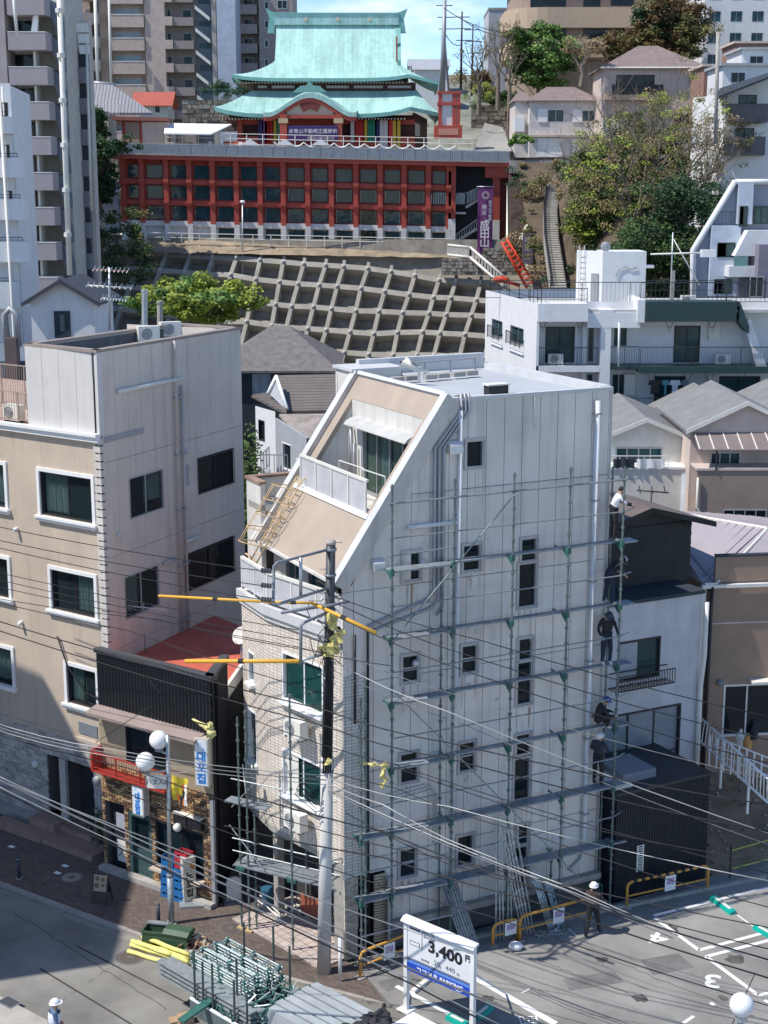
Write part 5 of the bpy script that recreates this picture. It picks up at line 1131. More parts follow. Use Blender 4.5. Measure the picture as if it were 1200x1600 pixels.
for i in range(9):
 p = onz(415 + rnd.uniform(0,60),1408 + rnd.uniform(0,22),.08); d = V((rnd.uniform(.4,.7),rnd.uniform(-.8,-.5),0)).normalized() * rnd.uniform(.5,1.0); MB().tube([p - d + V((0,0,.3 if i % 3 == 0 else 0)),p + d],.022,6).top('loose_tube',M_GALV if i % 2 else M_CREAM,'loose steel tubes and battens lying tangled in the shop porch','tube','loose tubes in the porch')
p = onz(418,1413); MB().tube([p,p + V((0,0,.55))],[.17,.22],14).top('bucket',mat('blue_bucket',(.03,.12,.2),.5),'dark blue bucket standing in the shop porch','bucket')
f = Fr(onz(470,1432),(.8,-.6,0)); solid(f,0,.9,0,.8,-.03,0,'leaning_board',mat('rust_board',(.3,.09,.05),.8),None); tag(bpy.data.objects['leaning_board'],'rust coloured board leaning at the shop entrance','board')
p = onz(838 / 3.33 + 280,1350 + 610 / 3.33); pipe([p,p + V((0,0,1.35))],.05,'short_post',M_WHITE,None,10); o = bpy.data.objects['short_post']; tag(o,'short white post right of the utility pole','post')
# ================================================================== middle ground
M_SHINGLE = mat('grey_shingle',(.16,.145,.14),.85,var=.25,scale=3,bump=.4,bscale=8); M_SHINGL2 = mat('weathered_shingle',(.3,.26,.23),.85,var=.3,scale=2,bump=.3)
M_PINK = mat('pink_beige_render',(.56,.46,.4),.85,streak=.15); M_TAN = mat('tan_render',(.3,.21,.155),.85,var=.08,streak=.25,bump=.1); M_WALLW = mat('white_house_wall',(.66,.66,.66),.8,var=.05,streak=.2)
M_GREYW = mat('grey_house_wall',(.34,.36,.39),.8,streak=.25); M_NAVY = mat('navy_wall',(.03,.04,.05),.7); M_GROUND = mat('earth',(.2,.15,.1),.95,var=.3,scale=1.2,bump=.6,bscale=6)
def ground_fn(x,y):
 z = -.02 if y < 52 else min(2.0,(y - 52) * .02)
 return z
g = []
for j in range(30):
 y = 46 + j * 4.5; g.append([V((x,y + (abs(x) * .0),ground_fn(x,y) - .1)) for x in range(-90,100,10)])
struct('back_street_ground',MB().sheet(g),mat('grey_lane',(.17,.16,.155),.9,var=.2,bump=.3))
def gable_roof(mb,fr,a0,a1,c0,c1,ze,zr,over=.35,th=.14,axis='c',hip=0,m=0):
 """ridge along c (gable faces the viewer) or along a"""
 P = lambda a,c,z: fr.pt(a,z,c); o = over; s = (zr - ze) / ((a1 - a0) / 2 if axis == 'c' else (c1 - c0) / 2); zo = ze - s * o
 if axis == 'c':
  am = (a0 + a1) / 2; h0,h1 = c0 - o + hip,c1 + o - hip
  for x in (a0 - o,a1 + o):
   mb.prism([P(x,c0 - o,zo),P(x,c1 + o,zo),P(am,h1,zr),P(am,h0,zr)],(0,0,th),m)
  if hip:
   for c,h in ((c0 - o,h0),(c1 + o,h1)): mb.prism([P(a0 - o,c,zo),P(a1 + o,c,zo),P(am,h,zr)],(0,0,th),m)
 else:
  cm = (c0 + c1) / 2; h0,h1 = a0 - o + hip,a1 + o - hip
  for c in (c0 - o,c1 + o): mb.prism([P(a0 - o,c,zo),P(a1 + o,c,zo),P(h1,cm,zr),P(h0,cm,zr)],(0,0,th),m)
  if hip:
   for a,h in ((a0 - o,h0),(a1 + o,h1)): mb.prism([P(a,c0 - o,zo),P(a,c1 + o,zo),P(h,cm,zr)],(0,0,th),m)
 return mb
def house(name,label,fr,w,d,z0,ze,zr,roofm,wallm,axis='c',hip=0,over=.35,wins=(),glass=None,frame=M_ALU,cat='house',group=None,verge=M_CREAM,sidewins=(),tiles=True):
 T = thing(name,label,cat,fr.pt(w / 2,z0,-d / 2),group)
 rs = [fr.R(*q[:4]) for q in wins]; mb = MB(); holed(mb,fr,0,w,z0,ze,rs,.12)
 L = fr.side(0,0,False);
 FL = Fr(fr.pt(0,0,-d),fr.ez); FR = Fr(fr.pt(w,0,0),-fr.ez); sr = [FL.R(*q[:4]) for q in sidewins]
 holed(mb,FL,0,d,z0,ze,sr,.12); holed(mb,FR,0,d,z0,ze,[],.1); mb.box(fr,0,w,z0,ze,-d - .02,-d)
 if axis == 'c' and not hip:
  for c in (0,-d): mb.prism([fr.pt(0,ze,c),fr.pt(w,ze,c),fr.pt(w / 2,zr - .02,c)],fr.ez * -.1)
 if axis == 'a' and not hip:
  for a in (0.05,w - .05): mb.prism([fr.pt(a,ze,0),fr.pt(a,ze,-d),fr.pt(a,zr - .02,-d / 2)],fr.ex * .02)
 mb.build('wall',wallm,T)
 for r,q in zip(rs,wins): window(fr,r,T,glass=glass or G_TEAL,frame=frame,mull=q[4] if len(q) > 4 else 1,fw=.06)
 for r in sr: window(FL,r,T,glass=glass or G_TEAL,frame=frame,mull=1,fw=.06)
 roof = gable_roof(MB(),fr,0,w,-d,0,ze,zr,over,.12,axis,hip).build('roof',roofm,T)
 if axis == 'c' and not hip:
  s = (zr - ze) / (w / 2)
  for x in (-over,w + over): MB().prism([fr.pt(x,ze - s * over - .06,over + .001),fr.pt(w / 2,zr - .06,over + .001),fr.pt(w / 2,zr + .14,over + .001),fr.pt(x,ze - s * over + .14,over + .001)],fr.ez * .05).build('verge',verge,T)
 return T,roof
def shed():
 q0,q1 = onz(958,1412),onz(1101,1373); f = wall(q0,q1); L = (q1 - q0).length; H_ = f.px(965,1244)[1]; T = thing('black_shed','black corrugated metal shed with a small white louvre','shed',f.pt(L / 2,0,-2))
 for fr,a0,a1 in ((f,0,L),(Fr(f.pt(0,0,-4),f.ez),0,4),(Fr(f.pt(L,0,0),-f.ez),0,4)):
  g = [[],[]]; a = a0
  while a < a1:
   for da,dc in ((0,0),(.04,0),(.05,.02),(.09,.02)): g[0].append(fr.pt(min(a + da,a1),0,dc)); g[1].append(fr.pt(min(a + da,a1),H_,dc))
   a += .1
  MB().sheet(g).build('corrugated_wall',mat('shed_black',(.008,.014,.02),.5,var=.1),T)
 solid(f,-.05,L + .05,H_,H_ + .1,-4,.06,'roof',mat('shed_roof',(.03,.035,.04),.5),T); solid(f,.6,1.9,H_ + .1,H_ + .4,-1.9,-.5,'roof_box',M_STEELG,T); solid(f,.1,.75,H_ + .1,H_ + .2,-1.5,-.2,'roof_box',M_CREAM,T)
 a,b = f.px(996,1342,.05); mb = MB().box(f,a - .02,a + .02,b - .45,b + .45,.02,.06).box(f,a + .2,a + .24,b - .45,b + .45,.02,.06)
 for k in range(12): mb.box(f,a + .02,a + .2,b - .42 + k * .075,b - .39 + k * .075,.03,.05)
 mb.build('louvre',M_CREAM,T)
 solid(f,-1.0,-.05,0,H_ - .05,-1.2,-.8,'side_screen',MATS['shed_black'],T)
 return f,L,H_
SH,SHL,SHH = shed()
def grey_wall_house():
 f = Fr(SH.pt(-1.2,0,-2.9),WS.ex); w = f.px(1097,927)[0]; zt = f.px(1095,927)[1]; T = thing('grey_walled_house','pale grey walled house with dark timber top storey behind the black shed','house',f.pt(w / 2,0,-3))
 r1,r2 = f.R(966,1004,1030,1056),f.R(942,1121,1060,1195); mb = MB(); holed(mb,f,-.5,w,0,zt,[r1,r2],.12); holed(mb,Fr(f.pt(w,0,0),-f.ez),0,6,0,zt,[],.1); mb.build('wall',mat('pale_grey_wall',(.5,.5,.52),.8,streak=.35,dirt=(.3,.3,.32)),T)
 window(f,r1,T,glass=G_TEAL,frame=M_BRONZE,fw=.06,curt=None); window(f,r2,T,glass=mat('pale_glass',(.22,.25,.28),.2,spec=.6),frame=M_BRONZE,fw=.07,mull=2,bar=.25)
 solid(f,r1[0] + .1,r1[1] - .9,r1[2] + .1,r1[3] - .1,-.07,-.05,'blind',M_GREYW,T)
 mb = MB(); a0,a1 = r1[0] - .35,r1[1] + .3; z = r1[2] - .15
 for c in (.0,.45): mb.box(f,a0,a1,z,z + .03,c,c + .03); mb.box(f,a0,a1,z + .5,z + .53,c + (.0 if c else 0),c + .03)
 n = 22
 for i in range(n + 1): x = a0 + (a1 - a0) * i / n; mb.box(f,x - .01,x + .01,z,z + .52,.45,.47); mb.box(f,x - .01,x + .01,z,z + .02,0,.46)
 mb.build('window_balcony',M_BRONZE,T)
 solid(f,-.5,w + .08,zt,zt + .12,-6,.08,'parapet_coping',M_NAVY,T)
 # timber storey set back
 t = f.off(0,0,-1.5); a1 = t.px(1077,900)[0]; a0 = t.px(950,900)[0] - .5; zp = t.px(1009,796)[1]; ze = t.px(1076,812)[1]; ap = t.px(1009,796)[0]
 Mt = mat('black_timber',(.012,.014,.015),.6,var=.4);
 z = zt + .05; k = 0
 while z < ze - .02:
  z1 = min(z + .16,ze); MB().prism([t.pt(a0,z,.03),t.pt(a0,z1,.0),t.pt(a0,z1,-.05),t.pt(a0,z,-.05)],t.ex * (a1 - a0 - .02 * (k % 2))).build('weatherboard',Mt,T); z = z1; k += 1
 mb = MB().prism([t.pt(a0,ze,0),t.pt(a1,ze,0),t.pt(ap,zp - .05,0)],t.ez * -.1); mb.box(t,a1 - .05,a1,zt,ze,-5,0); mb.build('gable_wall',Mt,T)
 s = (zp - ze) / (a1 - ap); o = .9
 for x in (a1 + .75,ap - (a1 - ap) - .5): sx = ze - s * .75 if x > ap else ze - s * .5; MB().prism([t.pt(ap,zp + .12,.35),t.pt(x,sx + .12,.35),t.pt(x,sx + .12,-5.2),t.pt(ap,zp + .12,-5.2)],(0,0,-.1)).build('roof_slope',mat('brown_slate',(.14,.11,.1),.8,var=.15,bump=.2),T)
 for x in (a1 + .75,ap - (a1 - ap) - .5): sx = ze - s * .75 if x > ap else ze - s * .5; MB().prism([t.pt(ap,zp + .13,.36),t.pt(x,sx + .13,.36),t.pt(x,sx - .06,.36),t.pt(ap,zp - .06,.36)],t.ez * .05).build('verge',Mt,T)
 pipe([f.pt(w + .12,zt - .3,.12),f.pt(w + .12,zt - 2.2,.12),f.pt(w + .02,zt - 3.2,.12),f.pt(w + .02,0,.12)],.09,'downpipe',M_CREAM,T)
grey_wall_house()
def tan_house():
 p = SH.pt(SHL,0,-5.0); f = Fr(V((p.x - .2,p.y,0)),(1,.12,0)); a0 = f.px(1106,915)[0]; f = f.off(a0,0,0); zt = f.px(1106,913)[1]; z2 = f.px(1122,870)[1]; a2 = f.px(1119,870)[0]
 T = thing('tan_building','tan rendered building with standing seam roof at the right edge','house',f.pt(4,0,-3)); r = f.R(1131,1070,1240,1146); mb = MB(); holed(mb,f,0,9,0,zt,[r],.12); mb.box(f,a2,9,zt,z2,-.15,0); mb.build('wall',M_TAN,T)
 holed(MB(),f,0,1,0,1,[],.1); solid(f,a2,9,z2,z2 + .06,-.2,.05,'coping',M_NAVY,T)
 window(f,r,T,glass=G_DARK,frame=M_CREAM,mull=2,fw=.07); solid(f,r[0] + .9,9,r[3] + .12,r[3] + .2,0,.45,'window_hood',M_CREAM,T); solid(Fr(f.pt(0,0,-8),f.ez),0,8,0,zt,-.1,0,'side_wall',M_TAN,T)
 solid(f,0,9,zt - 1.45,zt - 1.4,0,.02,'render_joint',M_PINK,T)
 # seamed roof rising to the back left
 Ms = mat('lilac_metal_roof',(.36,.32,.34),.45,var=.06); A = f.pt(-.1,zt + .05,.1); Bp = f.pt(9,zt + .05,.1); R0 = onz(1082,822,zt + 1.3); R1 = onz(1185,852,zt + 1.3)
 A = f.pt(-.15,zt + .04,.12); C0 = f.pt(-.6,zt + .04,-5.5); rp0 = f.pt(3.0,zt + 1.35,-2.4); rp1 = f.pt(-.5 + .4,zt + 1.35,-6.2)
 mb = MB().prism([A,f.pt(a2 + .0,zt + .04,.12),rp0,rp1,C0],(0,0,-.06)); mb.prism([rp0,rp1,f.pt(5,zt + .3,-9),f.pt(9.5,zt + .3,-3.2),f.pt(9,zt + .9,-2.2)],(0,0,-.06)); mb.prism([f.pt(a2,zt + .04,.0),rp0,f.pt(9,zt + .9,-2.2),f.pt(9,zt + .3,0)],(0,0,-.06)); rf = mb.build('roof',Ms,T)
 n = 14
 for i in range(n):
  t = (i + .5) / n; p = A.lerp(C0,t); q = rp0.lerp(rp1,t); MB().tube([p + V((0,0,.02)),q + V((0,0,.02))],.025,4).build('seam',Ms,rf)
 MB().tube([rp0,rp1],.07,6).build('ridge_cap',M_CREAM,rf); MB().tube([A,f.pt(a2,zt + .04,.12),rp0],.05,5).build('ridge_cap',M_CREAM,rf)
 for i in range(9):
  t = (i + .5) / 9; p = rp0.lerp(f.pt(9,zt + .9,-2.2),t); q = rp1.lerp(f.pt(5,zt + .3,-9),t); MB().tube([p + V((0,0,.03)),q + V((0,0,.03))],.02,4).build('seam',Ms,rf)
 solid(f,-.25,3,zt - .1,zt + .02,.05,.2,'gutter',M_CREAM,T); pipe([f.pt(.1,zt - .05,.15),f.pt(.1,0,.12)],.07,'downpipe',M_BLACK,T); solid(f,-.3,-.08,3.5,zt - .1,-.1,.1,'corner_post',M_CREAM,T)
 a,b = f.px(1126,1070); MB().ball(f.pt(a - .05,b + .1,.08),.12,8,6).build('vent_cap',M_STEELG,T)
tan_house()
def dirt():
 g = []; c = [(onz(1100,1374),onz(1260,1326)),None]
 e0,e1 = onz(1101,1373),onz(1290,1318); n = V((.45,.89,0)).normalized() * -1; bk = V((-(e1 - e0).y,(e1 - e0).x,0)).normalized()
 for j in range(14):
  row = []; t = j / 13
  for i in range(16):
   s = i / 15; p = e0.lerp(e1,s) + bk * (t * 9); p.z = 2.7 * min(1,t * 1.6) + .12 * noise.noise(V((p.x * 2,p.y * 2,0))) * (1 if j else 0) + .003; row.append(p)
  g.append(row)
 struct('dirt_slope',MB().sheet(g),M_GROUND,smooth=True)
 rnd = random.Random(4); mb = MB()
 for k in range(400):
  s,t = rnd.random(),rnd.random(); p = e0.lerp(e1,s) + bk * (t * 8); p.z = 2.7 * min(1,t * 8 / 9 * 1.6) + .04; r = rnd.uniform(.02,.07); mb.ball(p,r,5,3,rnd.randrange(2),(1,1,.6))
 stuff(mb.top('rubble',[mat('rubble_pale',(.4,.34,.28),.9),mat('rubble_dark',(.12,.09,.07),.9)],'scattered rubble stones on the bare dirt slope','rubble'))
 for (u0,v0,u1,v1,z,lab) in ((1140,1330,1210,1310,.5,'upper yellow rope strung across the dirt slope'),(1145,1357,1210,1340,.2,'lower yellow rope strung across the dirt slope')):
  MB().tube([onz(u0,v0,z),onz(u1,v1,z)],.03,5).top('yellow_rope',mat('rope_olive',(.4,.42,.1),.7),lab,'rope','yellow ropes on the dirt slope')
 p = onz(1140,1372,.1); MB().tube([p,p + V((0,0,1.2))],.03,6).top('stake',M_BRONZE,'thin dark stake at the foot of the dirt slope','stake')
 # white picket fence going down
 T = thing('white_fence','white slanting picket fence above the dirt slope at the right','fence',onz(1140,1200,3)); z0 = 3.0
 t0,t1,u0,u1 = onz(1092,1119,4.3),onz(1215,1231,3.6),onz(1087,1152,3.4),onz(1215,1268,2.6)
 for p,q in ((t0,t1),(u0,u1)): pipe([p,q],.04,'rail',M_WHITE,T)
 for i in range(26): k = i / 25; MB().tube([t0.lerp(t1,k),u0.lerp(u1,k)],.018,5).build('picket',M_WHITE,T)
 for i in range(4): k = i / 3; a = u0.lerp(u1,k); MB().tube([t0.lerp(t1,k),a,V((a.x,a.y,a.z - 1.0))],.045,6).build('post',M_WHITE,T)
 t0,t1 = onz(1110,1148,4.1),onz(1215,1190,4.0); T2 = thing('white_fence','second white railing behind the slanting fence beside the tan building','fence',t0)
 for dz in (0,-.3,-.6): pipe([t0 + V((0,0,dz)),t1 + V((0,0,dz))],.025,'rail',M_WHITE,T2)
 for i in range(10): p = t0.lerp(t1,i / 9); MB().tube([p,p - V((0,0,1.1))],.03,5).build('post',M_WHITE,T2)
 for u,v,m,lab in ((1156,1150,M_CREAM,'cream jug standing on the terrace by the tan building window'),(1168,1158,mat('flask_orange',(.5,.25,.08),.5),'orange canister on the terrace by the tan building window'),(1178,1140,M_NAVY,'dark pump standing on the terrace at the right edge')):
  p = onz(u,v,3.3); mb = MB().tube([p - V((0,0,.35)),p,p + V((0,0,.1)),p + V((.05,0,.25))],[.14,.16,.07,.05],10); mb.top('canister',m,lab,'canister')
dirt()
# ---- white apartment block with dark green fascias
def apartments():
 Y0 = 79; f0 = Fr((0,Y0,0),(1,0,0)); a0 = f0.px(840,474)[0]; f = f0.off(a0,0,0); P = f.px
 T = thing('white_apartment_block','white apartment block with dark railings and dark green fascias','apartment building',f.pt(8,0,-4))
 zr = P(840,474)[1]; z3 = P(900,572)[1]; z2 = z3 - 2.75; z1 = z2 - 2.75; AX = lambda u,v=520,c=0: f.px(u,v,c)[0]
 Mw = mat('apartment_white',(.7,.7,.7),.8,var=.05,streak=.2,dirt=(.45,.45,.45)); Mg = mat('dark_green_fascia',(.02,.05,.05),.5); Msh = Mw
 aR = 19.0; xL = AX(917); xC0 = AX(939); xC1 = AX(955); xF = AX(1000)
 # side wall (left)
 sd = onz(759,453,zr); sd = V((sd.x,sd.y,0)); SF = wall(sd,f.pt(0,0)); SLn = (f.pt(0,0) - sd).length; sw = [SF.R(769,497,785,530),SF.R(798,507,818,541)]
 mb = MB(); holed(mb,SF,0,SLn,0,zr,sw,.12); holed(mb,Fr(SF.pt(0,0,-7),SF.ez),0,7,0,zr,[]); mb.build('side_wall',Mw,T)
 for r in sw:
  window(SF,r,T,glass=G_TEAL,frame=M_ALU); rr = (r[0] - .1,r[1] + .15); railing(SF,rr[0],rr[1],r[2] - .1,.75,T,c=.25,step=.12); solid(SF,rr[0],rr[1],r[2] - .5,r[2] - .42,0,.1,'sill',Mw,T)
 # recessed window walls
 bk = f.off(0,0,-1.3); wr = []
 for z in (z3,z2,z1):
  wr += [(AX(852,530,-1.3),AX(898,530,-1.3),z + .05,z + 2.0),(AX(909,530,-1.3),AX(929,530,-1.3),z + .05,z + 2.2),(AX(958,520,-1.3),AX(981,520,-1.3),z + .9,z + 2.2),(AX(1053,530,-1.3),AX(1094,530,-1.3),z + .05,z + 2.05)]
 wr += [(AX(1121,610,-1.3),AX(1187,610,-1.3),z2 + .05,z2 + 2.05)]
 wr[7] = (AX(1022,610,-1.3),AX(1070,610,-1.3),z2 + .05,z2 + 2.05)
 mb = MB(); holed(mb,bk,0,aR,0,zr,wr,.1); mb.build('recessed_wall',Mw,T)
 for r in wr: window(bk,r,T,glass=G_TEAL,frame=M_BRONZE if r[1] - r[0] > 1 else M_ALU,fw=.06)
 # slabs and fascias
 for z in (z3,z2,z1):
  solid(f,0,xC0,z - .32,z,-1.3,0,'balcony_slab',Mw,T); solid(f,xF,aR,z - .36,z + .0,-1.3,.25,'balcony_slab',Mg,T); solid(f,xC1,xF,z - .2,z,-1.3,.0,'balcony_slab',Mg,T)
  railing(f,.02,xL + .6,z,1.0,T,c=-.06,post=1.3); railing(f,xC1,xF,z,1.05,T,c=-.06,post=1.0); railing(f,xF + .05,aR,z,1.05,T,c=.15,post=2.5)
 solid(f,0,xL,zr - .95,zr,-1.3,.3,'roof_fascia',Mw,T); solid(f,xL,xF,zr - 1.3,zr - .5,-1.3,0,'lintel',Mw,T); solid(f,0,aR,zr - .5,zr - .35,-9,-.1,'roof',mat('roof_grey',(.45,.45,.44),.8),T)
 solid(f,xC0,xC1,0,zr - 1.29,-1.3,-.01,'column',Mw,T); solid(f,xC0 - .1,xC1 + .1,zr - .5,zr - .34,-1.3,0,'lintel',Mw,T); solid(f,-.02,.12,0,zr - .9,-1.3,0,'column',Mw,T); solid(f,xL - .1,xL + .15,0,zr - .9,-1.3,-.9,'column',Mw,T)
 gx = AX(1009,470,.3); solid(f,gx,AX(1152,470,.3),zr - .95,zr + .1,-1.3,.3,'roof_fascia',Mg,T); solid(f,xF - .2,gx,zr - 1,zr + .2,-3,.2,'parapet',Mw,T)
 MB().prism([f.pt(AX(1152),zr + .1,.3),f.pt(AX(1168),zr - 1.2,.3),f.pt(AX(1168),zr - 1.6,.3),f.pt(AX(1152),zr - .95,.3)],f.ez * -1.4).build('sloping_fascia',Mg,T)
 MB().prism([f.pt(AX(1160),zr - .9,.05),f.pt(AX(1172),zr - .9,.05),f.pt(AX(1204),z3 - .3,.05),f.pt(AX(1188),z3 - .3,.05)],f.ez * -1.2).build('sloping_fin',Mw,T)
 # laundry and wall units
 for u,m,w,h,lab in ((1024,M_BLACK,.65,.75,'black shirt hanging on the second balcony line'),(1040,mat('teal_shirt',(.12,.3,.33),.8),.3,.8,'teal and white shirt hanging beside the black one'),(1055,M_WHITE,.48,.72,'white t-shirt hanging right of the teal one'),(1070,M_STEELG,.3,.7,'grey cloth hanging at the right end of the balcony line')):
  a,b = f.px(u,594,-.3); mb = MB().prism([f.pt(a - w / 2,b,-.3),f.pt(a - w / 2 - .08,b - .25,-.3),f.pt(a - w / 2 + .1,b - .28,-.3),f.pt(a - w / 2 + .08,b - h,-.3),f.pt(a + w / 2 - .08,b - h,-.3),f.pt(a + w / 2 - .1,b - .28,-.3),f.pt(a + w / 2 + .08,b - .25,-.3),f.pt(a + w / 2,b,-.3)],f.ez * .04); mb.top('hung_garment',m,lab,'laundry','laundry on the white apartment balcony')
 pipe([f.pt(AX(1008),z2 + 1.75,-.3),f.pt(AX(1082),z2 + 1.75,-.3)],.02,'laundry_pole',M_GALV,T)
 for u,v in ((1115,512),(1113,600),(983,598)): a,b = bk.px(u,v); solid(bk,a - .3,a + .3,b - .65,b + .5,0,.25,'water_heater',M_CREAM,T)
 for i,(u,v,lab) in enumerate(((867,560,'white air conditioner on the left balcony of the white apartments'),(1130,562,'dark fronted air conditioner on the right balcony of the white apartments'))):
  ac_unit(f.off(0,0,-.7),f.px(u,v)[0] - .3,z3,0,lab)
 for u in (849,908,1048,1115):
  a = AX(u); mb = MB(); mb.tube([f.pt(a - .2,zr - .95,-.4),f.pt(a,zr - 1.6,-.4),f.pt(a + .2,zr - .95,-.4)],.02,4); mb.tube([f.pt(a - .12,zr - 1.3,-.4),f.pt(a + .12,zr - 1.3,-.4)],.02,4); mb.build('pole_bracket',M_BRONZE,T)
 for u in (1020,1078,1112,1162):
  a = AX(u); mb = MB(); mb.tube([f.pt(a - .2,z3 - .4,0),f.pt(a,z3 - .95,0),f.pt(a + .2,z3 - .4,0)],.02,4); mb.build('pole_bracket',M_BRONZE,T)
 # roof top: rails, tower, poles
 rr = zr - .3
 S2 = SF; railing(SF,.3,SLn,rr,1.1,T,c=-.2,step=0,mid=.5,post=2.2); railing(f,0,xL,rr,1.1,T,c=-.15,step=0,mid=.5,post=1.8); railing(f,0,aR - 3.2,rr + .1,1.2,T,c=-2.2,step=.22,post=2.6); railing(f,xF,aR - 2,rr + .3,1.1,T,c=-.2,step=.25,post=2.2); railing(f,-2.5,aR - 5,rr,1.1,T,c=-7.5,step=0,mid=.5,post=2.6)
 tf = f.off(AX(941,430,-3),0,-3.0); tw = AX(1009,430,-3) - AX(941,430,-3); tz = tf.px(960,393)[1]
 solid(tf,0,tw,rr,tz,-2.5,0,'stair_tower',Mw,T); LT = wall(tf.pt(-1.0,0,-1.8),tf.pt(0,0));
 MB().prism([tf.pt(0,rr,0),tf.pt(0,tz,0),tf.pt(-1.15,tz,-1.6),tf.pt(-1.15,rr,-1.6)],tf.ez * -.6).build('stair_tower',Mw,T); solid(tf,-.2,tw + .9,tz,tz + .12,-2.5,.05,'tower_roof',Mw,T) if 0 else None
 solid(tf,tw,tw + .45,tz - .9,tz - .75,-1,0,'tower_shelf',Mw,T)
 a,b = tf.px(935,415); d0 = tf.pt(-.45,rr,-.62); dd = Fr(d0,V((1.15,-1.6 * -1,0)).normalized() if 0 else (tf.pt(0,0,0) - tf.pt(-1.15,0,-1.6))); solid(dd,-.05,.5,0,1.7,.0,.06,'tower_door',M_DUCT,T)
 mb = MB();
 for x in (0,.4): mb.tube([dd.pt(-1.0 + x,0,.1),dd.pt(-1.0 + x,tz - rr + .3,.1)],.025,5)
 for k in range(9): mb.tube([dd.pt(-1.0,.3 + k * .3,.1),dd.pt(-.6,.3 + k * .3,.1)],.018,4)
 mb.build('ladder',M_CREAM,T)
 pts = [tf.px(u,v) for u,v in ((962,432),(968,420),(978,416),(985,421),(995,418))]; pipe([tf.pt(a_,b_,.05) for a_,b_ in pts],.03,'cable',M_DUCT,T,4)
 MB().ball(tf.pt(.2,tz + .25,-.4),.28,8,6,sc=(1,.5,1)).build('vent_ball',M_DUCT,T)
 t = thing('roof_aerial','tall pole with cross arms on the white apartment roof','aerial',f.pt(AX(1048),rr,-4)); a = f.px(1048,450,-4)[0]
 zt = f.px(1048,363,-4)[1]; pipe([f.pt(a,rr,-4),f.pt(a,zt,-4)],.04,'mast',M_GALV,t); pipe([f.pt(a - 1.2,zt - 1.2,-4),f.pt(a + 2.2,zt - 1.1,-4)],.05,'arm',M_CREAM,t); pipe([f.pt(a,zt - .3,-4),f.pt(a + 1.6,rr + 1,-4)],.03,'stay',M_CREAM,t); solid(f,a + 1.6,a + 2.4,zt - 1.35,zt - .95,-4.2,-3.8,'white_box',M_WHITE,t)
 a = f.px(1051,440,-2)[0]; solid(f,a - .1,a + .1,rr,f.px(1051,423,-2)[1],-2.1,-1.9,'roof_post',M_CONC,T)
 ac_unit(f.off(0,0,-2),f.px(1075,458)[0],rr,0,'white unit on the apartment roof by the cross arm pole')
 a,b = f.px(1003,575); pipe([f.pt(AX(967),z3 + .0,.2),f.pt(AX(966),zr - 1,.2)],.05,'downpipe',Mw,T)
apartments()
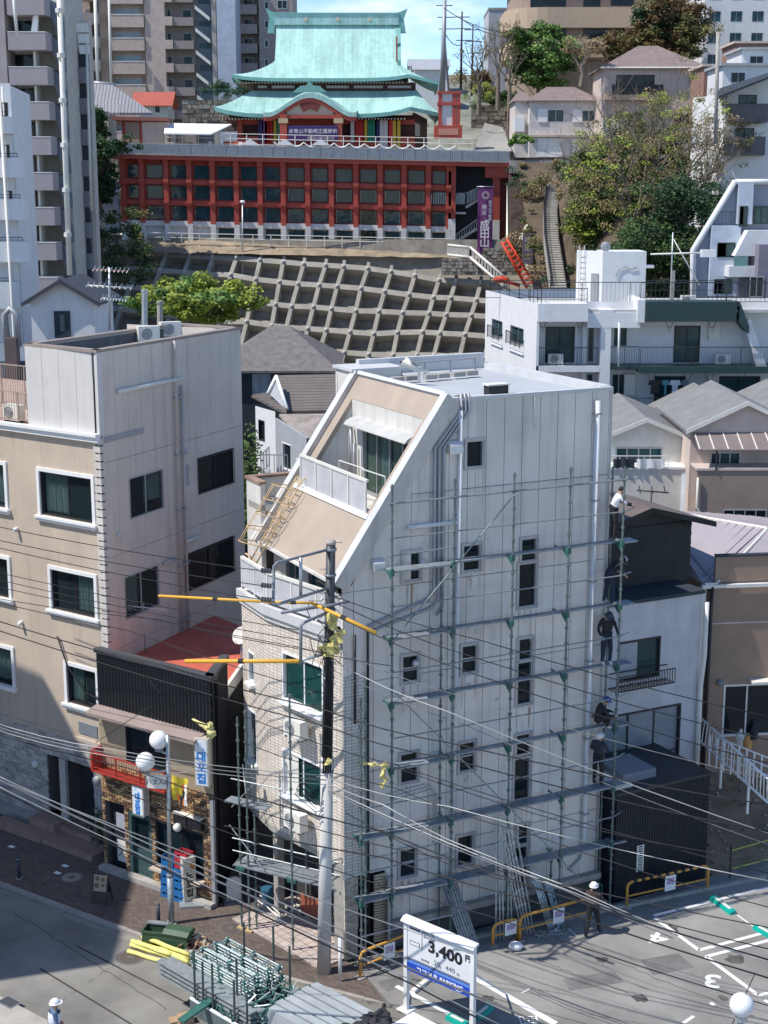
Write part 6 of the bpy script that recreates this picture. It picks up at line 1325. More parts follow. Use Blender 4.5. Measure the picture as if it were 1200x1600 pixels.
# ---- row of houses right
def right_houses():
 f0 = Fr((0,66,0),(1,0,0)); ox = f0.px(905,682)[0]; w = f0.px(1072,682)[0] - ox; f = f0.off(ox,0,0); ze = f.px(1072,682)[1]; zr = f.px(1009,656)[1]; w = 2 * (f.px(1072,680)[0] - f.px(1009,680)[0]); f = f0.off(f0.px(1009,680)[0] - w / 2,0,0)
 T,r = house('white_house','white gabled house with white cloths on its balcony behind the white building',f,w,8,0,ze,zr,M_SHINGL2 if 0 else mat('slate_grey_roof',(.2,.2,.2),.85,var=.15,bump=.3),mat('cream_house',(.66,.64,.58),.8,streak=.15),wins=[(962,699,1034,728,3)],over=.3,verge=M_CREAM)
 b = f.off(0,0,1.1); zb = b.px(1000,733)[1]; x0,x1 = b.px(930,740)[0],b.px(1082,740)[0]; solid(b,x0,x1,0,zb,-1.1,0,'balcony',MATS['cream_house'],T); solid(b,x0,x1 + .1,zb,zb + .1,-1.15,.06,'balcony_coping',M_WHITE,T)
 railing(b,x0,b.px(1045,730)[0],zb + .1,.5,T,m=M_CREAM,c=-.1,step=0)
 pipe([b.pt(x1 - .3,zb - .2,.1),b.pt(x1 - .3,0,.1)],.2,'downpipe',M_GREYW,T)
 for u,ww,m,lab in ((975,.95,M_NAVY,'dark cloth drying on the white house balcony'),(1017,1.25,M_WHITE,'white sheet drying on the white house balcony')):
  a,z = b.px(u,717,.1); g = [[b.pt(a - ww / 2 + ww * i / 8,z,.1 + .03 * math.sin(i * 2)) for i in range(9)],[b.pt(a - ww / 2 + ww * i / 8,z - .42,.1 + .06 * math.sin(i * 1.7)) for i in range(9)]]; MB().sheet(g).top('drying_cloth',m,lab,'laundry','cloths on the white house balcony')
 # beige house
 f1 = Fr((0,64,0),(1,.0,0)); xa = f1.px(1080,665)[0]; xp = f1.px(1118,652)[0]; w = 4.8; ze = f1.px(1080,667)[1]; zr = f1.px(1118,652)[1]; f = f1.off(xa,0,0)
 T,r = house('beige_house','beige house with a glazed lean-to roof over its balcony',f,w,7,0,ze - .1,ze + 1.05,MATS['slate_grey_roof'],M_PINK,wins=[(1110,706,1156,735,2)],over=.25,verge=M_CREAM)
 b = f.off(0,0,1.2); zb = b.px(1100,735)[1]; solid(b,.1,6,0,zb,-1.2,0,'balcony',mat('brown_mosaic',(.3,.23,.19),.85,var=.1,bump=.4,bscale=30),T); solid(b,.05,6,zb,zb + .1,-1.2,.05,'balcony_coping',M_PINK,T)
 lr = b.R(1130,796,1197,819,.02); window(b,lr,T,mull=3,c=.02,fw=.05,depth=.01)
 zt = b.px(1100,702)[1]; q = MB().prism([b.pt(.1,zt,.1),b.pt(6,zt,.1),b.pt(6,zt + .55,-1.2),b.pt(.1,zt + .55,-1.2)],(0,0,-.04)); q.build('lean_to_roof',mat('brown_polycarbonate',(.22,.18,.17),.3),T)
 for i in range(10): x = .15 + i * .62; MB().tube([b.pt(x,zt + .02,.1),b.pt(x,zt + .57,-1.2)],.03,4).build('roof_bar',M_CREAM,T)
 for x in (.9,3.6): MB().tube([b.pt(x,zb,.05),b.pt(x,zt,.05)],.04,5).build('roof_post',M_BRONZE,T)
 pipe([b.pt(.12,zb - .3,.1),b.pt(.12,zb - 1.6,.1),b.pt(.5,zb - 2.2,.1),b.pt(6,zb - 2.1,.12)],.05,'pipe',M_CREAM,T)
 f2 = Fr((0,71,0),(1,0,0)).off(Fr((0,71,0),(1,0,0)).px(1060,660)[0],0,0); zz = f2.px(1060,650)[1]
 house('pale_house','pale pink house with grey roof between the white and beige houses',f2,4.4,7,0,zz - .5,zz + .6,MATS['slate_grey_roof'],M_PINK,over=.3)
 f2 = Fr((0,69,0),(1,0,0)); f2 = f2.off(f2.px(1150,660)[0],0,0); zz = f2.px(1150,655)[1]; T,r = house('pink_house','pink walled house with grey roof at the right edge above the beige house',f2,6.5,7,0,zz - .6,zz + .9,MATS['slate_grey_roof'],M_PINK,over=.3)
 p = V(f2.pt(1.1,zz + .1,.5)); t = thing('satellite_dish','small round dish on the pink walled house','satellite dish',p); c = ony(1183,655,68.3); MB().ball(c,.38,12,8,sc=(.7,.3,1)).build('dish',M_CREAM,t,smooth=True); pipe([c,c - V((0,0,.9))],.03,'mast',M_GALV,t)
 t = thing('roof_aerial','small dark comb aerial above the timber house roof','aerial',ony(1020,770,58)); c = ony(1018,768,58); pipe([c + V((-.6,0,.05)),c + V((.7,0,-.05))],.03,'boom',M_BRONZE,t); pipe([c,c - V((0,0,1.2))],.03,'mast',M_BRONZE,t)
 for k in range(3): x = -.5 + k * .5; pipe([c + V((x,-.3,0)),c + V((x + .05,.3,.15))],.025,'element',M_BRONZE,t)
right_houses()
# ---- houses between the beige and white buildings
def mid_houses():
 f0 = Fr((0,80,0),(1,0,0)); xa = f0.px(340,575)[0]; w = f0.px(521,575)[0] - xa; f = f0.off(xa,0,0); ze = f.px(400,577)[1]; zr = f.px(425,538)[1]
 house('dark_house','dark walled house with a grey hipped roof behind the beige building',f,w,8,0,ze,ze + 1.9,M_SHINGLE,M_NAVY,axis='a',hip=3.0,wins=[(394,584,423,616)],glass=M_GREYW)
 # shingled house with small gable
 y0 = 66; g0 = Fr((0,y0,0),(1,0,0)); T = thing('shingled_house','grey house with shingled roofs and a small white edged gable','house',g0.pt(g0.px(450,700)[0],0,-3)); P = lambda u,v,dy=0: ony(u,v,y0 + dy)
 Mr = mat('brown_grey_shingle',(.17,.145,.13),.85,var=.15,scale=4,bump=.5,bscale=14)
 lm = lines_mat('shingle_courses',(.15,.13,.12),(.07,.06,.055),(0,.55,.83),.22,.18)
 MB().prism([P(449,642),P(540,640),P(540,584,3.2),P(432,586,3.2)],(0,0,-.15)).build('main_roof',lm,T)
 MB().prism([P(393,617,1),P(447,645,-.6),P(449,636,0),P(421,612,2)],(0,0,-.12)).build('left_roof',lm,T)
 MB().prism([P(419,614,1.0),P(447,640,-.2),P(432,589,1.5)],(0,.3,0)).build('gable_wall',M_GREYW,T)
 for a,b in (((419,614,1.0),(432,587,1.6)),((449,638,-.2),(432,587,1.6))): pipe([P(*a) + V((0,-.1,0)),P(*b) + V((0,-.1,0))],.08,'verge',M_WHITE,T,5)
 MB().prism([P(436,647,-.6),P(520,646,-.6),P(530,690,-3.5),P(479,697,-3.8)],(0,0,-.12)).build('porch_roof',M_SHINGL2,T)
 b0 = P(430,650,-.8); w1 = Fr(V((b0.x,b0.y,0)),P(478,698,-3.8) - b0); w1 = wall(V((b0.x,b0.y,0)),P(479,697,-3.8)); L = (V(P(479,697,-3.8).xy) - V(b0.xy)).length; zt = b0.z - .1
 w = [w1.R(441,690,456,738),w1.R(463,716,470,735)]; mb = MB(); holed(mb,w1,0,L,0,zt - .5,w,.15); mb.prism([w1.pt(0,zt - .5),w1.pt(L,zt - .5),w1.pt(L,zt - .5 + .1),w1.pt(0,zt)],w1.ez * -.1); mb.build('wall',M_GREYW,T)
 for r in w: window(w1,r,T,frame=M_WHITE,mull=0)
 e = P(521,650,-.6); solid(w1,L,L + 6,0,zt - .4,-.1,0,'front_wall',M_NAVY,T)
 c0 = P(399,640,1); w2 = wall(V((c0.x,c0.y,0)),V((b0.x,b0.y,0))); L2 = (V(b0.xy) - V(c0.xy)).length; r2 = w2.R(404,655,414,690); mb = MB(); holed(mb,w2,0,L2,0,zt + .3,[r2],.1); mb.build('white_wall',M_WALLW,T); window(w2,r2,T,frame=M_BRONZE,mull=0)
 # neighbour walls behind filling the gap at the left
 f2 = Fr((0,84,0),(1,0,0)); xa = f2.px(372,640)[0];
 # roof deck rail and shrubs at its foot
 t = thing('deck_railing','grey metal railing on a low roof left of the shingled house','railing',P(425,740,-4)); f3 = Fr(P(408,742,-4),(1,-.1,0)); railing(f3,0,1.15,0,.9,t,m=M_GALV,step=.3,post=.6); railing(Fr(f3.o,(.1,1,0)),0,2,0,.9,t,m=M_GALV,step=.4,post=.6)
 mb = MB(); leafball(mb,P(390,740,-2),1.3,700,.09,(.55,.8,1.9),random.Random(3)); leafball(mb,P(386,800,-2),1.0,400,.09,(.5,.8,1.8),random.Random(5)); mb.top('ivy_shrub',LEAF_M,'green shrub growing in the gap between the beige and white buildings','shrub')
 # low wall blocks that close the view between the houses
 solid(Fr((0,62,0),(1,0,0)),-5.9,-2.5,0,8.6,-1,0,'low_block',M_WALLW,T)
mid_houses()
# ---- buildings on the left edge
def left_side():
 # white gabled roof hut
 f = Fr((0,72,0),(1,.0,0)); xa = f.px(48,480)[0]; w = f.px(147,480)[0] - xa; f = f.off(xa,0,0); ze = f.px(60,470)[1]; zr = f.px(96,440)[1]; zb = f.px(60,560)[1]
 T,r = house('roof_hut','white gabled hut with dark roof and a dark louvred door',f,w,5,zb,ze,zr,mat('dark_tile_roof',(.06,.06,.07),.6),M_WALLW,over=.35,verge=MATS['dark_tile_roof'])
 d = f.R(84,486,111,528,.03); solid(f,*d,0,.05,'door',M_NAVY,T)
 for k in range(9): z = d[2] + .35 + k * .09; solid(f,d[0] + .28,d[1] - .28,z,z + .05,.05,.07,'louvre',M_STEELG,T)
 B = thing('dark_block','dark walled lower building carrying the white gabled hut','building',f.pt(1,0,-3)); mb = MB(); mb.box(f,-3.5,8,0,zb,-7,1.2); mb.build('wall',mat('blue_grey_wall',(.12,.15,.19),.8,streak=.2),B)
 railing(f,d[0] - 1.0,d[1] + 1.2,zb,.95,B,c=1.1,step=.13,m=mat('tan_railing',0),post=.9)
 mb = MB(); p = f.px(30,520); solid(f,f.px(24,560)[0],f.px(42,560)[0],0,f.px(30,522)[1],1.3,2.0,'pillar',mat('brown_tile',(.16,.12,.11),.8),B)
 g = MB().tube([f.pt(p[0] - .2,p[1] - .3,1.6),f.pt(p[0] - .25,p[1] + 1.0,1.6),f.pt(p[0],p[1] + 1.3,1.6),f.pt(p[0] + .35,p[1] + 1.0,1.6),f.pt(p[0] + .35,p[1] - .5,1.6)],.16,8); g.build('flue',M_DUCT,B,smooth=True)
 def antenna(u,v0,v1,y,lab,arms):
  p,q = ony(u,v0,y),ony(u,v1,y); t = thing('roof_aerial',lab,'aerial',p,'television aerials on the roofs'); pipe([p,q],.05,'mast',M_GALV,t)
  for (ua,va,ub,vb,m) in arms:
   a,b = ony(ua,va,y),ony(ub,vb,y); pipe([a,b],.035,'boom',m,t); n = 9
   for k in range(n): c = a.lerp(b,k / (n - 1)); pipe([c - V((0,.35,.05)),c + V((0,.35,.12))],.02,'element',M_GALV,t,4)
 antenna(171,515,418,64,'tall aerial with two crossing booms behind the beige penthouse',[(147,421,200,424,mat('red_element',(.35,.15,.12),.6)),(137,446,206,450,M_CREAM),(160,466,198,469,M_CREAM)])
 for u,v0,v1,lab in ((226,515,456,'plain pale post left of the yellow green tree'),(250,515,474,'shorter dark capped post by the yellow green tree')):
  p,q = ony(u,v0,66),ony(u,v1,66); mb = MB().tube([p,q],.13,8); mb.tube([q,q + V((0,0,.1))],.16,8); mb.top('roof_post',M_GALV if u < 230 else M_CONC,lab,'post')
 # white stepped building at the far left
 f = Fr((0,84,0),(1,.1,0)); T = thing('white_stepped_flats','white flats with rounded balconies and a thin downpipe at the left edge','apartment building',f.pt(f.px(10,300)[0],0,-3)); R = lambda *q: f.R(*q)
 x0 = f.px(-140,300)[0]; W_ = MATS['apartment_white']; st = [(120,30),(182,25),(252,27),(335,30),(400,18),(470,14)]
 zt = f.px(10,130)[1]; wl = [f.R(2,160,13,182),f.R(2,226,16,254),f.R(8,298,20,322),f.R(4,380,26,398)]
 mb = MB(); holed(mb,f,x0,f.px(24,300)[0],0,zt,wl,.1); mb.box(f,x0,f.px(24,300)[0],0,zt - .1,-8,-.3); mb.build('wall',W_,T)
 for r in wl: window(f,r,T,frame=M_BRONZE)
 for (v0,v1,u1) in ((183,210,24),(247,278,42),(311,343,46),(377,408,50),(440,480,32)):
  r = f.R(-100,v0,u1,v1); mb = MB(); a1 = r[1]; pts = [f.pt(r[0],r[2],1.2),f.pt(a1 - .4,r[2],1.2),f.pt(a1 - .1,r[2],1.0),f.pt(a1,r[2],.6),f.pt(a1,r[2],0),f.pt(r[0],r[2],0)]; mb.prism(pts,(0,0,r[3] - r[2])); mb.build('balcony',W_,T); railing(f.off(0,0,1.1),r[0],a1 - .3,r[3],.25,T,step=0)
 pipe([f.pt(f.px(4,135)[0],f.px(4,135)[1],1.3),f.pt(f.px(4,135)[0] + .2,0,1.3)],.08,'downpipe',M_CREAM,T); pipe([ony(3,135,82),ony(22,470,82)],.07,'downpipe',M_CREAM,T)
 # first terraced block with sloping side walls
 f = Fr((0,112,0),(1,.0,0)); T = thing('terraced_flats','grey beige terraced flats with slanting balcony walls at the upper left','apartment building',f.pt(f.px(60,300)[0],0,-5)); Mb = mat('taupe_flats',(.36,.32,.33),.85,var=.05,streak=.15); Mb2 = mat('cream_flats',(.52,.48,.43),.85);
 zt = f.px(50,-60)[1]; solid(f,f.px(-160,200)[0],f.px(19,200)[0],0,zt,-9,.6,'wall',Mb,T); solid(f,f.px(19,200)[0],f.px(100,200)[0],0,zt,-9,-2.0,'wall',Mb2,T)
 for i in range(-1,9):
  v = 53.5 + i * 54 + (i > 3) * 1; ul,ur = 19 + i * 1.8,82 + i * 2.7
  a0,b1 = f.px(ul,v); a1,b0 = f.px(ur,v + 27); k = .75
  MB().prism([f.pt(a0,b0,0),f.pt(a0,b0,1.4),f.pt(a1 - k * .2,b0,1.4),f.pt(a1,b0,0)],(0,0,b1 - b0)).build('balcony_front',Mb,T)
  MB().prism([f.pt(a0,b1,-2),f.pt(a0,b1,1.42),f.pt(a1 - .15,b1,1.42),f.pt(a1,b1,-2)],(0,0,.06)).build('balcony_coping',M_CREAM,T)
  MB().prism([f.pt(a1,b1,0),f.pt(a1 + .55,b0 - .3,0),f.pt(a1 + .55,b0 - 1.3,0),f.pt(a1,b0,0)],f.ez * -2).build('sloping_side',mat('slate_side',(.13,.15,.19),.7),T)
  wf = f.off(0,0,-1.95); r = (wf.px(ul + 2,v)[0],wf.px(ul + 30,v)[0],b0 - 1.55,b0 - .05); window(wf,r,T,glass=G_DARK,frame=M_BRONZE,c=0,depth=0,mull=1)
  solid(f,f.px(ul + 33,v)[0],f.px(ul + 36,v)[0],b0 - 1.6,b0,-2,.3,'partition',M_CREAM,T)
 pipe([ony(92,-20,109),ony(109,430,109)],.2,'downpipe',M_CREAM,T); pipe([ony(20,-20,109),ony(27,60,109)],.12,'downpipe',M_CREAM,T)
 for v in (20,90,160,230,300,370): p = ony(92 + v * .038,v,108.8); MB().tube([p,p + V((0,0,.3))],.28,8).build('pipe_clamp',M_CREAM,T)
 MB().prism([ony(48,50,111),ony(58,50,111),ony(60,5,111),ony(56,5,111)],(0,.3,0)).build('fin',M_WHITE,T)
 # second section with dark recesses
 f = Fr((0,118,0),(1,.0,0)); T = thing('grey_terraced_flats','darker grey terraced flats right of the thick downpipe','apartment building',f.pt(f.px(120,300)[0],0,-5)); Mc = mat('dark_taupe_flats',(.2,.2,.23),.85,streak=.15); x0,x1 = f.px(94,200)[0],f.px(139,200)[0]
 x1 = f.px(132,200)[0]; solid(f,x0,x1,0,f.px(120,60)[1],-3.2,-1.2,'wall',Mc,T); solid(f,x0,f.px(107,60)[0],f.px(100,75)[1],f.px(100,8)[1],-3,0,'wall',Mc,T); solid(f,x0,f.px(134,100)[0],0,f.px(120,28)[1],-3,-1.5,'wall',mat('cream_flats',0),T)
 for i in range(8):
  v = 57 + i * 48.5; ul,ur = 98 + i * 1.0,134 + i * 1.2; a0,b1 = f.px(ul,v + 48); a1,b0 = f.px(ur,v + 73)
  solid(f,a0,a1,b0,b1,-1.2,0,'balcony_front',Mc,T)
  wr = f.R(ul + 1,v + 28,ul + 15,v + 47,-1.1); window(f.off(0,0,-1.1),wr,T,glass=G_DARK,mull=0,depth=0); solid(f,a0,f.px(ul + 18,v)[0],b1 + 1.05,b1 + 1.25,-1.2,.1,'canopy',M_CREAM,T)
  MB().prism([f.pt(f.px(ul + 21,v + 48)[0],b1 + .02,-.3),f.pt(f.px(ur,v + 48)[0],b1 + .02,-.3),f.pt(f.px(ur - 2,v + 26)[0],b1 + 1.15,-.3),f.pt(f.px(ul + 24,v + 26)[0],b1 + 1.15,-.3)],f.ez * -.5).build('dark_screen',M_NAVY,T)
 for i in range(3): solid(f,f.px(118,40)[0] + .1 * i,f.px(136,40)[0],f.px(118,50)[1] - i * .8,f.px(118,36)[1] - i * .8,-.5,-.1,'white_parapet',M_WHITE,T)
 pipe([ony(135,65,116.5),ony(143,330,116.5)],.09,'downpipe',M_CREAM,T)
left_side()
# ================================================================== retaining slope with its lattice
M_SHOT = mat('shotcrete',(.29,.26,.22),.95,var=.25,scale=.5,bump=.7,bscale=1.5,streak=.5,dirt=(.14,.12,.09)); M_BEAM = mat('lattice_concrete',(.36,.335,.29),.95,var=.15,scale=.6,bump=.3,streak=.3,dirt=(.2,.17,.14))
TOPY,TOPZ,SLOPE = 186.0,13.2,math.radians(61)
e2 = V((-.10,-math.cos(SLOPE),-math.sin(SLOPE))); SLP = Fr((0,TOPY,TOPZ),(1,-.06,0),-e2)
def lattice():
 # base slope with shallow pits
 rows = [
 [(118,360),(155,375),(188,391),(226,396),(261,399),(297,402),(333,404),(370,406),(407,409),(443,412),(475,415),(509,417),(537,419),(575,422),(611,427),(648,433),(686,440),(712,441),(751,444),(790,449)],
 [(104,398),(140,408),(180,420),(216,423),(251,425),(289,428),(325,431),(361,432),(400,439),(437,443),(466,446),(499,448),(527,450),(564,453),(601,458),(639,463),(677,467),(704,468),(744,471),(782,475)],
 [(92,432),(128,441),(165,448),(204,451),(240,454),(277,457),(315,463),(352,468),(393,473),(431,478),(456,481),(490,482),(518,485),(556,488),(592,489),(629,491),(670,492),(697,494),(736,495),(775,498)],
 [(80,466),(116,475),(150,482),(190,485),(228,490),(266,495),(304,500),(343,505),(386,505),(425,511),(448,514),(481,516),(510,518),(547,521),(584,524),(621,522),(660,521),(687,523),(726,525),(766,528)],
 [(66,500),(104,508),(138,517),(178,520),(216,526),(256,532),(294,538),(333,543),(376,545),(414,546),(438,549),(472,551),(499,552),(538,553),(576,556),(614,557),(651,557),(678,557),(718,560),(756,562)],
 [(54,535),(92,543),(127,552),(166,556),(205,562),(245,568),(284,574),(323,579),(366,581),(404,582),(428,584),(462,586),(490,588),(528,590),(566,592),(604,593),(641,594),(669,594),(709,596),(747,598)]]
 P = [[SLP.pt(*SLP.px(u,v),0) for u,v in r] for r in rows]; nv = SLP.ez
 T = thing('lattice_frame','concrete lattice of beams holding the slope under the red podium','retaining wall',P[3][9])
 # back surface sheet
 g = []
 for j in range(31):
  row = []
  for i in range(46):
   a = -52 + i * 1.75 * 1.0; b = 3.6 - j * .8; d = -1.35 - .25 * noise.noise(V((a * .4,b * .4,3))) - .12 * noise.noise(V((a * 1.5,b * 1.5,1)));
   if b > 1.0: d = -1.2 + (b - 1) * .35
   row.append(SLP.pt(a,b,d))
  g.append(row)
 struct('shotcrete_slope',MB().sheet(g),M_SHOT,smooth=True)
 def beam(p,q,w,h,name,up):
  ax = (q - p).normalized(); s = ax.cross(nv).normalized() * w / 2; b = -nv * (h * .75); t = nv * (h * .25)
  # slight taper and rough edge
  mb = MB(); mb.prism([p - s + b,p - s * .8 + t,p + s * .8 + t,p + s + b],q - p); return mb.build(name,M_BEAM,T)
 for r in range(6):
  for c in range(19): beam(P[r][c],P[r][c + 1],.85,1.95,'cross_beam',0)
 for r in range(5):
  for c in range(20): beam(P[r][c],P[r + 1][c],.62,2.1,'upright_beam',0)
 for c in range(20):
  p = P[0][c]; beam(p,p - e2 * -0 + SLP.ey * .95,.5,1.3,'beam_end',0)
 for r in range(5):
  for c in range(19):
   a,b,d,e = P[r][c],P[r][c + 1],P[r + 1][c],P[r + 1][c + 1]; g = []
   for j in range(6):
    t = j / 5; g.append([a.lerp(b,i / 5).lerp(d.lerp(e,i / 5),.04 + .96 * t) + nv * (-2.6 + 2.45 * t ** .75 + .22 * noise.noise(V((c * 3 + i * .7,r * 5 + j * .7,2)))) for i in range(6)])
   MB().sheet(g).build('cell_infill',M_SHOT,T,smooth=True)
 cap = None; Mc = mat('anchor_cap',(.6,.58,.54),.8)
 for r in range(6):
  for c in range(20):
   if cap is None: cap = MB().box(Fr((0,0,0),SLP.ex,SLP.ey),-.17,.17,-.17,.17,.3,.62).tube([nv * .6,nv * .8],.12,8).mesh('anchor_cap',Mc)
   o = part('anchor_cap',cap,T); o.location = P[r][c] + nv * .1 - base(T)
 # dirt shoulder above, up to the podium foot
 g = []
 for j in range(8):
  t = j / 7; g.append([V((x,TOPY + .6 + t * 3.6,TOPZ + .9 + t * 2.0 + .15 * noise.noise(V((x * .5,t * 3,0))) + (x * -.018))) for x in [-52 + i * 1.6 for i in range(46)]])
 struct('slope_shoulder',MB().sheet(g),mat('bare_earth',(.3,.24,.17),.95,var=.35,scale=.6,bump=.6,bscale=3),smooth=True)
 # low wall and lane at the foot
 f = Fr((0,166,0),(1,0,0)); solid(f,-60,30,0,1.6,-1,0,'foot_wall',M_CONC,None); o = bpy.data.objects['foot_wall']; tag(o,'low concrete wall at the foot of the lattice slope','wall')
 for u,v in ((497,553),(520,556)): p = ony(u - (0 if u < 500 else 0),v,160); MB().tube([p - V((0,0,1)),p,p + V((0,0,.3))],[.2,.2,.05],8).top('traffic_cone',mat('cone_red',(.5,.05,.03),.6),'left red cone at the foot of the lattice' if u < 500 else 'right red cone at the foot of the lattice','traffic cone','red cones by the lattice')
lattice()
# ================================================================== red podium
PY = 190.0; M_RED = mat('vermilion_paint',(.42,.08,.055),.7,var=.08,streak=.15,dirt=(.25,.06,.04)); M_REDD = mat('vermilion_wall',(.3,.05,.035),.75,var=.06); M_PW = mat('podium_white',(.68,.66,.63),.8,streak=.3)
def podium():
 o = ony(188,248,PY); f = Fr((o.x,PY,0),(1,0,-.021)); P = f.px; T = thing('red_podium','red framed podium building with three window rows under the temple','building',(0,PY,14))
 z_of = lambda v: P(188,v)[1]
 cols = [190,223,261,297,333,370,407,443,481,518,556,594,631,669]; ca = [P(u,300)[0] for u in cols]; aE = P(702,300)[0]; ca[0] += .3
 bt = [z_of(v) for v in (245,282.5,315,347,366)]        # beam tops measured at the left end
 zT = bt[0]; zB = z_of(371)
 rowz = [(z_of(277),z_of(256)),(z_of(309),z_of(288)),(z_of(342),z_of(320)),(z_of(370),z_of(353))]
 holes = []
 for i in range(len(ca)):
  a0 = ca[i] + .55; a1 = (ca[i + 1] if i < 13 else aE) - .45
  for j,(z0,z1) in enumerate(rowz):
   if j == 3 and i in (0,1,2,3):
    if i in (1,2,3): holes.append((a0,a1,z0,z1,'w'))
    continue
   if i == 0: a0 = ca[0] + .6
   if i == 0 and j == 2: holes.append((a0,a1,z_of(366),z1,'d')); continue
   if i == 10 and j == 2: holes.append((a0,a1,z_of(371),z1,'d')); continue
   if i == 10 and j == 3: continue
   holes.append((a0,a1,z0,z1,'g'))
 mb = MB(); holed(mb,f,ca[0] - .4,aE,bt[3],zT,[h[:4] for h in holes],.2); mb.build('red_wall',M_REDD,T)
 mb = MB(); holed(mb,f,ca[0] - .4,aE,zB,bt[3],[h[:4] for h in holes if h[2] < bt[3]],.2); mb.build('white_base',M_PW,T)
 for h in holes:
  if h[4] == 'w': solid(f,*h[:4],-.2,-.15,'white_shutter',M_WALLW,T); continue
  window(f,h[:4],T,glass=G_DARK if h[4] == 'd' else G_TEAL,frame=M_BRONZE,mull=0,depth=.15,fw=.07,proud=-.05)
 for i,a in enumerate(ca + [aE - .1]):
  solid(f,a - .3,a + .3,bt[3],zT - .3,.0,.75,'red_pillar',M_RED,T); solid(f,a - .33,a + .33,zB - .3,bt[3] - .02,0,.8,'white_pillar',M_PW,T)
  for z in (bt[0] - .35,bt[1],bt[2]):
   MB().prism([f.pt(a - .34,z - .55,.0),f.pt(a - .34,z - .55,.85),f.pt(a - .34,z - .05,1.15),f.pt(a - .34,z + .35,1.15),f.pt(a - .34,z + .35,0)],f.ex * .68).build('beam_head',M_RED,T)
 for j in (1,2): solid(f,ca[0] - .4,aE,bt[j] - .3,bt[j] + .28,.0,.45,'red_beam',M_RED,T)
 solid(f,ca[0] - .4,aE,bt[3] - .35,bt[3] + .3,0,.5,'white_beam',M_PW,T)
 # deck
 x0 = P(172,246)[0]; x1 = P(795,250)[0]
 solid(f,x0,x1,zT - .25,zT + .25,-4,1.5,'deck_slab',M_RED,T); solid(f,x0,x1,zT + .26,zT + .4,-4,1.6,'deck_edge',M_CONC,T)
 g = f.off(0,0,1.5); n = 34; Mp = mat('grey_screen',(.28,.3,.33),.5,var=.1)
 for i in range(n):
  a0 = x0 + (x1 - x0) * i / n; a1 = x0 + (x1 - x0) * (i + 1) / n; solid(g,a0 + .05,a1 - .05,zT + .42,zT + 1.55,-.05,0,'screen_panel',Mp,T); MB().tube([g.pt(a0,zT + .4,-.1),g.pt(a0,zT + 1.7,-.1)],.05,5).build('screen_post',M_GALV,T)
 k = 0; mb = MB(); a = x0
 while a < x1: mb.box(g,a,a + .03,zT + .45,zT + 1.5,0,.03); a += .28
 stuff(mb.build('screen_bars',M_GALV,T))
 solid(g,x0,x1,zT + 1.58,zT + 1.68,-.12,.02,'screen_rail',M_GALV,T)
 xr0 = P(255,215)[0]; xr1 = P(740,215)[0]; r = f.off(0,0,-2.5)
 for z in (zT + 1.9,zT + 2.6,zT + 3.2): MB().tube([r.pt(xr0,z),r.pt(xr1,z)],.045,5).build('inner_rail',M_CREAM,T)
 for i in range(20): a = xr0 + (xr1 - xr0) * i / 19; MB().tube([r.pt(a,zT),r.pt(a,zT + 3.25)],.06,5).build('inner_post',M_CREAM,T)
 # white swags on the rail
 for i in range(12):
  a0 = P(425 + i * 24,220)[0]; a1 = P(449 + i * 24,220)[0]; MB().tube([r.pt(a0 + (a1 - a0) * t / 6,zT + 2.3 - .5 * math.sin(math.pi * t / 6) ,.1) for t in range(7)],.09,5).build('swag',M_WHITE,T)
 for u in (443,500,388):
  a,z = P(u,222); MB().prism([r.pt(a - 1.2,z - .3,.3),r.pt(a,z + .45,.3),r.pt(a + 1.2,z - .3,.3)],r.ez * -1.5).build('tent_top',M_WHITE,T)
 # stair bay at the right
 b0,b1,b2 = P(703,300)[0],P(706,300)[0],P(775,300)[0]; bk = f.off(0,0,-3.0)
 solid(bk,aE,P(790,300)[0],zB,zT,-.2,0,'stair_back',M_NAVY,T)
 for u in (706,775):
  a = P(u,300)[0]; solid(f,a - .45,a + .45,z_of(331),zT - .3,-.2,.75,'red_pillar',M_RED,T); solid(f,a - .46,a + .46,zB - 1.0,z_of(331),-.2,.78,'white_pillar',M_PW,T)
 solid(f,P(758,250)[0],P(795,250)[0],zT - 1.6,zT - .25,-.3,1.0,'red_beam',M_RED,T); solid(f,P(781,250)[0],P(793,250)[0],zB - .5,zT - .3,-4,-.2,'side_wall',mat('maroon_side',(.16,.035,.03),.7),T)
 def flight(u0,v0,u1,v1,n,c,name):
  a0,z0 = P(u0,v0,-c); a1,z1 = P(u1,v1,-c)
  for i in range(n):
   x = a0 + (a1 - a0) * i / n; z = z0 + (z1 - z0) * i / n; solid(f,x,x + (a1 - a0) / n,z - .25,z + .05,-c - 1.5,-c,'stair_tread',M_PW,T)
 flight(700,384,745,355,12,.3,'s1'); flight(728,322,755,305,9,.3,'s2'); solid(f,P(678,320)[0],P(728,320)[0],z_of(322) - .1,z_of(320),-2.5,-.2,'landing',M_PW,T)
 for (u0,v0,u1,v1) in ((674,302,708,302),(712,302,728,302),(728,302,748,293),(710,368,745,343)):
  n = 10
  p0 = f.pt(*P(u0,v0,.1),.1); p1 = f.pt(*P(u1,v1,.1),.1); pipe([p0,p1],.07,'stair_rail',M_GALV,T)
  for i in range(n): q = p0.lerp(p1,i / (n - 1)); MB().tube([q,q - V((0,0,1.35))],.05,4).build('baluster',M_GALV,T)
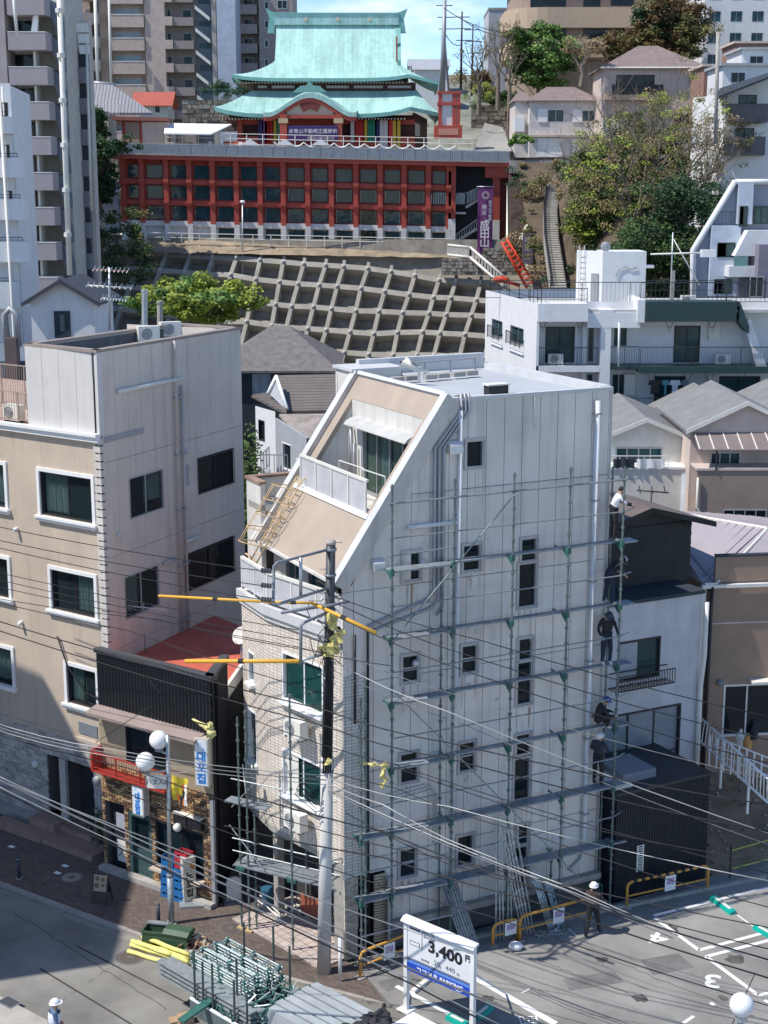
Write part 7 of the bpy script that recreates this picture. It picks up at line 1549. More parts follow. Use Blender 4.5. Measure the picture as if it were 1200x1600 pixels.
 # kiosk on the deck, left, and awning
 kx = f.off(0,0,-3); r0 = kx.R(190,188,222,226); solid(kx,r0[0],r0[1],zT,r0[3],-3,0,'kiosk',M_REDD,T); solid(kx,kx.px(176,184)[0],kx.px(262,184)[0],r0[3],r0[3] + .45,-4,.5,'kiosk_roof',mat('rust_roof',(.3,.12,.09),.7),T); solid(kx,r0[0] + .4,r0[1] - .3,zT + .2,zT + 1.5,0,.04,'kiosk_shutter',M_WALLW,T); solid(kx,r0[0] + .4,r0[1] - .3,zT + 1.7,r0[3] - .2,0,.04,'kiosk_panel',M_TAN,T)
 solid(kx,r0[1],kx.px(262,195)[0],zT,r0[3] - .1,-2.5,-.3,'kiosk_side',M_PINK,T)
 q = [kx.pt(*kx.px(258,194),0),kx.pt(*kx.px(356,194),0)]; MB().prism([ony(256,208,PY - .5),ony(330,209,PY - .5),ony(362,194,PY + 6),ony(258,192,PY + 6)],(0,0,-.15)).build('awning',M_WHITE,T)
 rnd = random.Random(6)
 for i in range(14): a,z = P(236 + i * 12,215); solid(kx,a,a + .5,zT + .2,zT + rnd.uniform(1.6,2.4),-1,-.5,'stall_post',M_WHITE if i % 3 else M_RED,T)
 solid(kx,P(236,215)[0],P(345,215)[0],zT,zT + 1.9,-4,-3.5,'stall_wall',M_RED,T); solid(kx,P(345,215)[0],P(385,215)[0],zT + .9,zT + 2.3,-2,-1,'orange_banner',mat('banner_orange',(.6,.13,.05),.7),T)
 # foot rail and lamp
 z = zB; F0 = f.off(0,0,2.0)
 for dz in (.5,1.05): MB().tube([F0.pt(P(232,370)[0],z + dz - .3),F0.pt(P(705,370)[0],z + dz - .3)],.05,5).build('foot_rail',M_CREAM,T)
 for i in range(18): a = P(232 + i * 27.6,370)[0]; MB().tube([F0.pt(a,z - .6),F0.pt(a,z + .8)],.06,5).build('foot_post',M_CREAM,T)
 p = ony(379,440,PY - 3); q = ony(379,318,PY - 3); t = thing('yard_lamp','slim pale lamp pole in front of the red podium','lamp post',p); pipe([p,q],.09,'pole',M_GALV,t); MB().ball(q + V((0,0,.2)),.35,8,6,sc=(1,1,.6)).build('head',M_WHITE,t)
 # annex shed at the left foot
 h = Fr((0,PY - 1,0),(1,0,0)); r = h.R(162,296,187,365); T2 = thing('podium_shed','small grey shed with white lean-to roof left of the podium','shed',h.pt(r[0],r[2],0)); solid(h,*r,-3,0,'wall',M_GREYW,T2); MB().prism([h.pt(r[0] - .3,r[3] - .2,.6),h.pt(r[1] + .2,r[3] - .2,.6),h.pt(r[1] + .2,r[3] + 1.0,-2.5),h.pt(r[0] - .3,r[3] + 1.0,-2.5)],(0,0,-.15)).build('roof',M_WALLW,T2); window(h,(r[0] + .3,r[1] - .3,r[2] + 1.2,r[2] + 3.0),T2,c=.02,depth=.0)
 return f,zT
PF,ZT = podium()
# ---- big purple banner and small signboard
def banner():
 T = thing('purple_banner','tall purple temple banner with white characters and crest beside the stairs','banner',ony(758,395,187)); f = Fr((0,187,0),(1,0,0)); a0,b1 = f.px(747,293); a1,b0 = f.px(769,396)
 g = [[f.pt(a0 + (a1 - a0) * i / 6,b0 + (b1 - b0) * j / 8,.12 * math.sin(i * 1.3 + j * .7) * (1 - j / 9)) for i in range(7)] for j in range(9)]; MB().sheet(g).build('cloth',mat('banner_purple',(.17,.045,.16),.8,var=.1),T)
 am = (a0 + a1) / 2
 for i,ch in enumerate('成田山'): text(ch,f,am - .05,f.px(757,352 + i * 14)[1],1.25,M_WHITE,T,c=.2,bold=.02)
 for i,ch in enumerate('横浜'): text(ch,f,am - .15,f.px(757,324 + i * 9)[1],.65,M_WHITE,T,c=.2)
 for i,ch in enumerate('野毛山不動尊'): text(ch,f,a1 - .35,f.px(757,316 + i * 5.4)[1],.42,M_WHITE,T,c=.2)
 text('◎',f,am,f.px(757,306)[1],1.2,mat('crest_grey',(.5,.45,.5),.7),T,c=.2); pipe([f.pt(a0 - .2,b1 + .1,0),f.pt(a1 + .2,b1 + .1,0)],.06,'rod',M_GALV,T)
 T = thing('temple_signboard','grey purple upright signboard with white characters by the red crane','sign',ony(825,440,175)); f = Fr((0,175,0),(1,0,0)); r = f.R(817,360,832,412); solid(f,*r,-.3,0,'board',mat('sign_greypurple',(.17,.14,.19),.6),T); pipe([f.pt((r[0] + r[1]) / 2,10,-.1),f.pt((r[0] + r[1]) / 2,r[2],-.1)],.1,'post',M_GALV,T)
 for i,ch in enumerate('成田山'): text(ch,f,(r[0] + r[1]) / 2,r[3] - 1.1 - i * 1.0,.7,M_CREAM,T,c=.02)
banner()
# ================================================================== temple hall
M_COPR = lines_mat('copper_green',(.4,.64,.58),(.3,.5,.46),(1,0,0),.6,.07,.5,.3,.12); _b = M_COPR.node_tree.nodes['Principled BSDF']; _N,_L = M_COPR.node_tree.nodes,M_COPR.node_tree.links; _g = _N.new('ShaderNodeNewGeometry'); _m = _N.new('ShaderNodeMapping'); _m.inputs['Scale'].default_value = (.5,.12,.12); _L.new(_g.outputs['Position'],_m.inputs['Vector']); _n = _N.new('ShaderNodeTexNoise'); _n.inputs['Scale'].default_value = 1.6; _n.inputs['Detail'].default_value = 6; _L.new(_m.outputs[0],_n.inputs['Vector']); _r = _N.new('ShaderNodeMapRange'); _r.inputs[1].default_value = .35; _r.inputs[2].default_value = .7; _r.inputs[3].default_value = 1.08; _r.inputs[4].default_value = .78; _L.new(_n.outputs['Fac'],_r.inputs[0]); _k = _N.new('ShaderNodeVectorMath'); _k.operation = 'SCALE'; _L.new(_b.inputs['Base Color'].links[0].from_socket,_k.inputs[0]); _L.new(_r.outputs[0],_k.inputs['Scale']); _L.new(_k.outputs[0],_b.inputs['Base Color'])
M_COPE = mat('copper_edge',(.2,.44,.4),.6,var=.1); M_SOF = mat('soffit_brown',(.13,.045,.03),.8)
def temple():
 T = thing('temple_hall','red temple hall with tall green copper hip and gable roof','temple',(ony(520,232,204).x,206,ZT + .4)); yf = 199.0
 def roof(eL,eR,yE,yB,rL,rR,vr,ve,gt,name,upt=1.0,n=16,m=16,curve=1.6,lift=.9,yR=None):
  """front eave from eL to eR (pixels at depth yE), ridge rL..rR at depth yR"""
  yR = yR or (yE + yB) / 2; E0,E1 = ony(*eL,yE),ony(*eR,yE); R0,R1 = ony(rL,vr,yR),ony(rR,vr,yR); ze = (E0.z + E1.z) / 2; zr = R0.z
  def edge(t): return t ** (1 / 1.0)
  def pt(s,t,back=False):
   # s across, t up
   xl = E0.x + (R0.x - E0.x) * (t ** .62 if gt >= 1 else min(1,(t / gt) ** .8)); xr = E1.x + (R1.x - E1.x) * (t ** .62 if gt >= 1 else min(1,(t / gt) ** .8))
   y = (yB if back else yE) + ((yR) - (yB if back else yE)) * t; z = ze + (zr - ze) * (t ** curve) + lift * abs(2 * s - 1) ** 5 * (1 - t) ** 2
   return V((xl + (xr - xl) * s,y,z))
  mb = MB(); g = [[pt(i / m,j / n) for i in range(m + 1)] for j in range(n + 1)]; mb.sheet(g); gb = [[pt(i / m,j / n,True) for i in range(m + 1)] for j in range(n + 1)]; mb.sheet([r[::-1] for r in gb])
  for s in (0,1):
   rows = []
   for j in range(n + 1):
    t = j / n; a,b = pt(s,t),pt(s,t,True)
    rows.append([V((a.x,a.y + (b.y - a.y) * k / 6,a.z + lift * (abs(2 * k / 6 - 1) ** 5 - 1) * (1 - t) ** 2)) for k in range(7)])
   mb.sheet(rows if s else [r[::-1] for r in rows])
  o = mb.build(name,M_COPR,T,smooth=True)
  # thick eave edge
  for rr in (g[0],[pt(0,0)] + [V((pt(0,0).x,yE + (yB - yE) * k / 6,ze + lift * abs(2 * k / 6 - 1) ** 5)) for k in range(1,7)],[V((pt(1,0).x,yE + (yB - yE) * k / 6,ze + lift * abs(2 * k / 6 - 1) ** 5)) for k in range(7)]):
   mb = MB()
   for i in range(len(rr) - 1):
    p,q = rr[i],rr[i + 1]; mb.face([p,q,q - V((0,0,.45)),p - V((0,0,.45))])
   mb.build('eave_edge',M_COPE,T)
  q = [pt(0,0),pt(1,0),pt(1,0,True),pt(0,0,True)]; MB().face([V((p.x + (.4 if i in (0,3) else -.4),p.y,ze - .5)) for i,p in enumerate(q)]).build('soffit',M_SOF,T)
  mb = MB(); k = 0; x = E0.x + .5
  while x < E1.x - .5:
   mb.box(WF,x,x + .14,yE + .1,yE + 1.2,ze - .62,ze - .46); x += .42
  stuff(mb.build('rafter_ends',mat('rafter_white',(.6,.52,.42),.7),T))
  return pt,E0,E1,R0,R1,ze,zr
 # upper roof
 yE,yB = 200.5,218
 pt,E0,E1,R0,R1,ze,zr = roof((362,122),(638,122),yE,yB,432,618,37,122,.42,'upper_roof',curve=1.45,lift=.5,yR=208)
 # ridge with ornaments
 f = Fr((0,208,0),(1,0,0)); solid(f,R0.x - .2,R1.x + .4,zr - .2,zr + 1.15,-.6,.6,'ridge',M_COPR,T); solid(f,R0.x - .3,R1.x + .5,zr + 1.15,zr + 1.35,-.7,.7,'ridge_cap',M_COPE,T)
 for x,s in ((R0.x - .3,-1),(R1.x + .5,1)):
  MB().prism([f.pt(x,zr - 1.2,-.5),f.pt(x + s * .9,zr - 1.2,-.5),f.pt(x + s * .6,zr + .6,-.5),f.pt(x + s * 1.1,zr + 1.9,-.5),f.pt(x + s * .2,zr + 1.5,-.5),f.pt(x - s * .3,zr + 1.4,-.5)],f.ez * 1.0).build('ridge_ornament',M_COPE,T)
 for u in (478,528,578): a,b = f.px(u,28); MB().prism([f.pt(a + .28 * math.cos(k * .8),zr + .5 + .28 * math.sin(k * .8),.6) for k in range(8)],f.ez * .06).build('crest',mat('pale_gold',(.6,.55,.4),.5),T)
 # right gable and hip skirt
 tg = .42; pg = [pt(1,tg + (1 - tg) * k / 8) for k in range(9)]; pgb = [pt(1,tg + (1 - tg) * k / 8,True) for k in range(9)]
 for a,b in zip((pg,pgb),(0,1)):
  mb = MB()
  for i in range(8): mb.prism([a[i] + V((.0,0,.15)),a[i + 1] + V((.0,0,.15)),a[i + 1] - V((0,0,.9)),a[i] - V((0,0,.9))],(.7,0,0))
  mb.build('verge_board',M_COPE,T)
 MB().face([p + V((.1,0,0)) for p in pg] + [p + V((.1,0,0)) for p in reversed(pgb[:-1])]).build('gable',mat('gable_dark',(.07,.04,.035),.8,var=.3),T)
 for k in range(5): y = 203 + k * 2.4; solid(Fr((R1.x + .15,y,0),(0,1,0)),0,.35,pt(1,tg).z,pt(1,tg).z + 5 - abs(k - 2) * 1.6,-.1,.1,'gable_strut',M_RED,T)
 b0,b1 = pt(1,0),pt(1,0,True); SK = [[V((b0.x + 3.4 * (1 - j / 6),(yE - .8 * 0) + 0,0))] for j in range(2)]
 rows = []
 gz = pt(1,tg).z; xg = pt(1,tg).x; xe = ony(684,136,yE + 3).x; zsk = ony(684,136,yE + 3).z
 for j in range(9):
  t = j / 8; x = xe + (xg - xe) * t; z = zsk + (gz - zsk) * t ** 1.4; y0 = yE + (pt(1,tg).y - yE) * t; y1 = yB + (pt(1,tg,True).y - yB) * t
  rows.append([V((x,y0 + (y1 - y0) * k / 6,z + .5 * abs(2 * k / 6 - 1) ** 4 * (1 - t))) for k in range(7)])
 MB().sheet(rows).build('side_skirt',M_COPR,T,smooth=True); MB().sheet([[p,p - V((0,0,.45))] for p in rows[0]]).build('eave_edge',M_COPE,T)
 mb = MB(); fr = [pt(1 - (1 - i / 6) * .12,0) for i in range(7)]
 tri = [[pt(1,tg * j / 8).lerp(rows[j][0],k / 3) for k in range(4)] for j in range(9)]; MB().sheet(tri).build('hip_corner',M_COPR,T,smooth=True); MB().sheet([[p,p - V((0,0,.4))] for p in tri[0]]).build('eave_edge',M_COPE,T)
 # upper wall band
 w = Fr((0,yE + 2.2,0),(1,0,0)); zu = w.px(500,137)[1]; solid(w,w.px(398,130)[0],w.px(648,130)[0],zu - 1.5,ze - .4,-12,0,'upper_wall',M_WALLW,T)
 for u in (399,421,464,506,549,602,646): a = w.px(u,130)[0]; solid(w,a - .3,a + .3,zu - 1.5,ze - .4,0,.25,'upper_post',mat('dark_post',(.07,.025,.02),.7),T)
 solid(w,w.px(398,130)[0],w.px(648,130)[0],ze - .8,ze - .5,0,.3,'upper_beam',MATS['dark_post'],T); solid(w,w.px(398,130)[0],w.px(648,130)[0],zu - 1.0,zu - .1,0,.35,'upper_beam',MATS['dark_post'],T)
 # lower roof: shallow skirt all round
 yl = 196.5; rows = []; zE = ony(500,178,yl).z; zTop = zu - .2; xL,xR = ony(335,165,yl).x,ony(641,165,yl).x; xl,xr = w.px(396,137)[0],w.px(650,137)[0]
 for j in range(9):
  t = j / 8; y = yl + (yE + 2.2 - yl) * t; z = zE + (zTop - zE) * t ** 1.25; a,b = xL + (xl - xL) * t,xR + (xr - xR) * t; rows.append([V((a + (b - a) * i / 20,y,z + .9 * abs(2 * i / 20 - 1) ** 5 * (1 - t))) for i in range(21)])
 MB().sheet(rows).build('lower_roof',M_COPR,T,smooth=True); mb = MB(); mb.sheet([[p,p - V((0,0,.5))] for p in rows[0]]); mb.build('eave_edge',M_COPE,T)
 # right side skirt of the lower roof
 xs = ony(686,179,yl + 5).x; zs = ony(686,179,yl + 5).z; rr = []
 for j in range(9):
  t = j / 8; x = xs + (xr - xs) * t; z = zs + (zTop - zs) * t ** 1.25; y0,y1 = yl + 1 + (yE + 1.2 - yl) * t,222 - 5 * t; rr.append([V((x,y0 + (y1 - y0) * k / 5,z)) for k in range(6)])
 MB().sheet(rr).build('lower_side_roof',M_COPR,T,smooth=True); MB().sheet([[p,p - V((0,0,.5))] for p in rr[0]]).build('eave_edge',M_COPE,T)
 tri = [[rows[j][-1].lerp(rr[j][0],k / 3) for k in range(4)] for j in range(9)]; MB().sheet(tri).build('hip_corner',M_COPR,T,smooth=True); MB().sheet([[p,p - V((0,0,.5))] for p in tri[0]]).build('eave_edge',M_COPE,T)
 xs2 = xL - .5; rr = []
 for j in range(9):
  t = j / 8; x = xL + (xl - xL) * t; z = zE + .9 * (1 - t) + (zTop - zE) * t ** 1.25; y0,y1 = yl + (yE + 2.2 - yl) * t,222 - 5 * t; rr.append([V((x,y0 + (y1 - y0) * k / 5,z)) for k in range(6)])
 MB().sheet(rr).build('lower_side_roof',M_COPR,T,smooth=True)
 MB().face([V((xL + .5,yl + .2,zE - .5)),V((xR - .3,yl + .2,zE - .5)),V((xr + 2.5,221,zE - .5)),V((xL + .5,221,zE - .5))]).build('soffit',M_SOF,T)
 mb = MB(); x = xL + .5
 while x < xR - .5: mb.box(WF,x,x + .14,yl + .1,yl + 1.3,zE - .68,zE - .52); x += .42
 stuff(mb.build('rafter_ends',MATS['rafter_white'],T))
 # karahafu porch roof: undulating gable
 pc = ony(484,142,yl - 2.4); half = (ony(557,170,yl - 2.4).x - ony(411,170,yl - 2.4).x) / 2; cx = pc.x; zp = pc.z - .3; zlow = ony(484,176,yl - 2.4).z
 prof = lambda s: zlow + (zp - zlow) * (.5 + .5 * math.cos(math.pi * min(1,abs(s) * 1.12))) ** .8 + (.25 * max(0,abs(s) - .9) * 10 * .3)
 g = [[V((cx + half * s,y,prof(s) + (y - yl + 2.4) * .12)) for s in [k / 14 - 1 for k in range(29)]] for y in (yl - 2.4,yl - 1,yl + .5,yl + 2.5)]
 MB().sheet(g).build('porch_roof',M_COPR,T,smooth=True); MB().sheet([[p for p in g[0]],[p - V((0,0,.55)) for p in g[0]]]).build('eave_edge',M_COPR,T,smooth=True); mb = MB()
 for i in range(28): p,q = g[0][i],g[0][i + 1]; mb.prism([p - V((0,-.1,.55)),q - V((0,-.1,.55)),q - V((0,-.1,1.05)),p - V((0,-.1,1.05))],(0,.3,0))
 mb.build('barge_board',M_RED,T)
 pw = Fr((0,yl - 2.0,0),(1,0,0)); mb = MB(); q = [pw.pt(cx + half * s,prof(s) - .9) for s in [k / 10 - .5 for k in range(11)]]; mb.prism([pw.pt(cx - half * .5,zlow - .3)] + q + [pw.pt(cx + half * .5,zlow - .3)],pw.ez * -.3); mb.build('porch_gable',mat('gable_cream',(.6,.5,.38),.8),T)
 MB().prism([pw.pt(cx - .9,zlow + .1,.05),pw.pt(cx - 1.3,zlow + .9,.05),pw.pt(cx,zlow + 2.0,.05),pw.pt(cx + 1.3,zlow + .9,.05),pw.pt(cx + .9,zlow + .1,.05),pw.pt(cx,zlow + .5,.05)],pw.ez * .2).build('carved_ornament',mat('carving',(.2,.05,.04),.7),T)
 MB().prism([V((cx - 2.2,yl - 2.4,zp + .15)),V((cx - 1.2,yl - 2.4,zp + .9)),V((cx - .4,yl - 2.4,zp + 1.0)),V((cx,yl - 2.4,zp + 1.6)),V((cx + .4,yl - 2.4,zp + 1.0)),V((cx + 1.2,yl - 2.4,zp + .9)),V((cx + 2.2,yl - 2.4,zp + .15))],(0,.6,0)).build('crown_ornament',M_COPE,T)
 # lower walls, pillars, curtains
 zf = ZT + .4; lw = Fr((0,yl + 3.0,0),(1,0,0)); X = lambda u,c=0: lw.px(u,200,c)[0]; solid(lw,X(372),X(648),zf,zE,-18,0,'lower_wall',mat('hall_dark',(.08,.03,.03),.8),T)
 for u in (443,529): a = pw.px(u,200)[0]; solid(pw,a - .45,a + .45,zf,zlow - .2,-.45,.45,'porch_pillar',M_RED,T); solid(pw,a - .6,a + .6,zlow - 1.3,zlow - .7,-.3,.5,'bracket',mat('bracket_gold',(.55,.42,.25),.6),T)
 a0,a1 = pw.px(446,200)[0],pw.px(526,200)[0]
 for z,h,m in ((zlow - .7,.45,M_RED),(zlow - 1.9,.35,M_RED),(zlow - 2.4,.12,MATS['bracket_gold'])): solid(pw,a0,a1,z,z + h,-.2,.2,'porch_beam',m,T)
 for u in (375,408,560,600): a = X(u,.6); solid(lw,a - .35,a + .35,zf,zE - .4,.2,.9,'red_column',M_RED,T)
 solid(lw,X(372),X(648),zE - 1.2,zE - .6,.1,.4,'red_beam',M_RED,T); solid(lw,X(372),X(648),zf,zf + 2.4,.9,1.1,'red_fence',M_RED,T)
 cs = {'purple': (.22,.1,.25),'white': (.6,.56,.56),'red': (.5,.03,.03),'yellow': (.6,.4,.06),'green': (.02,.22,.14),'navy': (.04,.04,.14)}
 seq = [(404,'navy'),(410,'purple'),(414,'red'),(420,'red'),(426,'yellow'),(432,'green'),(548,'white'),(554,'red'),(562,'red'),(568,'yellow'),(574,'green'),(581,'green'),(586,'navy'),(592,'white'),(600,'white'),(606,'red'),(614,'yellow'),(619,'yellow')]
 for u,c in seq: a = X(u,1.2); solid(lw,a - .02,a + (.62 if c != 'yellow' else .55),zf + (1.6 if u < 590 else .8),zE - .7,1.15,1.2,'curtain_strip',mat('curtain_' + c,cs[c],.8),T)
 bp = pw.R(450,196,528,221,.5); bb = solid(pw,*bp,.5,.56,'purple_curtain',mat('banner_indigo',(.06,.03,.13),.8),T); text('本尊山不動明王護摩供',pw,(bp[0] + bp[1]) / 2,bp[3] - .75,.62,M_WHITE,T,c=.6); text('成田山横浜別院',pw,(bp[0] + bp[1]) / 2 + 1,bp[3] - 1.6,.5,MATS['crest_grey'],T,c=.6)
 # right side wall with white panels
 sw = Fr(lw.pt(X(648),0,0),(.12,1,0)); solid(sw,0,18,zf,zE + .3,-.3,0,'side_wall',mat('side_brown',(.1,.05,.04),.8),T)
 for i in range(4): solid(sw,.5 + i * 1.6,1.7 + i * 1.6,zf + 2.6,zf + 4.2,.0,.06,'white_panel',M_WALLW,T)
 # stone plinth
 solid(lw,X(360),X(690),ZT - .5,zf,-22,2.5,'plinth',M_CONC,T)
temple()
def monument():
 f = Fr((0,194,0),(1,0,0)); R = lambda u0,v0,u1,v1,c=0: f.R(u0,v0,u1,v1,c); T = thing('red_monument','red and white square tower monument right of the temple hall','monument',f.pt(f.px(703,215)[0],ZT,0))
 r = R(685,145,719,196); solid(f,r[0] + .3,r[1] - .3,r[2],r[3],-2.2,-.2,'white_core',M_WALLW,T)
 for q in ((r[0],r[0] + .45),(r[1] - 1.0,r[1] - .55),(r[1] - .45,r[1])): solid(f,q[0],q[1],r[2],r[3],-.25,0,'red_post',M_RED,T)
 for z,h in ((r[3] - .1,.3),(r[3] - 1.5,.35)): solid(f,r[0] - .1,r[1] + .1,z,z + h,-2.3,.1,'red_band',M_RED,T)
 r = R(679,196,722,216); solid(f,*r,-3,.3,'red_base',M_RED,T); solid(f,r[0] + .5,r[1] - .5,r[2] + .4,r[3] - .4,.3,.35,'base_panel',mat('base_pink',(.55,.25,.18),.7),T)
 for (u,v0,v1,w,lab) in ((693,145,0,.28,'tall tapering pole rising behind the red monument'),(722,140,18,.12,'dark pole with cross arms right of the tall tapering pole'),(739,150,38,.1,'third thin pole right of the monument')):
  p,q = ony(u - 2,v0,235),ony(u + (2 if w > .2 else 0),v1,235); t = thing('distant_pole',lab,'utility pole',p,'poles on the hill road'); pipe([p,q],[w * 1.6,w],'shaft',M_DUCT if w > .2 else M_BRONZE,t)
  for k in range(3): c = q - V((0,0,.8 + k * 1.7)); pipe([c - V((1.3 - .2 * k,0,0)),c + V((1.2 + .2 * k,0,.0))],.07,'crossarm',M_BRONZE,t,5)
  if w > .2:
   for dx in (-.9,1.2): pipe([ony(u + dx * 7,145,235),ony(u + 1,52,235)],.16,'stay_leg',M_DUCT,t)
 for i,(a,b) in enumerate((((693,12,235),(800,52,215)),((722,30,235),(810,58,215)),((735,100,233),(755,138,220)),((694,50,235),(722,70,235)))): wire([a,b],M_WIRE,.06,.8,['long sagging wire from the tall pole to the tan building','second sagging wire to the tan building','pale drooping wire below the bare trees','short wire between the tall and dark poles'][i],group='wires on the hill')
monument()
# ================================================================== hill behind and to the right
def interp(t,L):
 if t <= L[0][0]: return L[0][1]
 for (a,p),(b,q) in zip(L,L[1:]):
  if t <= b: return p + (q - p) * (t - a) / (b - a)
 return L[-1][1]
def hz(x,y):
 r = interp(y,[(95,2),(104,4),(119,12.5),(124,14.5),(134,15.5),(145,19),(165,22.5),(180,25.6),(300,27.4)]); l = interp(y,[(95,2),(140,8),(150,11),(163,15.3),(172,18.6),(181,21.8),(187,25.8),(300,27)])
 s = max(0,min(1,(x - 19.5) / 3)); return r * s + l * (1 - s)
def hill():
 M_RD = mat('hill_road',(.3,.29,.27),.9,var=.1)
 # plateau behind the podium
 g = [[V((x,y,ZT - .05 + max(0,(y - 228) * .2))) for x in range(-60,130,10)] for y in (191.5,200,215,235,270,330)]
 struct('plateau',MB().sheet(g),mat('plateau_ground',(.2,.2,.16),.95,var=.4,scale=.3))
 p = [onz(757,236,ZT + .05),onz(800,236,ZT + .05),V((24,262,ZT + 3)),V((18,262,ZT + 3))]
 struct('hill_road',MB().face([ony(740,238,192),ony(800,236,192),ony(785,198,225),ony(757,192,225)]),M_RD)
 # hillside, right
 g = []
 for j in range(34):
  y = 100 + j * 3; g.append([V((x,y,hz(x,y) - .2 + .5 * noise.noise(V((x * .15,y * .15,0))))) for x in [16.5 + i * 1.7 for i in range(60)]])
 struct('hillside',MB().sheet(g),mat('hill_soil',(.1,.075,.05),.95,var=.35,scale=.4,bump=.6,bscale=2),smooth=True)
 # far ground and left bank
 g = [[V((x,y,1.0 + (y > 170) * 0 + max(0,(y - 150)) * .42 + .6 * noise.noise(V((x * .2,y * .2,0))))) for x in range(-90,-36,4)] for y in range(120,216,6)]
 struct('left_bank',MB().sheet(g),MATS['hill_soil'],smooth=True)
 g = [[V((x,y,ZT + 14 if y > 300 else ZT)) for x in range(-900,901,150)] for y in (300,330,600,1500,4000)]
 struct('far_ground',MB().sheet(g),mat('far_land',(.1,.13,.09),.9))
 # long stair
 T = thing('hill_stairs','long narrow concrete stairs climbing the hillside','stairs',ony(870,445,165)); pts = [(873,448,150),(862,375,163),(860,330,172),(866,289,181)]
 P = [ony(*q) for q in pts]; L = [0]
 for i in range(3): L.append(L[-1] + (P[i + 1] - P[i]).length)
 n = 46; sp = []
 for k in range(n):
  d = L[-1] * k / (n - 1); i = 0
  while i < 2 and L[i + 1] < d: i += 1
  sp.append(P[i].lerp(P[i + 1],(d - L[i]) / (L[i + 1] - L[i])))
 Ms = mat('step_concrete',(.55,.52,.46),.9,var=.15)
 for k,p in enumerate(sp): MB().box(WF,p.x - .75,p.x + .75,p.y - .1,p.y + .8,p.z - .1,p.z + .05).build('step',Ms,T); MB().box(WF,p.x - .75,p.x + .75,p.y + .1,p.y + .8,p.z - .7,p.z - .1).build('riser',MATS['mortar'],T)
 for dx in (-.85,.82): MB().sheet([[q + V((dx,0,.0 if dx > 0 else .75)) for q in sp],[q + V((dx,0,-1.0)) for q in sp]]).build('stringer',M_CONC,T)
 pipe([q + V((-.8,0,1.0)) for q in sp[::5] + [sp[-1]]],.05,'handrail',M_BRONZE,T)
 # concrete gutter wall next to stairs and earth cut, its colour darkened for the podium's shadow
 Mcut = mat('shadowed_cut_earth',(.05,.035,.03),.95,var=.5,scale=.8,bump=1,bscale=2)
 MB().prism([ony(868,440,158),ony(905,400,162),ony(890,300,180),ony(868,296,180)],(0,2,-1.5)).top('slope_facing',mat('pale_facing',(.23,.185,.15),.95,var=.2,bump=.4,streak=.4),'smooth pale concrete facing right of the hill stairs','retaining wall')
 MB().prism([ony(795,262,189),ony(848,262,189),ony(846,300,186),ony(800,395,180),ony(797,400,180)],(0,3,0)).top('slope_facing',Mcut,'earth cut with painted shade between the red podium and the stairs','retaining wall')
 # rubble stone walls
 Mst = [mat('rubble_stone_' + k,c,.95,bump=.4) for k,c in (('a',(.27,.24,.2)),('b',(.2,.17,.14)),('c',(.34,.31,.27)))]
 def stones(f,a0,a1,b0,b1,s,lab,seed):
  t = thing('stone_wall',lab,'stone wall',f.pt((a0 + a1) / 2,b0)); rnd = random.Random(seed); mb = MB(); solid(f,a0,a1,b0,b1,-1,-.1,'core',MATS['mortar'],t); z = b0; k = 0
  while z < b1:
   x = a0
   while x < a1: w = s * rnd.uniform(.7,1.4); mb.box(f,x + .03,min(x + w,a1) - .03,z + .03,min(z + s * .75,b1) - .02,-.1,rnd.uniform(.0,.15),rnd.randrange(3)); x += w
   z += s * .75
  stuff(mb.build('stonework',Mst,t))
 f = Fr((0,184,0),(1,-.1,0)); r = f.R(690,404,760,430); stones(f,r[0],r[1],r[2],r[3],.55,'rough stone wall at the top right of the lattice',1); r = f.R(755,388,815,430); stones(f,r[0],r[1],r[2],r[3],.55,'rough stone wall behind the red crane',2)
 f = Fr((0,232,0),(1,0,0)); r = f.R(737,164,806,200); stones(f,r[0],r[1],r[2],r[3],.8,'dark block wall beside the hill road',3)
 f = Fr((0,212,0),(1,0,0)); r = f.R(284,156,385,205); stones(f,r[0],r[1],r[2],r[3],.8,'dark mossy stone wall left of the temple',4)
 # white balustrade stairs going down right of the podium
 T = thing('balustrade','white concrete balustrade descending in front of the purple banner','balustrade',ony(740,410,182)); a,b,c = ony(700,384,185),ony(735,388,183),ony(786,432,178)
 for p,q in ((a,b),(b,c)):
  pipe([p + V((0,0,.1)),q + V((0,0,.1))],.16,'rail',M_CREAM,T,6); pipe([p - V((0,0,1.1)),q - V((0,0,1.1))],.18,'base_rail',M_CREAM,T,6); n = 12
  for i in range(n): s = p.lerp(q,i / (n - 1)); MB().tube([s,s - V((0,0,1.1))],.12,4).build('baluster',M_CREAM,T)
 # fence at the head of the stairs
 T = thing('hill_fence','grey metal fence along the top of the stairs','fence',ony(850,262,188)); f = Fr((0,188,0),(1,0,0)); r = f.R(797,234,905,262); railing(f,r[0],r[1],ZT - .6,1.9,T,m=M_GALV,step=.4,post=2); solid(f,r[0],r[1] + 3,ZT - 2.0,ZT - .5,-1,.2,'kerb',M_CONC,T)
 T = thing('hill_fence','green mesh fence above the block wall on the hill road','fence',ony(780,163,231)); f = Fr((0,231,0),(1,0,0)); r = f.R(735,150,806,164); railing(f,r[0],r[1],r[2],r[3] - r[2] + .6,T,m=mat('mesh_green',(.15,.3,.26),.6),step=.5,post=2)
 T = thing('hill_fence','pale green mesh fence left of the temple roof','fence',ony(340,150,213)); f = Fr((0,211,0),(1,0,0)); r = f.R(292,139,400,154); railing(f,r[0],r[1],r[2],r[3] - r[2],T,m=mat('mesh_green',0),step=.5,post=2)
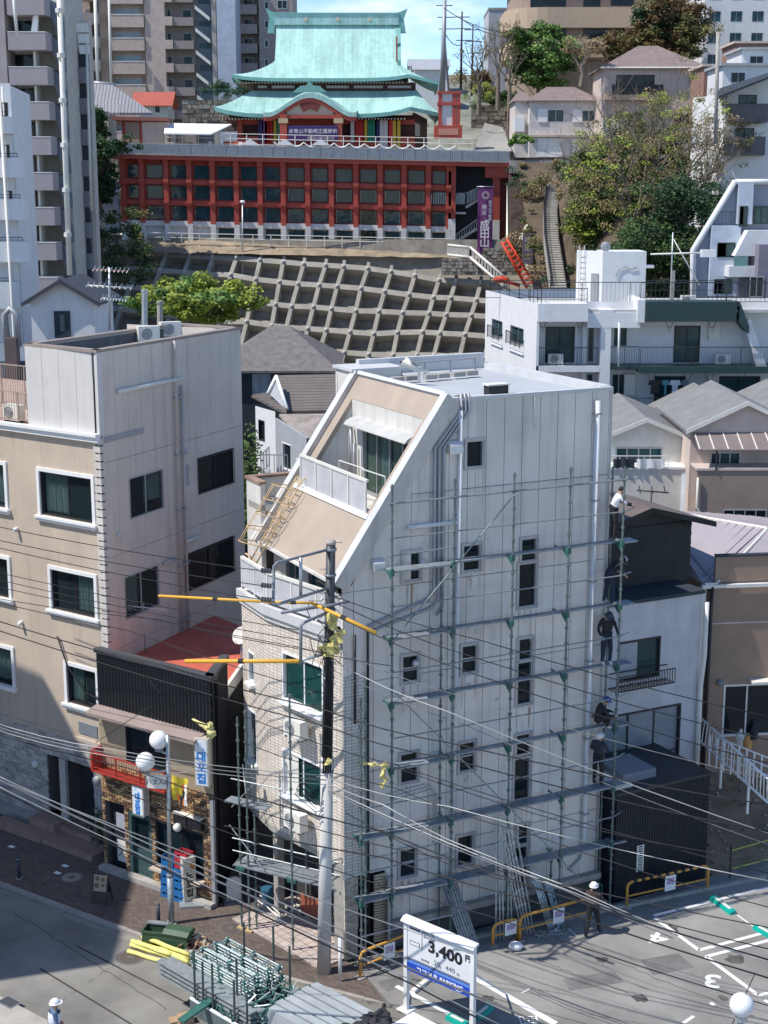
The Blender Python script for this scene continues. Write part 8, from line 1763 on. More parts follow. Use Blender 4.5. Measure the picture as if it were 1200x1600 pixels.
 # red crane jib, folded
 T = thing('crane_jib','bright red folded crane jib beside the signboard','crane',ony(830,445,172)); Mr = mat('crane_red',(.65,.06,.02),.5); b,t = ony(829,446,172),ony(788,376,172); ax = (t - b).normalized(); s = ax.cross(V((0,1,0))).normalized() * .5; d = V((0,.8,0))
 for o_ in (s,-s,s + d,-s + d): pipe([b + o_,t + o_ * .7],.13,'chord',Mr,T,6)
 for k in range(10): p,q = b.lerp(t,k / 10),b.lerp(t,(k + 1) / 10); pipe([p + s,q - s],.08,'lacing',Mr,T,5); pipe([p - s,q + s],.08,'lacing',Mr,T,5)
 c = ony(783,437,172); MB().ball(c,.8,8,6,sc=(1.2,.8,.5)).build('hook_block',Mr,T); pipe([c,ony(812,446,172)],.2,'base_arm',Mr,T)
hill()
# ================================================================== buildings on the hill and skyline
def grid_building(name,label,y,u0,u1,v0,v1,m,floors,bays,dep=12,win=None,glass=None,frame=M_ALU,mull=1,cat='building',ang=0,ww=.55,wh=.5,side=None):
 f = Fr((0,y,0),(1,ang,0)); a0,b1 = f.px(u0,v0); a1,b0 = f.px(u1,v1); f = f.off(a0,0,0); w = a1 - a0; T = thing(name,label,cat,f.pt(w / 2,b0,-dep / 2)); hs = []
 for i in range(bays):
  for j in range(floors):
   fw,fh = w / bays,(b1 - b0) / floors; x,z = fw * (i + .5),b0 + fh * (j + .5); hs.append((x - fw * ww / 2,x + fw * ww / 2,z - fh * wh / 2,z + fh * wh / 2))
 mb = MB(); holed(mb,f,0,w,b0,b1,hs,.2); mb.build('wall',m,T)
 for fr,d in ((Fr(f.pt(0,0,-dep),f.ez),dep),(Fr(f.pt(w,0,0),-f.ez),dep)): MB().face([fr.pt(0,b0),fr.pt(d,b0),fr.pt(d,b1),fr.pt(0,b1)]).build('side_wall',side or m,T)
 solid(f,-.1,w + .1,b1 - .05,b1 + .3,-dep,.1,'roof',M_CONC,T)
 for h in hs: window(f,h,T,glass=glass or G_TEAL,frame=frame,mull=mull,depth=.15)
 return f,T,w,b0,b1
def skyline():
 # beige tower with balconies (top left)
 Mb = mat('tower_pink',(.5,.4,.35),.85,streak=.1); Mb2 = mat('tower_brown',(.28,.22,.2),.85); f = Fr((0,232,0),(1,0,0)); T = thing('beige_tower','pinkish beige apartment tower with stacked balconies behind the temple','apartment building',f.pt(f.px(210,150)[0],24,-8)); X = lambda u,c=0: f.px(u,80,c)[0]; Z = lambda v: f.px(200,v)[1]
 zt = Z(-90)
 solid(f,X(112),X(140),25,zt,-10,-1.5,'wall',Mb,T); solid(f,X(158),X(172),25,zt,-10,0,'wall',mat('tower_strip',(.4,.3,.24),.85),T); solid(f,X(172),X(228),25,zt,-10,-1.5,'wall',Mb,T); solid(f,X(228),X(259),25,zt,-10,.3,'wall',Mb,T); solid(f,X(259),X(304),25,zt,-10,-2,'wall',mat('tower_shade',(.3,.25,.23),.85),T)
 for i in range(-2,6):
  v = 24 + i * 36.5; solid(f,X(172),X(227),Z(v + 19),Z(v),-1.5,.6,'balcony_front',Mb,T); solid(f,X(172),X(227),Z(v),Z(v) + .12,-1.5,.65,'balcony_coping',M_CREAM,T); window(f.off(0,0,-1.45),(X(178),X(218),Z(v) + .05,Z(v - 12)),T,mull=2,depth=0,glass=glass_pale)
  MB().prism([f.pt(X(116),Z(v + 22 - 8),2.5),f.pt(X(148),Z(v + 22 - 8),1.2),f.pt(X(158),Z(v + 22 - 8),1.0),f.pt(X(158),Z(v + 22 - 8),-1),f.pt(X(116),Z(v + 22 - 8),-1)],(0,0,1.5)).build('balcony_front',Mb,T)
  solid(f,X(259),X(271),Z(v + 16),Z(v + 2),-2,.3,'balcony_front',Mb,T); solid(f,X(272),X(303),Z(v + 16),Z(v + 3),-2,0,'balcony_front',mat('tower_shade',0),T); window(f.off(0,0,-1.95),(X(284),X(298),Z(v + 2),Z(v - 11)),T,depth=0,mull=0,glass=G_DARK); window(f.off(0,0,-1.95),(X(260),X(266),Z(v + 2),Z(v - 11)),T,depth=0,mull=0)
 pipe([ony(148,-20,229),ony(154,165,229)],.25,'downpipe',M_CREAM,T); pipe([ony(170,-20,229),ony(174,150,229)],.2,'downpipe',M_CREAM,T)
 # stair tower and blue wall
 T = thing('stair_tower','blue grey outdoor stair tower between two apartment towers','building',f.pt(X(335),24,-8)); solid(f,X(304),X(330),25,zt,-8,-2.5,'wall',mat('tower_blue',(.25,.28,.34),.8),T); solid(f,X(340),X(369),25,zt,-8,.3,'wall',mat('tower_pale_blue',(.42,.46,.55),.8),T); solid(f,X(331),X(338),25,zt,-8,-.5,'wall',M_CONC,T)
 for i in range(-1,5):
  v = 20 + i * 35; MB().prism([f.pt(X(306),Z(v - 6)),f.pt(X(328),Z(v + 12)),f.pt(X(328),Z(v + 6)),f.pt(X(306),Z(v - 12))],f.ez * -2).build('stair_flight',M_CREAM,T); solid(f,X(309),X(326),Z(v + 18),Z(v + 10),-2.4,-2.3,'opening',G_TEAL,T)
 # brown tower
 T = thing('brown_tower','brown apartment tower partly hidden by the temple roof','apartment building',f.pt(X(415),24,-10)); g2 = f.off(0,0,-8); X2 = lambda u: g2.px(u,60)[0]; Z2 = lambda v: g2.px(400,v)[1]
 solid(g2,X2(364),X2(405),26,zt + 3,-12,-2,'wall',Mb2,T); solid(g2,X2(405),X2(458),26,Z2(-40),-12,0,'wall',mat('tower_mauve',(.32,.27,.27),.85),T)
 for i in range(-2,5): v = 7 + i * 30.5; solid(g2,X2(366),X2(402),Z2(v + 15),Z2(v),-2,0,'balcony_front',mat('tower_mauve',0),T); window(g2.off(0,0,-1.9),(X2(380),X2(394),Z2(v) + .1,Z2(v - 10)),T,depth=0,mull=0)
 for i in range(4):
  window(g2.off(0,0,.05),g2.R(413,2 + i * 30,420,14 + i * 30),T,depth=.02,mull=0,fw=.1)
  window(g2.off(0,0,.05),g2.R(433,0 + i * 62 - 62,449,14 + i * 62 - 62),T,depth=.02,mull=1,fw=.1)
 # temple side buildings
 fh = Fr((0,200,0),(1,0,0)); a0 = fh.px(140,175)[0]; T = thing('old_roof_hall','traditional hall with a broad grey tiled roof left of the podium','building',fh.pt(a0,26,0)); lm = lines_mat('grey_kawara',(.3,.3,.32),(.16,.16,.17),(1,.1,0),.45,.3,.6,.6,.1)
 MB().prism([ony(138,176,197),ony(185,176,197),ony(238,176,198),ony(174,131,206),ony(138,129,206)],(0,0,-.3)).build('roof',lm,T); MB().prism([ony(138,162,195),ony(187,164,195),ony(187,176,193),ony(138,176,193)],(0,0,-.3)).build('lower_roof',lm,T); pipe([ony(138,129,206),ony(180,133,206)],.3,'ridge',M_DUCT,T); solid(fh.off(0,0,4),fh.px(145,200)[0],fh.px(178,200)[0],10,fh.px(150,178)[1],-6,0,'wall',M_CREAM,T)
 fh = Fr((0,214,0),(1,0,0)); x0 = fh.px(214,165)[0]; w = fh.px(262,165)[0] - x0; house('red_roofed_house','small cream house with a red tiled roof behind the kiosk',fh.off(x0,0,0),w,5,ZT,fh.px(230,161)[1],fh.px(230,143)[1],mat('red_tile',(.4,.1,.07),.7),M_CREAM,over=.8,axis='a',wins=[(242,164,250,176)])
 # round fronted tan building
 Mt = mat('tan_curved',(.5,.37,.26),.85,var=.05,streak=.2); T = thing('round_tan_building','tan building with rounded corner bands of windows on the hilltop','building',ony(940,90,225)); yb = 222
 def band(v0,v1,r,m,name,u0=801,u1=1096):
  a,b = ony(u0,v0,yb),ony(u1,v0,yb); z1 = a.z; z0 = ony(u0,v1,yb).z; R = 5.0; pts = [V((b.x,yb + 14,z0)),V((b.x,yb - r,z0))] + [V((a.x + R - (R + r) * math.sin(k * math.pi / 12),yb + R - (R + r) * math.cos(k * math.pi / 12),z0)) for k in range(7)] + [V((a.x - r,yb + 14,z0))]; MB().prism(pts,(0,0,z1 - z0)).build(name,m,T,smooth=False)
 band(-60,-28,.6,Mt,'band'); band(12,44,.8,Mt,'band'); band(62,90,.8,Mt,'band'); band(-60,240,-.4,mat('tan_recess',(.32,.24,.19),.85),'core'); band(86,92,.5,Mt,'band')
 f = Fr((0,yb + .35,0),(1,0,0))
 for (u0,u1,v0,v1) in ((829,884,-12,13),(912,938,-12,11),(955,990,-12,9),(1010,1038,-12,9),(1052,1077,-10,9),(826,884,40,61),(912,976,39,60),(1098 - 70,1066,39,60)): window(f,f.R(u0,v0,u1,v1),T,glass=G_DARK,frame=M_BRONZE,mull=3,depth=.02,c=.02,fw=.12)
 grid_building('grey_panel_block','plain grey block behind the round tan building',250,764,812,15,150,mat('grey_metal_panel',(.42,.42,.44),.7),1,1,win=None,ww=.01,wh=.01)
 grid_building('white_tower','white apartment tower at the top right corner',205,1104,1230,-60,110,M_WALLW,5,4,mull=1)
 f,T,w,b0,b1 = grid_building('cream_tower','cream building with open balconies beside the white tower',212,1096,1132,-60,82,MATS['tan_curved'],4,1)
 # hipped house
 f = Fr((0,186,0),(1,0,0)); x0 = f.px(945,100)[0]; w = f.px(1100,100)[0] - x0; ze = f.px(1000,103)[1]; zr = f.px(1000,67)[1]; f = f.off(x0,0,0); T,r = house('hipped_house','pinkish house with a brown hipped roof and dark balcony above the trees',f,w,10,24,ze,zr,mat('brown_hip_roof',(.22,.17,.16),.85,var=.15,bump=.3),M_PINK,axis='a',hip=5.4,over=.6,wins=[(963,117,1022,146,3),(1078,119,1090,133),(1053,178,1076,198)],glass=G_DARK,frame=M_BRONZE)
 q = f.R(946,147,1038,157); solid(f,0,q[1],q[2],q[3],0,1.0,'balcony_slab',MATS['tan_curved'],T); solid(f,0,q[1],f.px(960,157)[1],f.px(960,148)[1] ,.95,1.05,'balcony_wall',MATS['tan_curved'],T); q = f.R(957,132,1036,148,1); solid(f,*q,.95,1.05,'balcony_screen',M_BRONZE,T); railing(f.off(0,0,1.1),q[0],q[1],q[2],q[3] - q[2],T,step=.3); pipe([f.pt(f.px(1036,102)[0],ze,.1),f.pt(f.px(1034,102)[0],q[3],.1)],.08,'downpipe',M_CREAM,T)
 for c0,c1 in ((0,0),): MB().tube([f.pt(-.6,ze - .25,.6),f.pt(w + .6,ze - .25,.6)],.12,5).build('gutter',M_CREAM,T)
 # white twin house
 f = Fr((0,193,0),(1,0,0)); x0 = f.px(828,160)[0]; w = f.px(934,160)[0] - x0; ze = f.px(860,156)[1]; zr = f.px(860,134)[1]; f = f.off(x0,0,0); house('white_twin_house','white two storey house with brown roof left of the hipped house',f,w,8,25,ze,zr,MATS['brown_hip_roof'],mat('offwhite_wall',(.6,.56,.53),.85,streak=.15),axis='a',hip=3,over=.5,wins=[(856,171,881,191,1),(910,172,929,190,1)],frame=M_WHITE,glass=G_TEAL)
 T = bpy.data.objects['white_twin_house']
 for q in ((841,170,855,191),(895,171,909,191),(856,216,879,245),(894,217,908,238),(840,216,855,245)): solid(f,*f.R(*q),0,.12,'shutter_box',M_WHITE,T)
 solid(f,-.2,w,f.px(860,214)[1],f.px(860,212)[1] + .1,0,.5,'mid_roof',M_PINK,T)
 x0 = Fr((0,195,0),(1,0,0)).px(805,160)[0]; f = Fr((x0,195,0),(1,0,0)); w = f.px(832,160)[0]; house('white_side_house','narrow white wing with balcony box by the hill road',f,w,8,25,f.px(810,158)[1],f.px(810,142)[1],MATS['brown_hip_roof'],MATS['offwhite_wall'],axis='a',hip=1,over=.3); T = bpy.data.objects['white_side_house']; solid(f,*f.R(803,184,818,206),0,1.2,'balcony_box',M_WHITE,T)
 # white houses, right
 Mw = MATS['apartment_white']; f = Fr((0,135,0),(1,0,0)); x0 = f.px(1136,150)[0]; f = f.off(x0,0,0); T = thing('white_balcony_house','white house with dark grey balconies at the right edge on the hill','house',f.pt(3,14,-4)); R = lambda *q: f.R(*q)
 w = 9; hs = [R(1154,148,1182,162),R(1149,200,1178,214)]; mb = MB(); holed(mb,f,0,w,10,f.px(1136,140)[1],hs,.15); mb.prism([f.pt(0,f.px(1136,140)[1]),f.pt(w,f.px(1136,140)[1]),f.pt(w,f.px(1200,118)[1] + .6),f.pt(4.5,f.px(1200,118)[1])],f.ez * -.1); mb.build('wall',Mw,T)
 for h in hs: window(f,h,T,glass=G_TEAL,frame=M_BRONZE)
 for q in ((1136,163,1195,192),(1132,214,1190,243)): solid(f,*R(*q),0,1.1,'balcony_front',mat('dark_grey_balcony',(.12,.12,.14),.6),T)
 sf = Fr(f.pt(-2.2,0,-4),(2.2,-4,0)); solid(sf,0,4.5,10,f.px(1125,148)[1],-.1,0,'side_wall',Mw,T); MB().prism([ony(1118,152,131),ony(1205,118,131),ony(1205,112,137),ony(1124,138,141)],(0,0,-.2)).build('roof',M_NAVY,T)
 for (u0,v0,u1,v1,y,lab,m) in ((1130,103,1205,122,150,'low white roof building right of the hipped house',M_WALLW),(1160,78,1230,110,158,'white cube like roof house near the top right',M_WALLW),(1150,68,1230,92,175,'brick coloured house behind the white cubes',mat('brick_house_wall',(.27,.16,.12),.85)),(1101,104,1116,230,160,'narrow reddish building right of the hipped house',mat('brick_house_wall',0))):
  f = Fr((0,y,0),(1,0,0)); r = f.R(u0,v0,u1,v1); T = thing('hill_house',lab,'house',f.pt(r[0],r[2],-3),'houses crowding the right edge'); solid(f,r[0],r[1],r[2] - 6,r[3],-7,0,'wall',m,T); solid(f,r[0] - .3,r[1] + .3,r[3],r[3] + .25,-7.3,.3,'roof',M_GREYW if m is M_WALLW else M_PINK,T); window(f,(r[0] + .8,r[0] + 2.2,r[3] - 1.6,r[3] - .6),T,c=.03,depth=.02)
 p = ony(1118,225,128); q = ony(1122,50,128); t = thing('distant_pole','tall grey pole left of the white balcony house','utility pole',p); pipe([p,q],.16,'shaft',M_CONC,t)
 # distant roofs behind temple right
 for (u0,v0,u1,v1,y,lab) in ((641,98,700,112,300,'distant pale house with grey roof right of the temple gable'),(648,103,690,138,280,'distant white house below the temple gable')):
  f = Fr((0,y,0),(1,0,0)); r = f.R(u0,v0,u1,v1); house('distant_house',lab,f.off(r[0],0,0),r[1] - r[0],8,r[2] - 6,r[3] - .6,r[3] + .9,M_GREYW,M_WALLW,axis='a',over=.5)
 # grey angular flats right edge
 f = Fr((0,100,0),(1,0,0)); T = thing('grey_angular_flats','grey flats with a slanting side wall at the right edge','apartment building',f.pt(f.px(1140,400)[0],2,-3)); Mg = mat('blue_grey_flats',(.3,.32,.37),.8,var=.05,streak=.1); Mg2 = mat('purple_grey_flats',(.2,.19,.23),.8); P = lambda u,v,c=0: f.pt(*f.px(u,v,c),c)
 MB().prism([P(1149,284),P(1230,284),P(1230,620),P(1083,620),P(1083,392)],V((2.6,8,0))).build('wall',Mg,T); pipe([P(1149,283,.2),P(1083,391,.2),P(1083,520,.2)],.22,'edge_trim',M_WALLW,T,5); pipe([P(1149,284,.2),P(1230,284,.2)],.2,'edge_trim',M_WALLW,T,5)
 for q,m in (((1110,352,1150,462),mat('pale_blue_flats',(.5,.55,.62),.8)),((1152,284,1172,350),MATS['pale_blue_flats'])): solid(f,*f.R(*q),0,.5,'projecting_bay',m,T)
 for q in ((1156,322,1167,354),(1178,322,1200,350),(1121,379,1148,402),(1116,436,1143,459)): window(f.off(0,0,.52),f.R(*q,.5),T,glass=G_TEAL,frame=M_BRONZE,depth=.02)
 solid(f,*f.R(1172,380,1230,560),.0,2.5,'purple_wing',Mg2,T); window(f.off(0,0,2.52),f.R(1172,432,1192,464,2.5),T,depth=.02); window(f.off(0,0,2.52),f.R(1172,492,1186,518,2.5),T,depth=.02)
 for q in ((1137,400,1176,432),(1142,470,1174,498)):
  r = f.R(*q,1.2); solid(f,r[0],r[1],r[2],r[2] + .7,.0,1.8,'balcony',M_WALLW,T); solid(f,r[0] + .3,r[1] - .5,r[2] + .7,r[3],1.7,1.75,'balcony_glass',mat('green_panel',(.15,.28,.27),.3),T)
 r = f.R(1150,360,1195,400,1.5); MB().prism([f.pt(r[0],r[2],0),f.pt(r[0],r[2],1.5),f.pt(r[0] + .8,r[3],1.5),f.pt(r[0] + .8,r[3],0)],f.ex * 2.5).build('angled_bay',M_WALLW,T); railing(f.off(0,0,.3),f.px(1114,353)[0],f.px(1168,353)[0],f.px(1114,352)[1],.9,T,step=.25)
glass_pale = mat('pale_curtained_glass',(.3,.38,.42),.25,spec=.7)
skyline()
# ================================================================== trees
def limb(mb,p,d,L,r,depth,rnd,tips,up=.15,n=3,spread=.6):
 pts = [p]; q = p; dd = d.normalized()
 for k in range(4):
  dd = (dd + V((rnd.gauss(0,.12),rnd.gauss(0,.12),rnd.gauss(0,.08) + up * .3))).normalized(); q = q + dd * L / 4; pts.append(q)
 mb.tube(pts,[r * (1 - .1 * k) for k in range(5)],5 if depth > 1 else 4,caps=False); tips.append((q,depth))
 if depth <= 0: return
 for i in range(n):
  a = rnd.uniform(0,6.28); s = dd.orthogonal().normalized(); t = dd.cross(s); nd = (dd + (s * math.cos(a) + t * math.sin(a)) * spread * rnd.uniform(.6,1.3) + V((0,0,up))).normalized(); limb(mb,pts[rnd.choice((2,3,4))] if i else q,nd,L * rnd.uniform(.6,.8),r * .58,depth - 1,rnd,tips,up,n,spread)
def tree(name,label,foot,h,crown,leaf,nleaf,seed,s=.16,depth=3,spread=.6,trunk=.25,cat='tree',n=3,clump=.9,squash=.8,leafy=1.0,first=.4,bark=None):
 """crown = (radius x, radius z) of the leaf volume; leaves gather in clumps round the branch tips"""
 rnd = random.Random(seed); T = thing(name,label,cat,foot); mb = MB(); tips = []; foot = V(foot)
 k = MB().tube([foot - V((0,0,.4)),foot + V((rnd.uniform(-.2,.2),0,h * first * .5)),foot + V((0,0,h * first))],[trunk * 1.3,trunk,trunk * .85],8); k.build('trunk',bark or mat('bark_brown',(.12,.09,.06),.9),T)
 for i in range(4): a = i * 1.57 + rnd.uniform(-.5,.5); limb(mb,foot + V((0,0,h * first * rnd.uniform(.7,1))),V((math.cos(a) * spread * 1.2,math.sin(a) * spread * 1.2,1)),h * .3,trunk * .5,depth,rnd,tips,.15,n,spread)
 stuff(mb.build('branches',bark or mat('bark_brown',0),T))
 if nleaf:
  c = foot + V((0,0,h - crown[1])); ms = leaf if isinstance(leaf,(list,tuple)) else [leaf]; mb = MB(); cl = []
  for (q,d) in tips:
   if d <= 1: cl.append(q)
  if leafy >= 1: cl = cl[::3][:40]
  nc = 170
  while len(cl) < nc * leafy:
   d = V((rnd.gauss(0,1),rnd.gauss(0,1),rnd.gauss(0,1))).normalized() * rnd.uniform(.25,1) ** .7; cl.append(c + V((d.x * crown[0],d.y * crown[0],d.z * crown[1])))
  rnd.shuffle(cl); cl = cl[:int(170 * leafy)]; per = max(4,int(1.7 * nleaf / len(cl)))
  for q in cl: leafball(mb,q,clump * rnd.uniform(.6,1.3),per,s,(1,1,squash * .7),rnd,rnd.randrange(len(ms)))
  stuff(mb.build('foliage',ms,T))
 return T
LEAF_Y = leaf_mat('leaf_yellow',(.3,.36,.06)); LEAF_B = leaf_mat('leaf_bright',(.16,.27,.07)); LEAF_T = leaf_mat('leaf_tan',(.3,.22,.12)); BK = mat('bark_grey',(.2,.16,.12),.9)
def hillz(u,v,y): p = ony(u,v,y); return p
tree('green_tree','bright green bushy tree in front of the round tan building',ony(842,160,214),10,(4.9,4.3),[LEAF_B,LEAF_B,LEAF_M],9000,1,.22,clump=1.2)
tree('large_tree','large olive and rust tree beside the round tan building',ony(1050,110,200),9.0,(5.6,4.4),[LEAF_O,LEAF_D,LEAF_R],9000,2,.22,clump=1.3); tree('rusty_tree','smaller rusty leaved tree left of the large olive tree',ony(985,105,202),4.6,(5,2.0),[LEAF_O,LEAF_R],4500,3,.2,clump=1.0)
for i,(u,v,h,y,lab) in enumerate(((748,175,9.5,215,'leftmost bare pruned tree on the hill road'),(778,168,10.5,212,'middle bare pruned tree by the grey block'),(796,165,7.5,210,'short bare tree nearest the bright green tree'))): tree('bare_tree',lab,ony(u,v,y),h,(2,2),[LEAF_O],250,10 + i,.12,depth=3,spread=.35,trunk=.28,clump=.5,leafy=.4,bark=BK)
tree('bare_shrub','brown bare shrub between the green tree and the white house',ony(908,130,185),5,(2,2),[LEAF_T],900,20,.12,clump=.7,bark=BK,leafy=.5)
for i,(u,v,y,r,sc_,m,lab) in enumerate(((760,140,224,1.4,(1,1,.8),[LEAF_Y,LEAF_O],'round yellowish shrub above the block wall'),(757,125,228,1.5,(1,1,1),[LEAF_R],'dark red shrub behind the yellowish one'),(765,156,229,1.6,(2.8,1,.6),[LEAF_B,LEAF_M],'clipped green hedge on the block wall'),(812,218,188,.9,(1.6,1,.8),[LEAF_B],'small green hedge by the white house gate'),(735,120,240,2.2,(1.4,1,1.2),[LEAF_O,LEAF_T],'brownish shrub behind the poles'),(790,152,218,1.4,(1.2,1,1),[LEAF_M],'mid green shrub under the bare trees'),(345,137,215,1.6,(2,1,.7),[LEAF_D],'dark shrub above the mesh fence left of the temple'),(384,97 + 38,218,1.4,(1.5,1,.8),[LEAF_D],'dark shrub touching the temple eave'))):
 mb = MB(); c = ony(u,v,y); rnd = random.Random(40 + i)
 for k in range(14): d = V((rnd.gauss(0,.5),rnd.gauss(0,.5),rnd.gauss(0,.4))) * r; leafball(mb,c + V((d.x * sc_[0],d.y,d.z * sc_[2])),r * .5,110,.13,(1,1,.8),rnd,rnd.randrange(len(m)))
 mb.top('shrub',m,lab,'shrub')
tree('yellow_green_tree','yellow green leafy tree behind the beige penthouse',ony(310,540,112),5.2,(5.2,1.7),[LEAF_Y,LEAF_Y,LEAF_B],9000,30,.16,clump=.75,spread=1.0,first=.3)
tree('dark_tree','dark evergreen in the shade left of the podium',ony(158,330,184),9,(2.0,4.2),[LEAF_D],5000,31,.2)
tree('dark_tree','taller dark evergreen by the kiosk on the left bank',ony(150,240,188),5,(1.5,2.3),[LEAF_D],3000,32,.18)
# big wooded slope on the right
specs = [(925,350,152,5.5,(3.0,2.6),[LEAF_O,LEAF_M,LEAF_Y],4500,'olive bush right of the upper hill stairs'),(915,430,132,4.5,(2.2,2.4),[LEAF_O,LEAF_Y],3500,'yellowish bush low beside the hill stairs'),(985,400,132,17,(6.5,6),[LEAF_O,LEAF_T,LEAF_Y],5000,'tall half bare tree in the middle of the wooded slope'),(1060,380,134,15,(6,5.5),[LEAF_T,LEAF_O],3600,'pale half bare tree on the right of the wooded slope'),(945,330,150,8.5,(4.2,3.2),[LEAF_O,LEAF_M],4500,'olive tree below the white twin house'),
  (925,285,165,4,(3.6,2),[LEAF_D,LEAF_M],3000,'dark bush at the head of the hill stairs'),(960,430,124,7,(4.2,3.2),[LEAF_M,LEAF_Y,LEAF_D],6500,'green bushy tree low on the slope'),(1020,430,122,7.5,(3.6,3.4),[LEAF_D,LEAF_M],6000,'dark green bushy tree above the apartment roof'),
  (1075,420,124,9,(3.8,4),[LEAF_D],6000,'dark evergreen left of the grey angular flats'),(920,400,132,5,(2.8,2.6),[LEAF_Y,LEAF_O],4000,'yellow green bush beside the pale facing'),(1115,320,142,8,(4,3.6),[LEAF_D,LEAF_M],5000,'dark tree below the white balcony house'),(1165,300,138,5,(3.5,2.2),[LEAF_O,LEAF_T],3000,'brownish shrub above the grey angular flats'),(1000,330,145,10,(5,4),[LEAF_M,LEAF_O,LEAF_D],6000,'mid green tree in front of the hipped house')]
for i,(u,v,y,h,cr,lf,n,lab) in enumerate(specs): half = 'half bare' in lab; q_ = ony(u,v,y); tree('slope_tree',lab,V((q_.x,q_.y,hz(q_.x,q_.y) - .3)),h,cr,lf,n,50 + i,.15 if not half else .1,depth=4 if half else 3,clump=1.1 if not half else .8,bark=BK if half else None,spread=.7,trunk=.3 if half else .2)
rnd = random.Random(77); mb = MB()
for k in range(210):
 if k < 90: u,v = rnd.uniform(895,1090),rnd.uniform(300,460); y = 165 - (v - 270) * .2
 elif k >= 150:
  x,y = rnd.choice((rnd.uniform(15.5,17.2),rnd.uniform(20.0,22))),rnd.uniform(150,186); leafball(mb,V((x,y,hz(x,y) + .25)),rnd.uniform(.35,.8),70,.13,(1.2,1,.6),rnd,rnd.choice((0,2,3))); continue
 else: u,v = rnd.uniform(140,235),rnd.uniform(330,440); y = 180 - (v - 330) * .08
 q_ = ony(u,v,y); q_.z = hz(q_.x,q_.y) + .5 if k < 90 else q_.z; leafball(mb,q_,rnd.uniform(.6,1.4),110,.15,(1.2,1,.7),rnd,rnd.randrange(3))
o = mb.top('undergrowth',[LEAF_D,LEAF_M,LEAF_O,LEAF_T],'mixed undergrowth covering the banks below the trees','undergrowth',kind='stuff')
mb = MB()
for u,v in ((805,372),(815,385),(800,390),(838,380),(845,350),(812,400),(840,300),(846,320),(835,335),(842,365),(838,290),(850,280),(828,350),(845,395),(840,410),(825,300)): leafball(mb,ony(u,v,179),1.1,150,.16,(1.3,1,.8),rnd,rnd.randrange(2))
mb.top('stair_shrub',[LEAF_O,LEAF_T],'olive and tan shrubs beside the signboard at the stair foot','shrub')
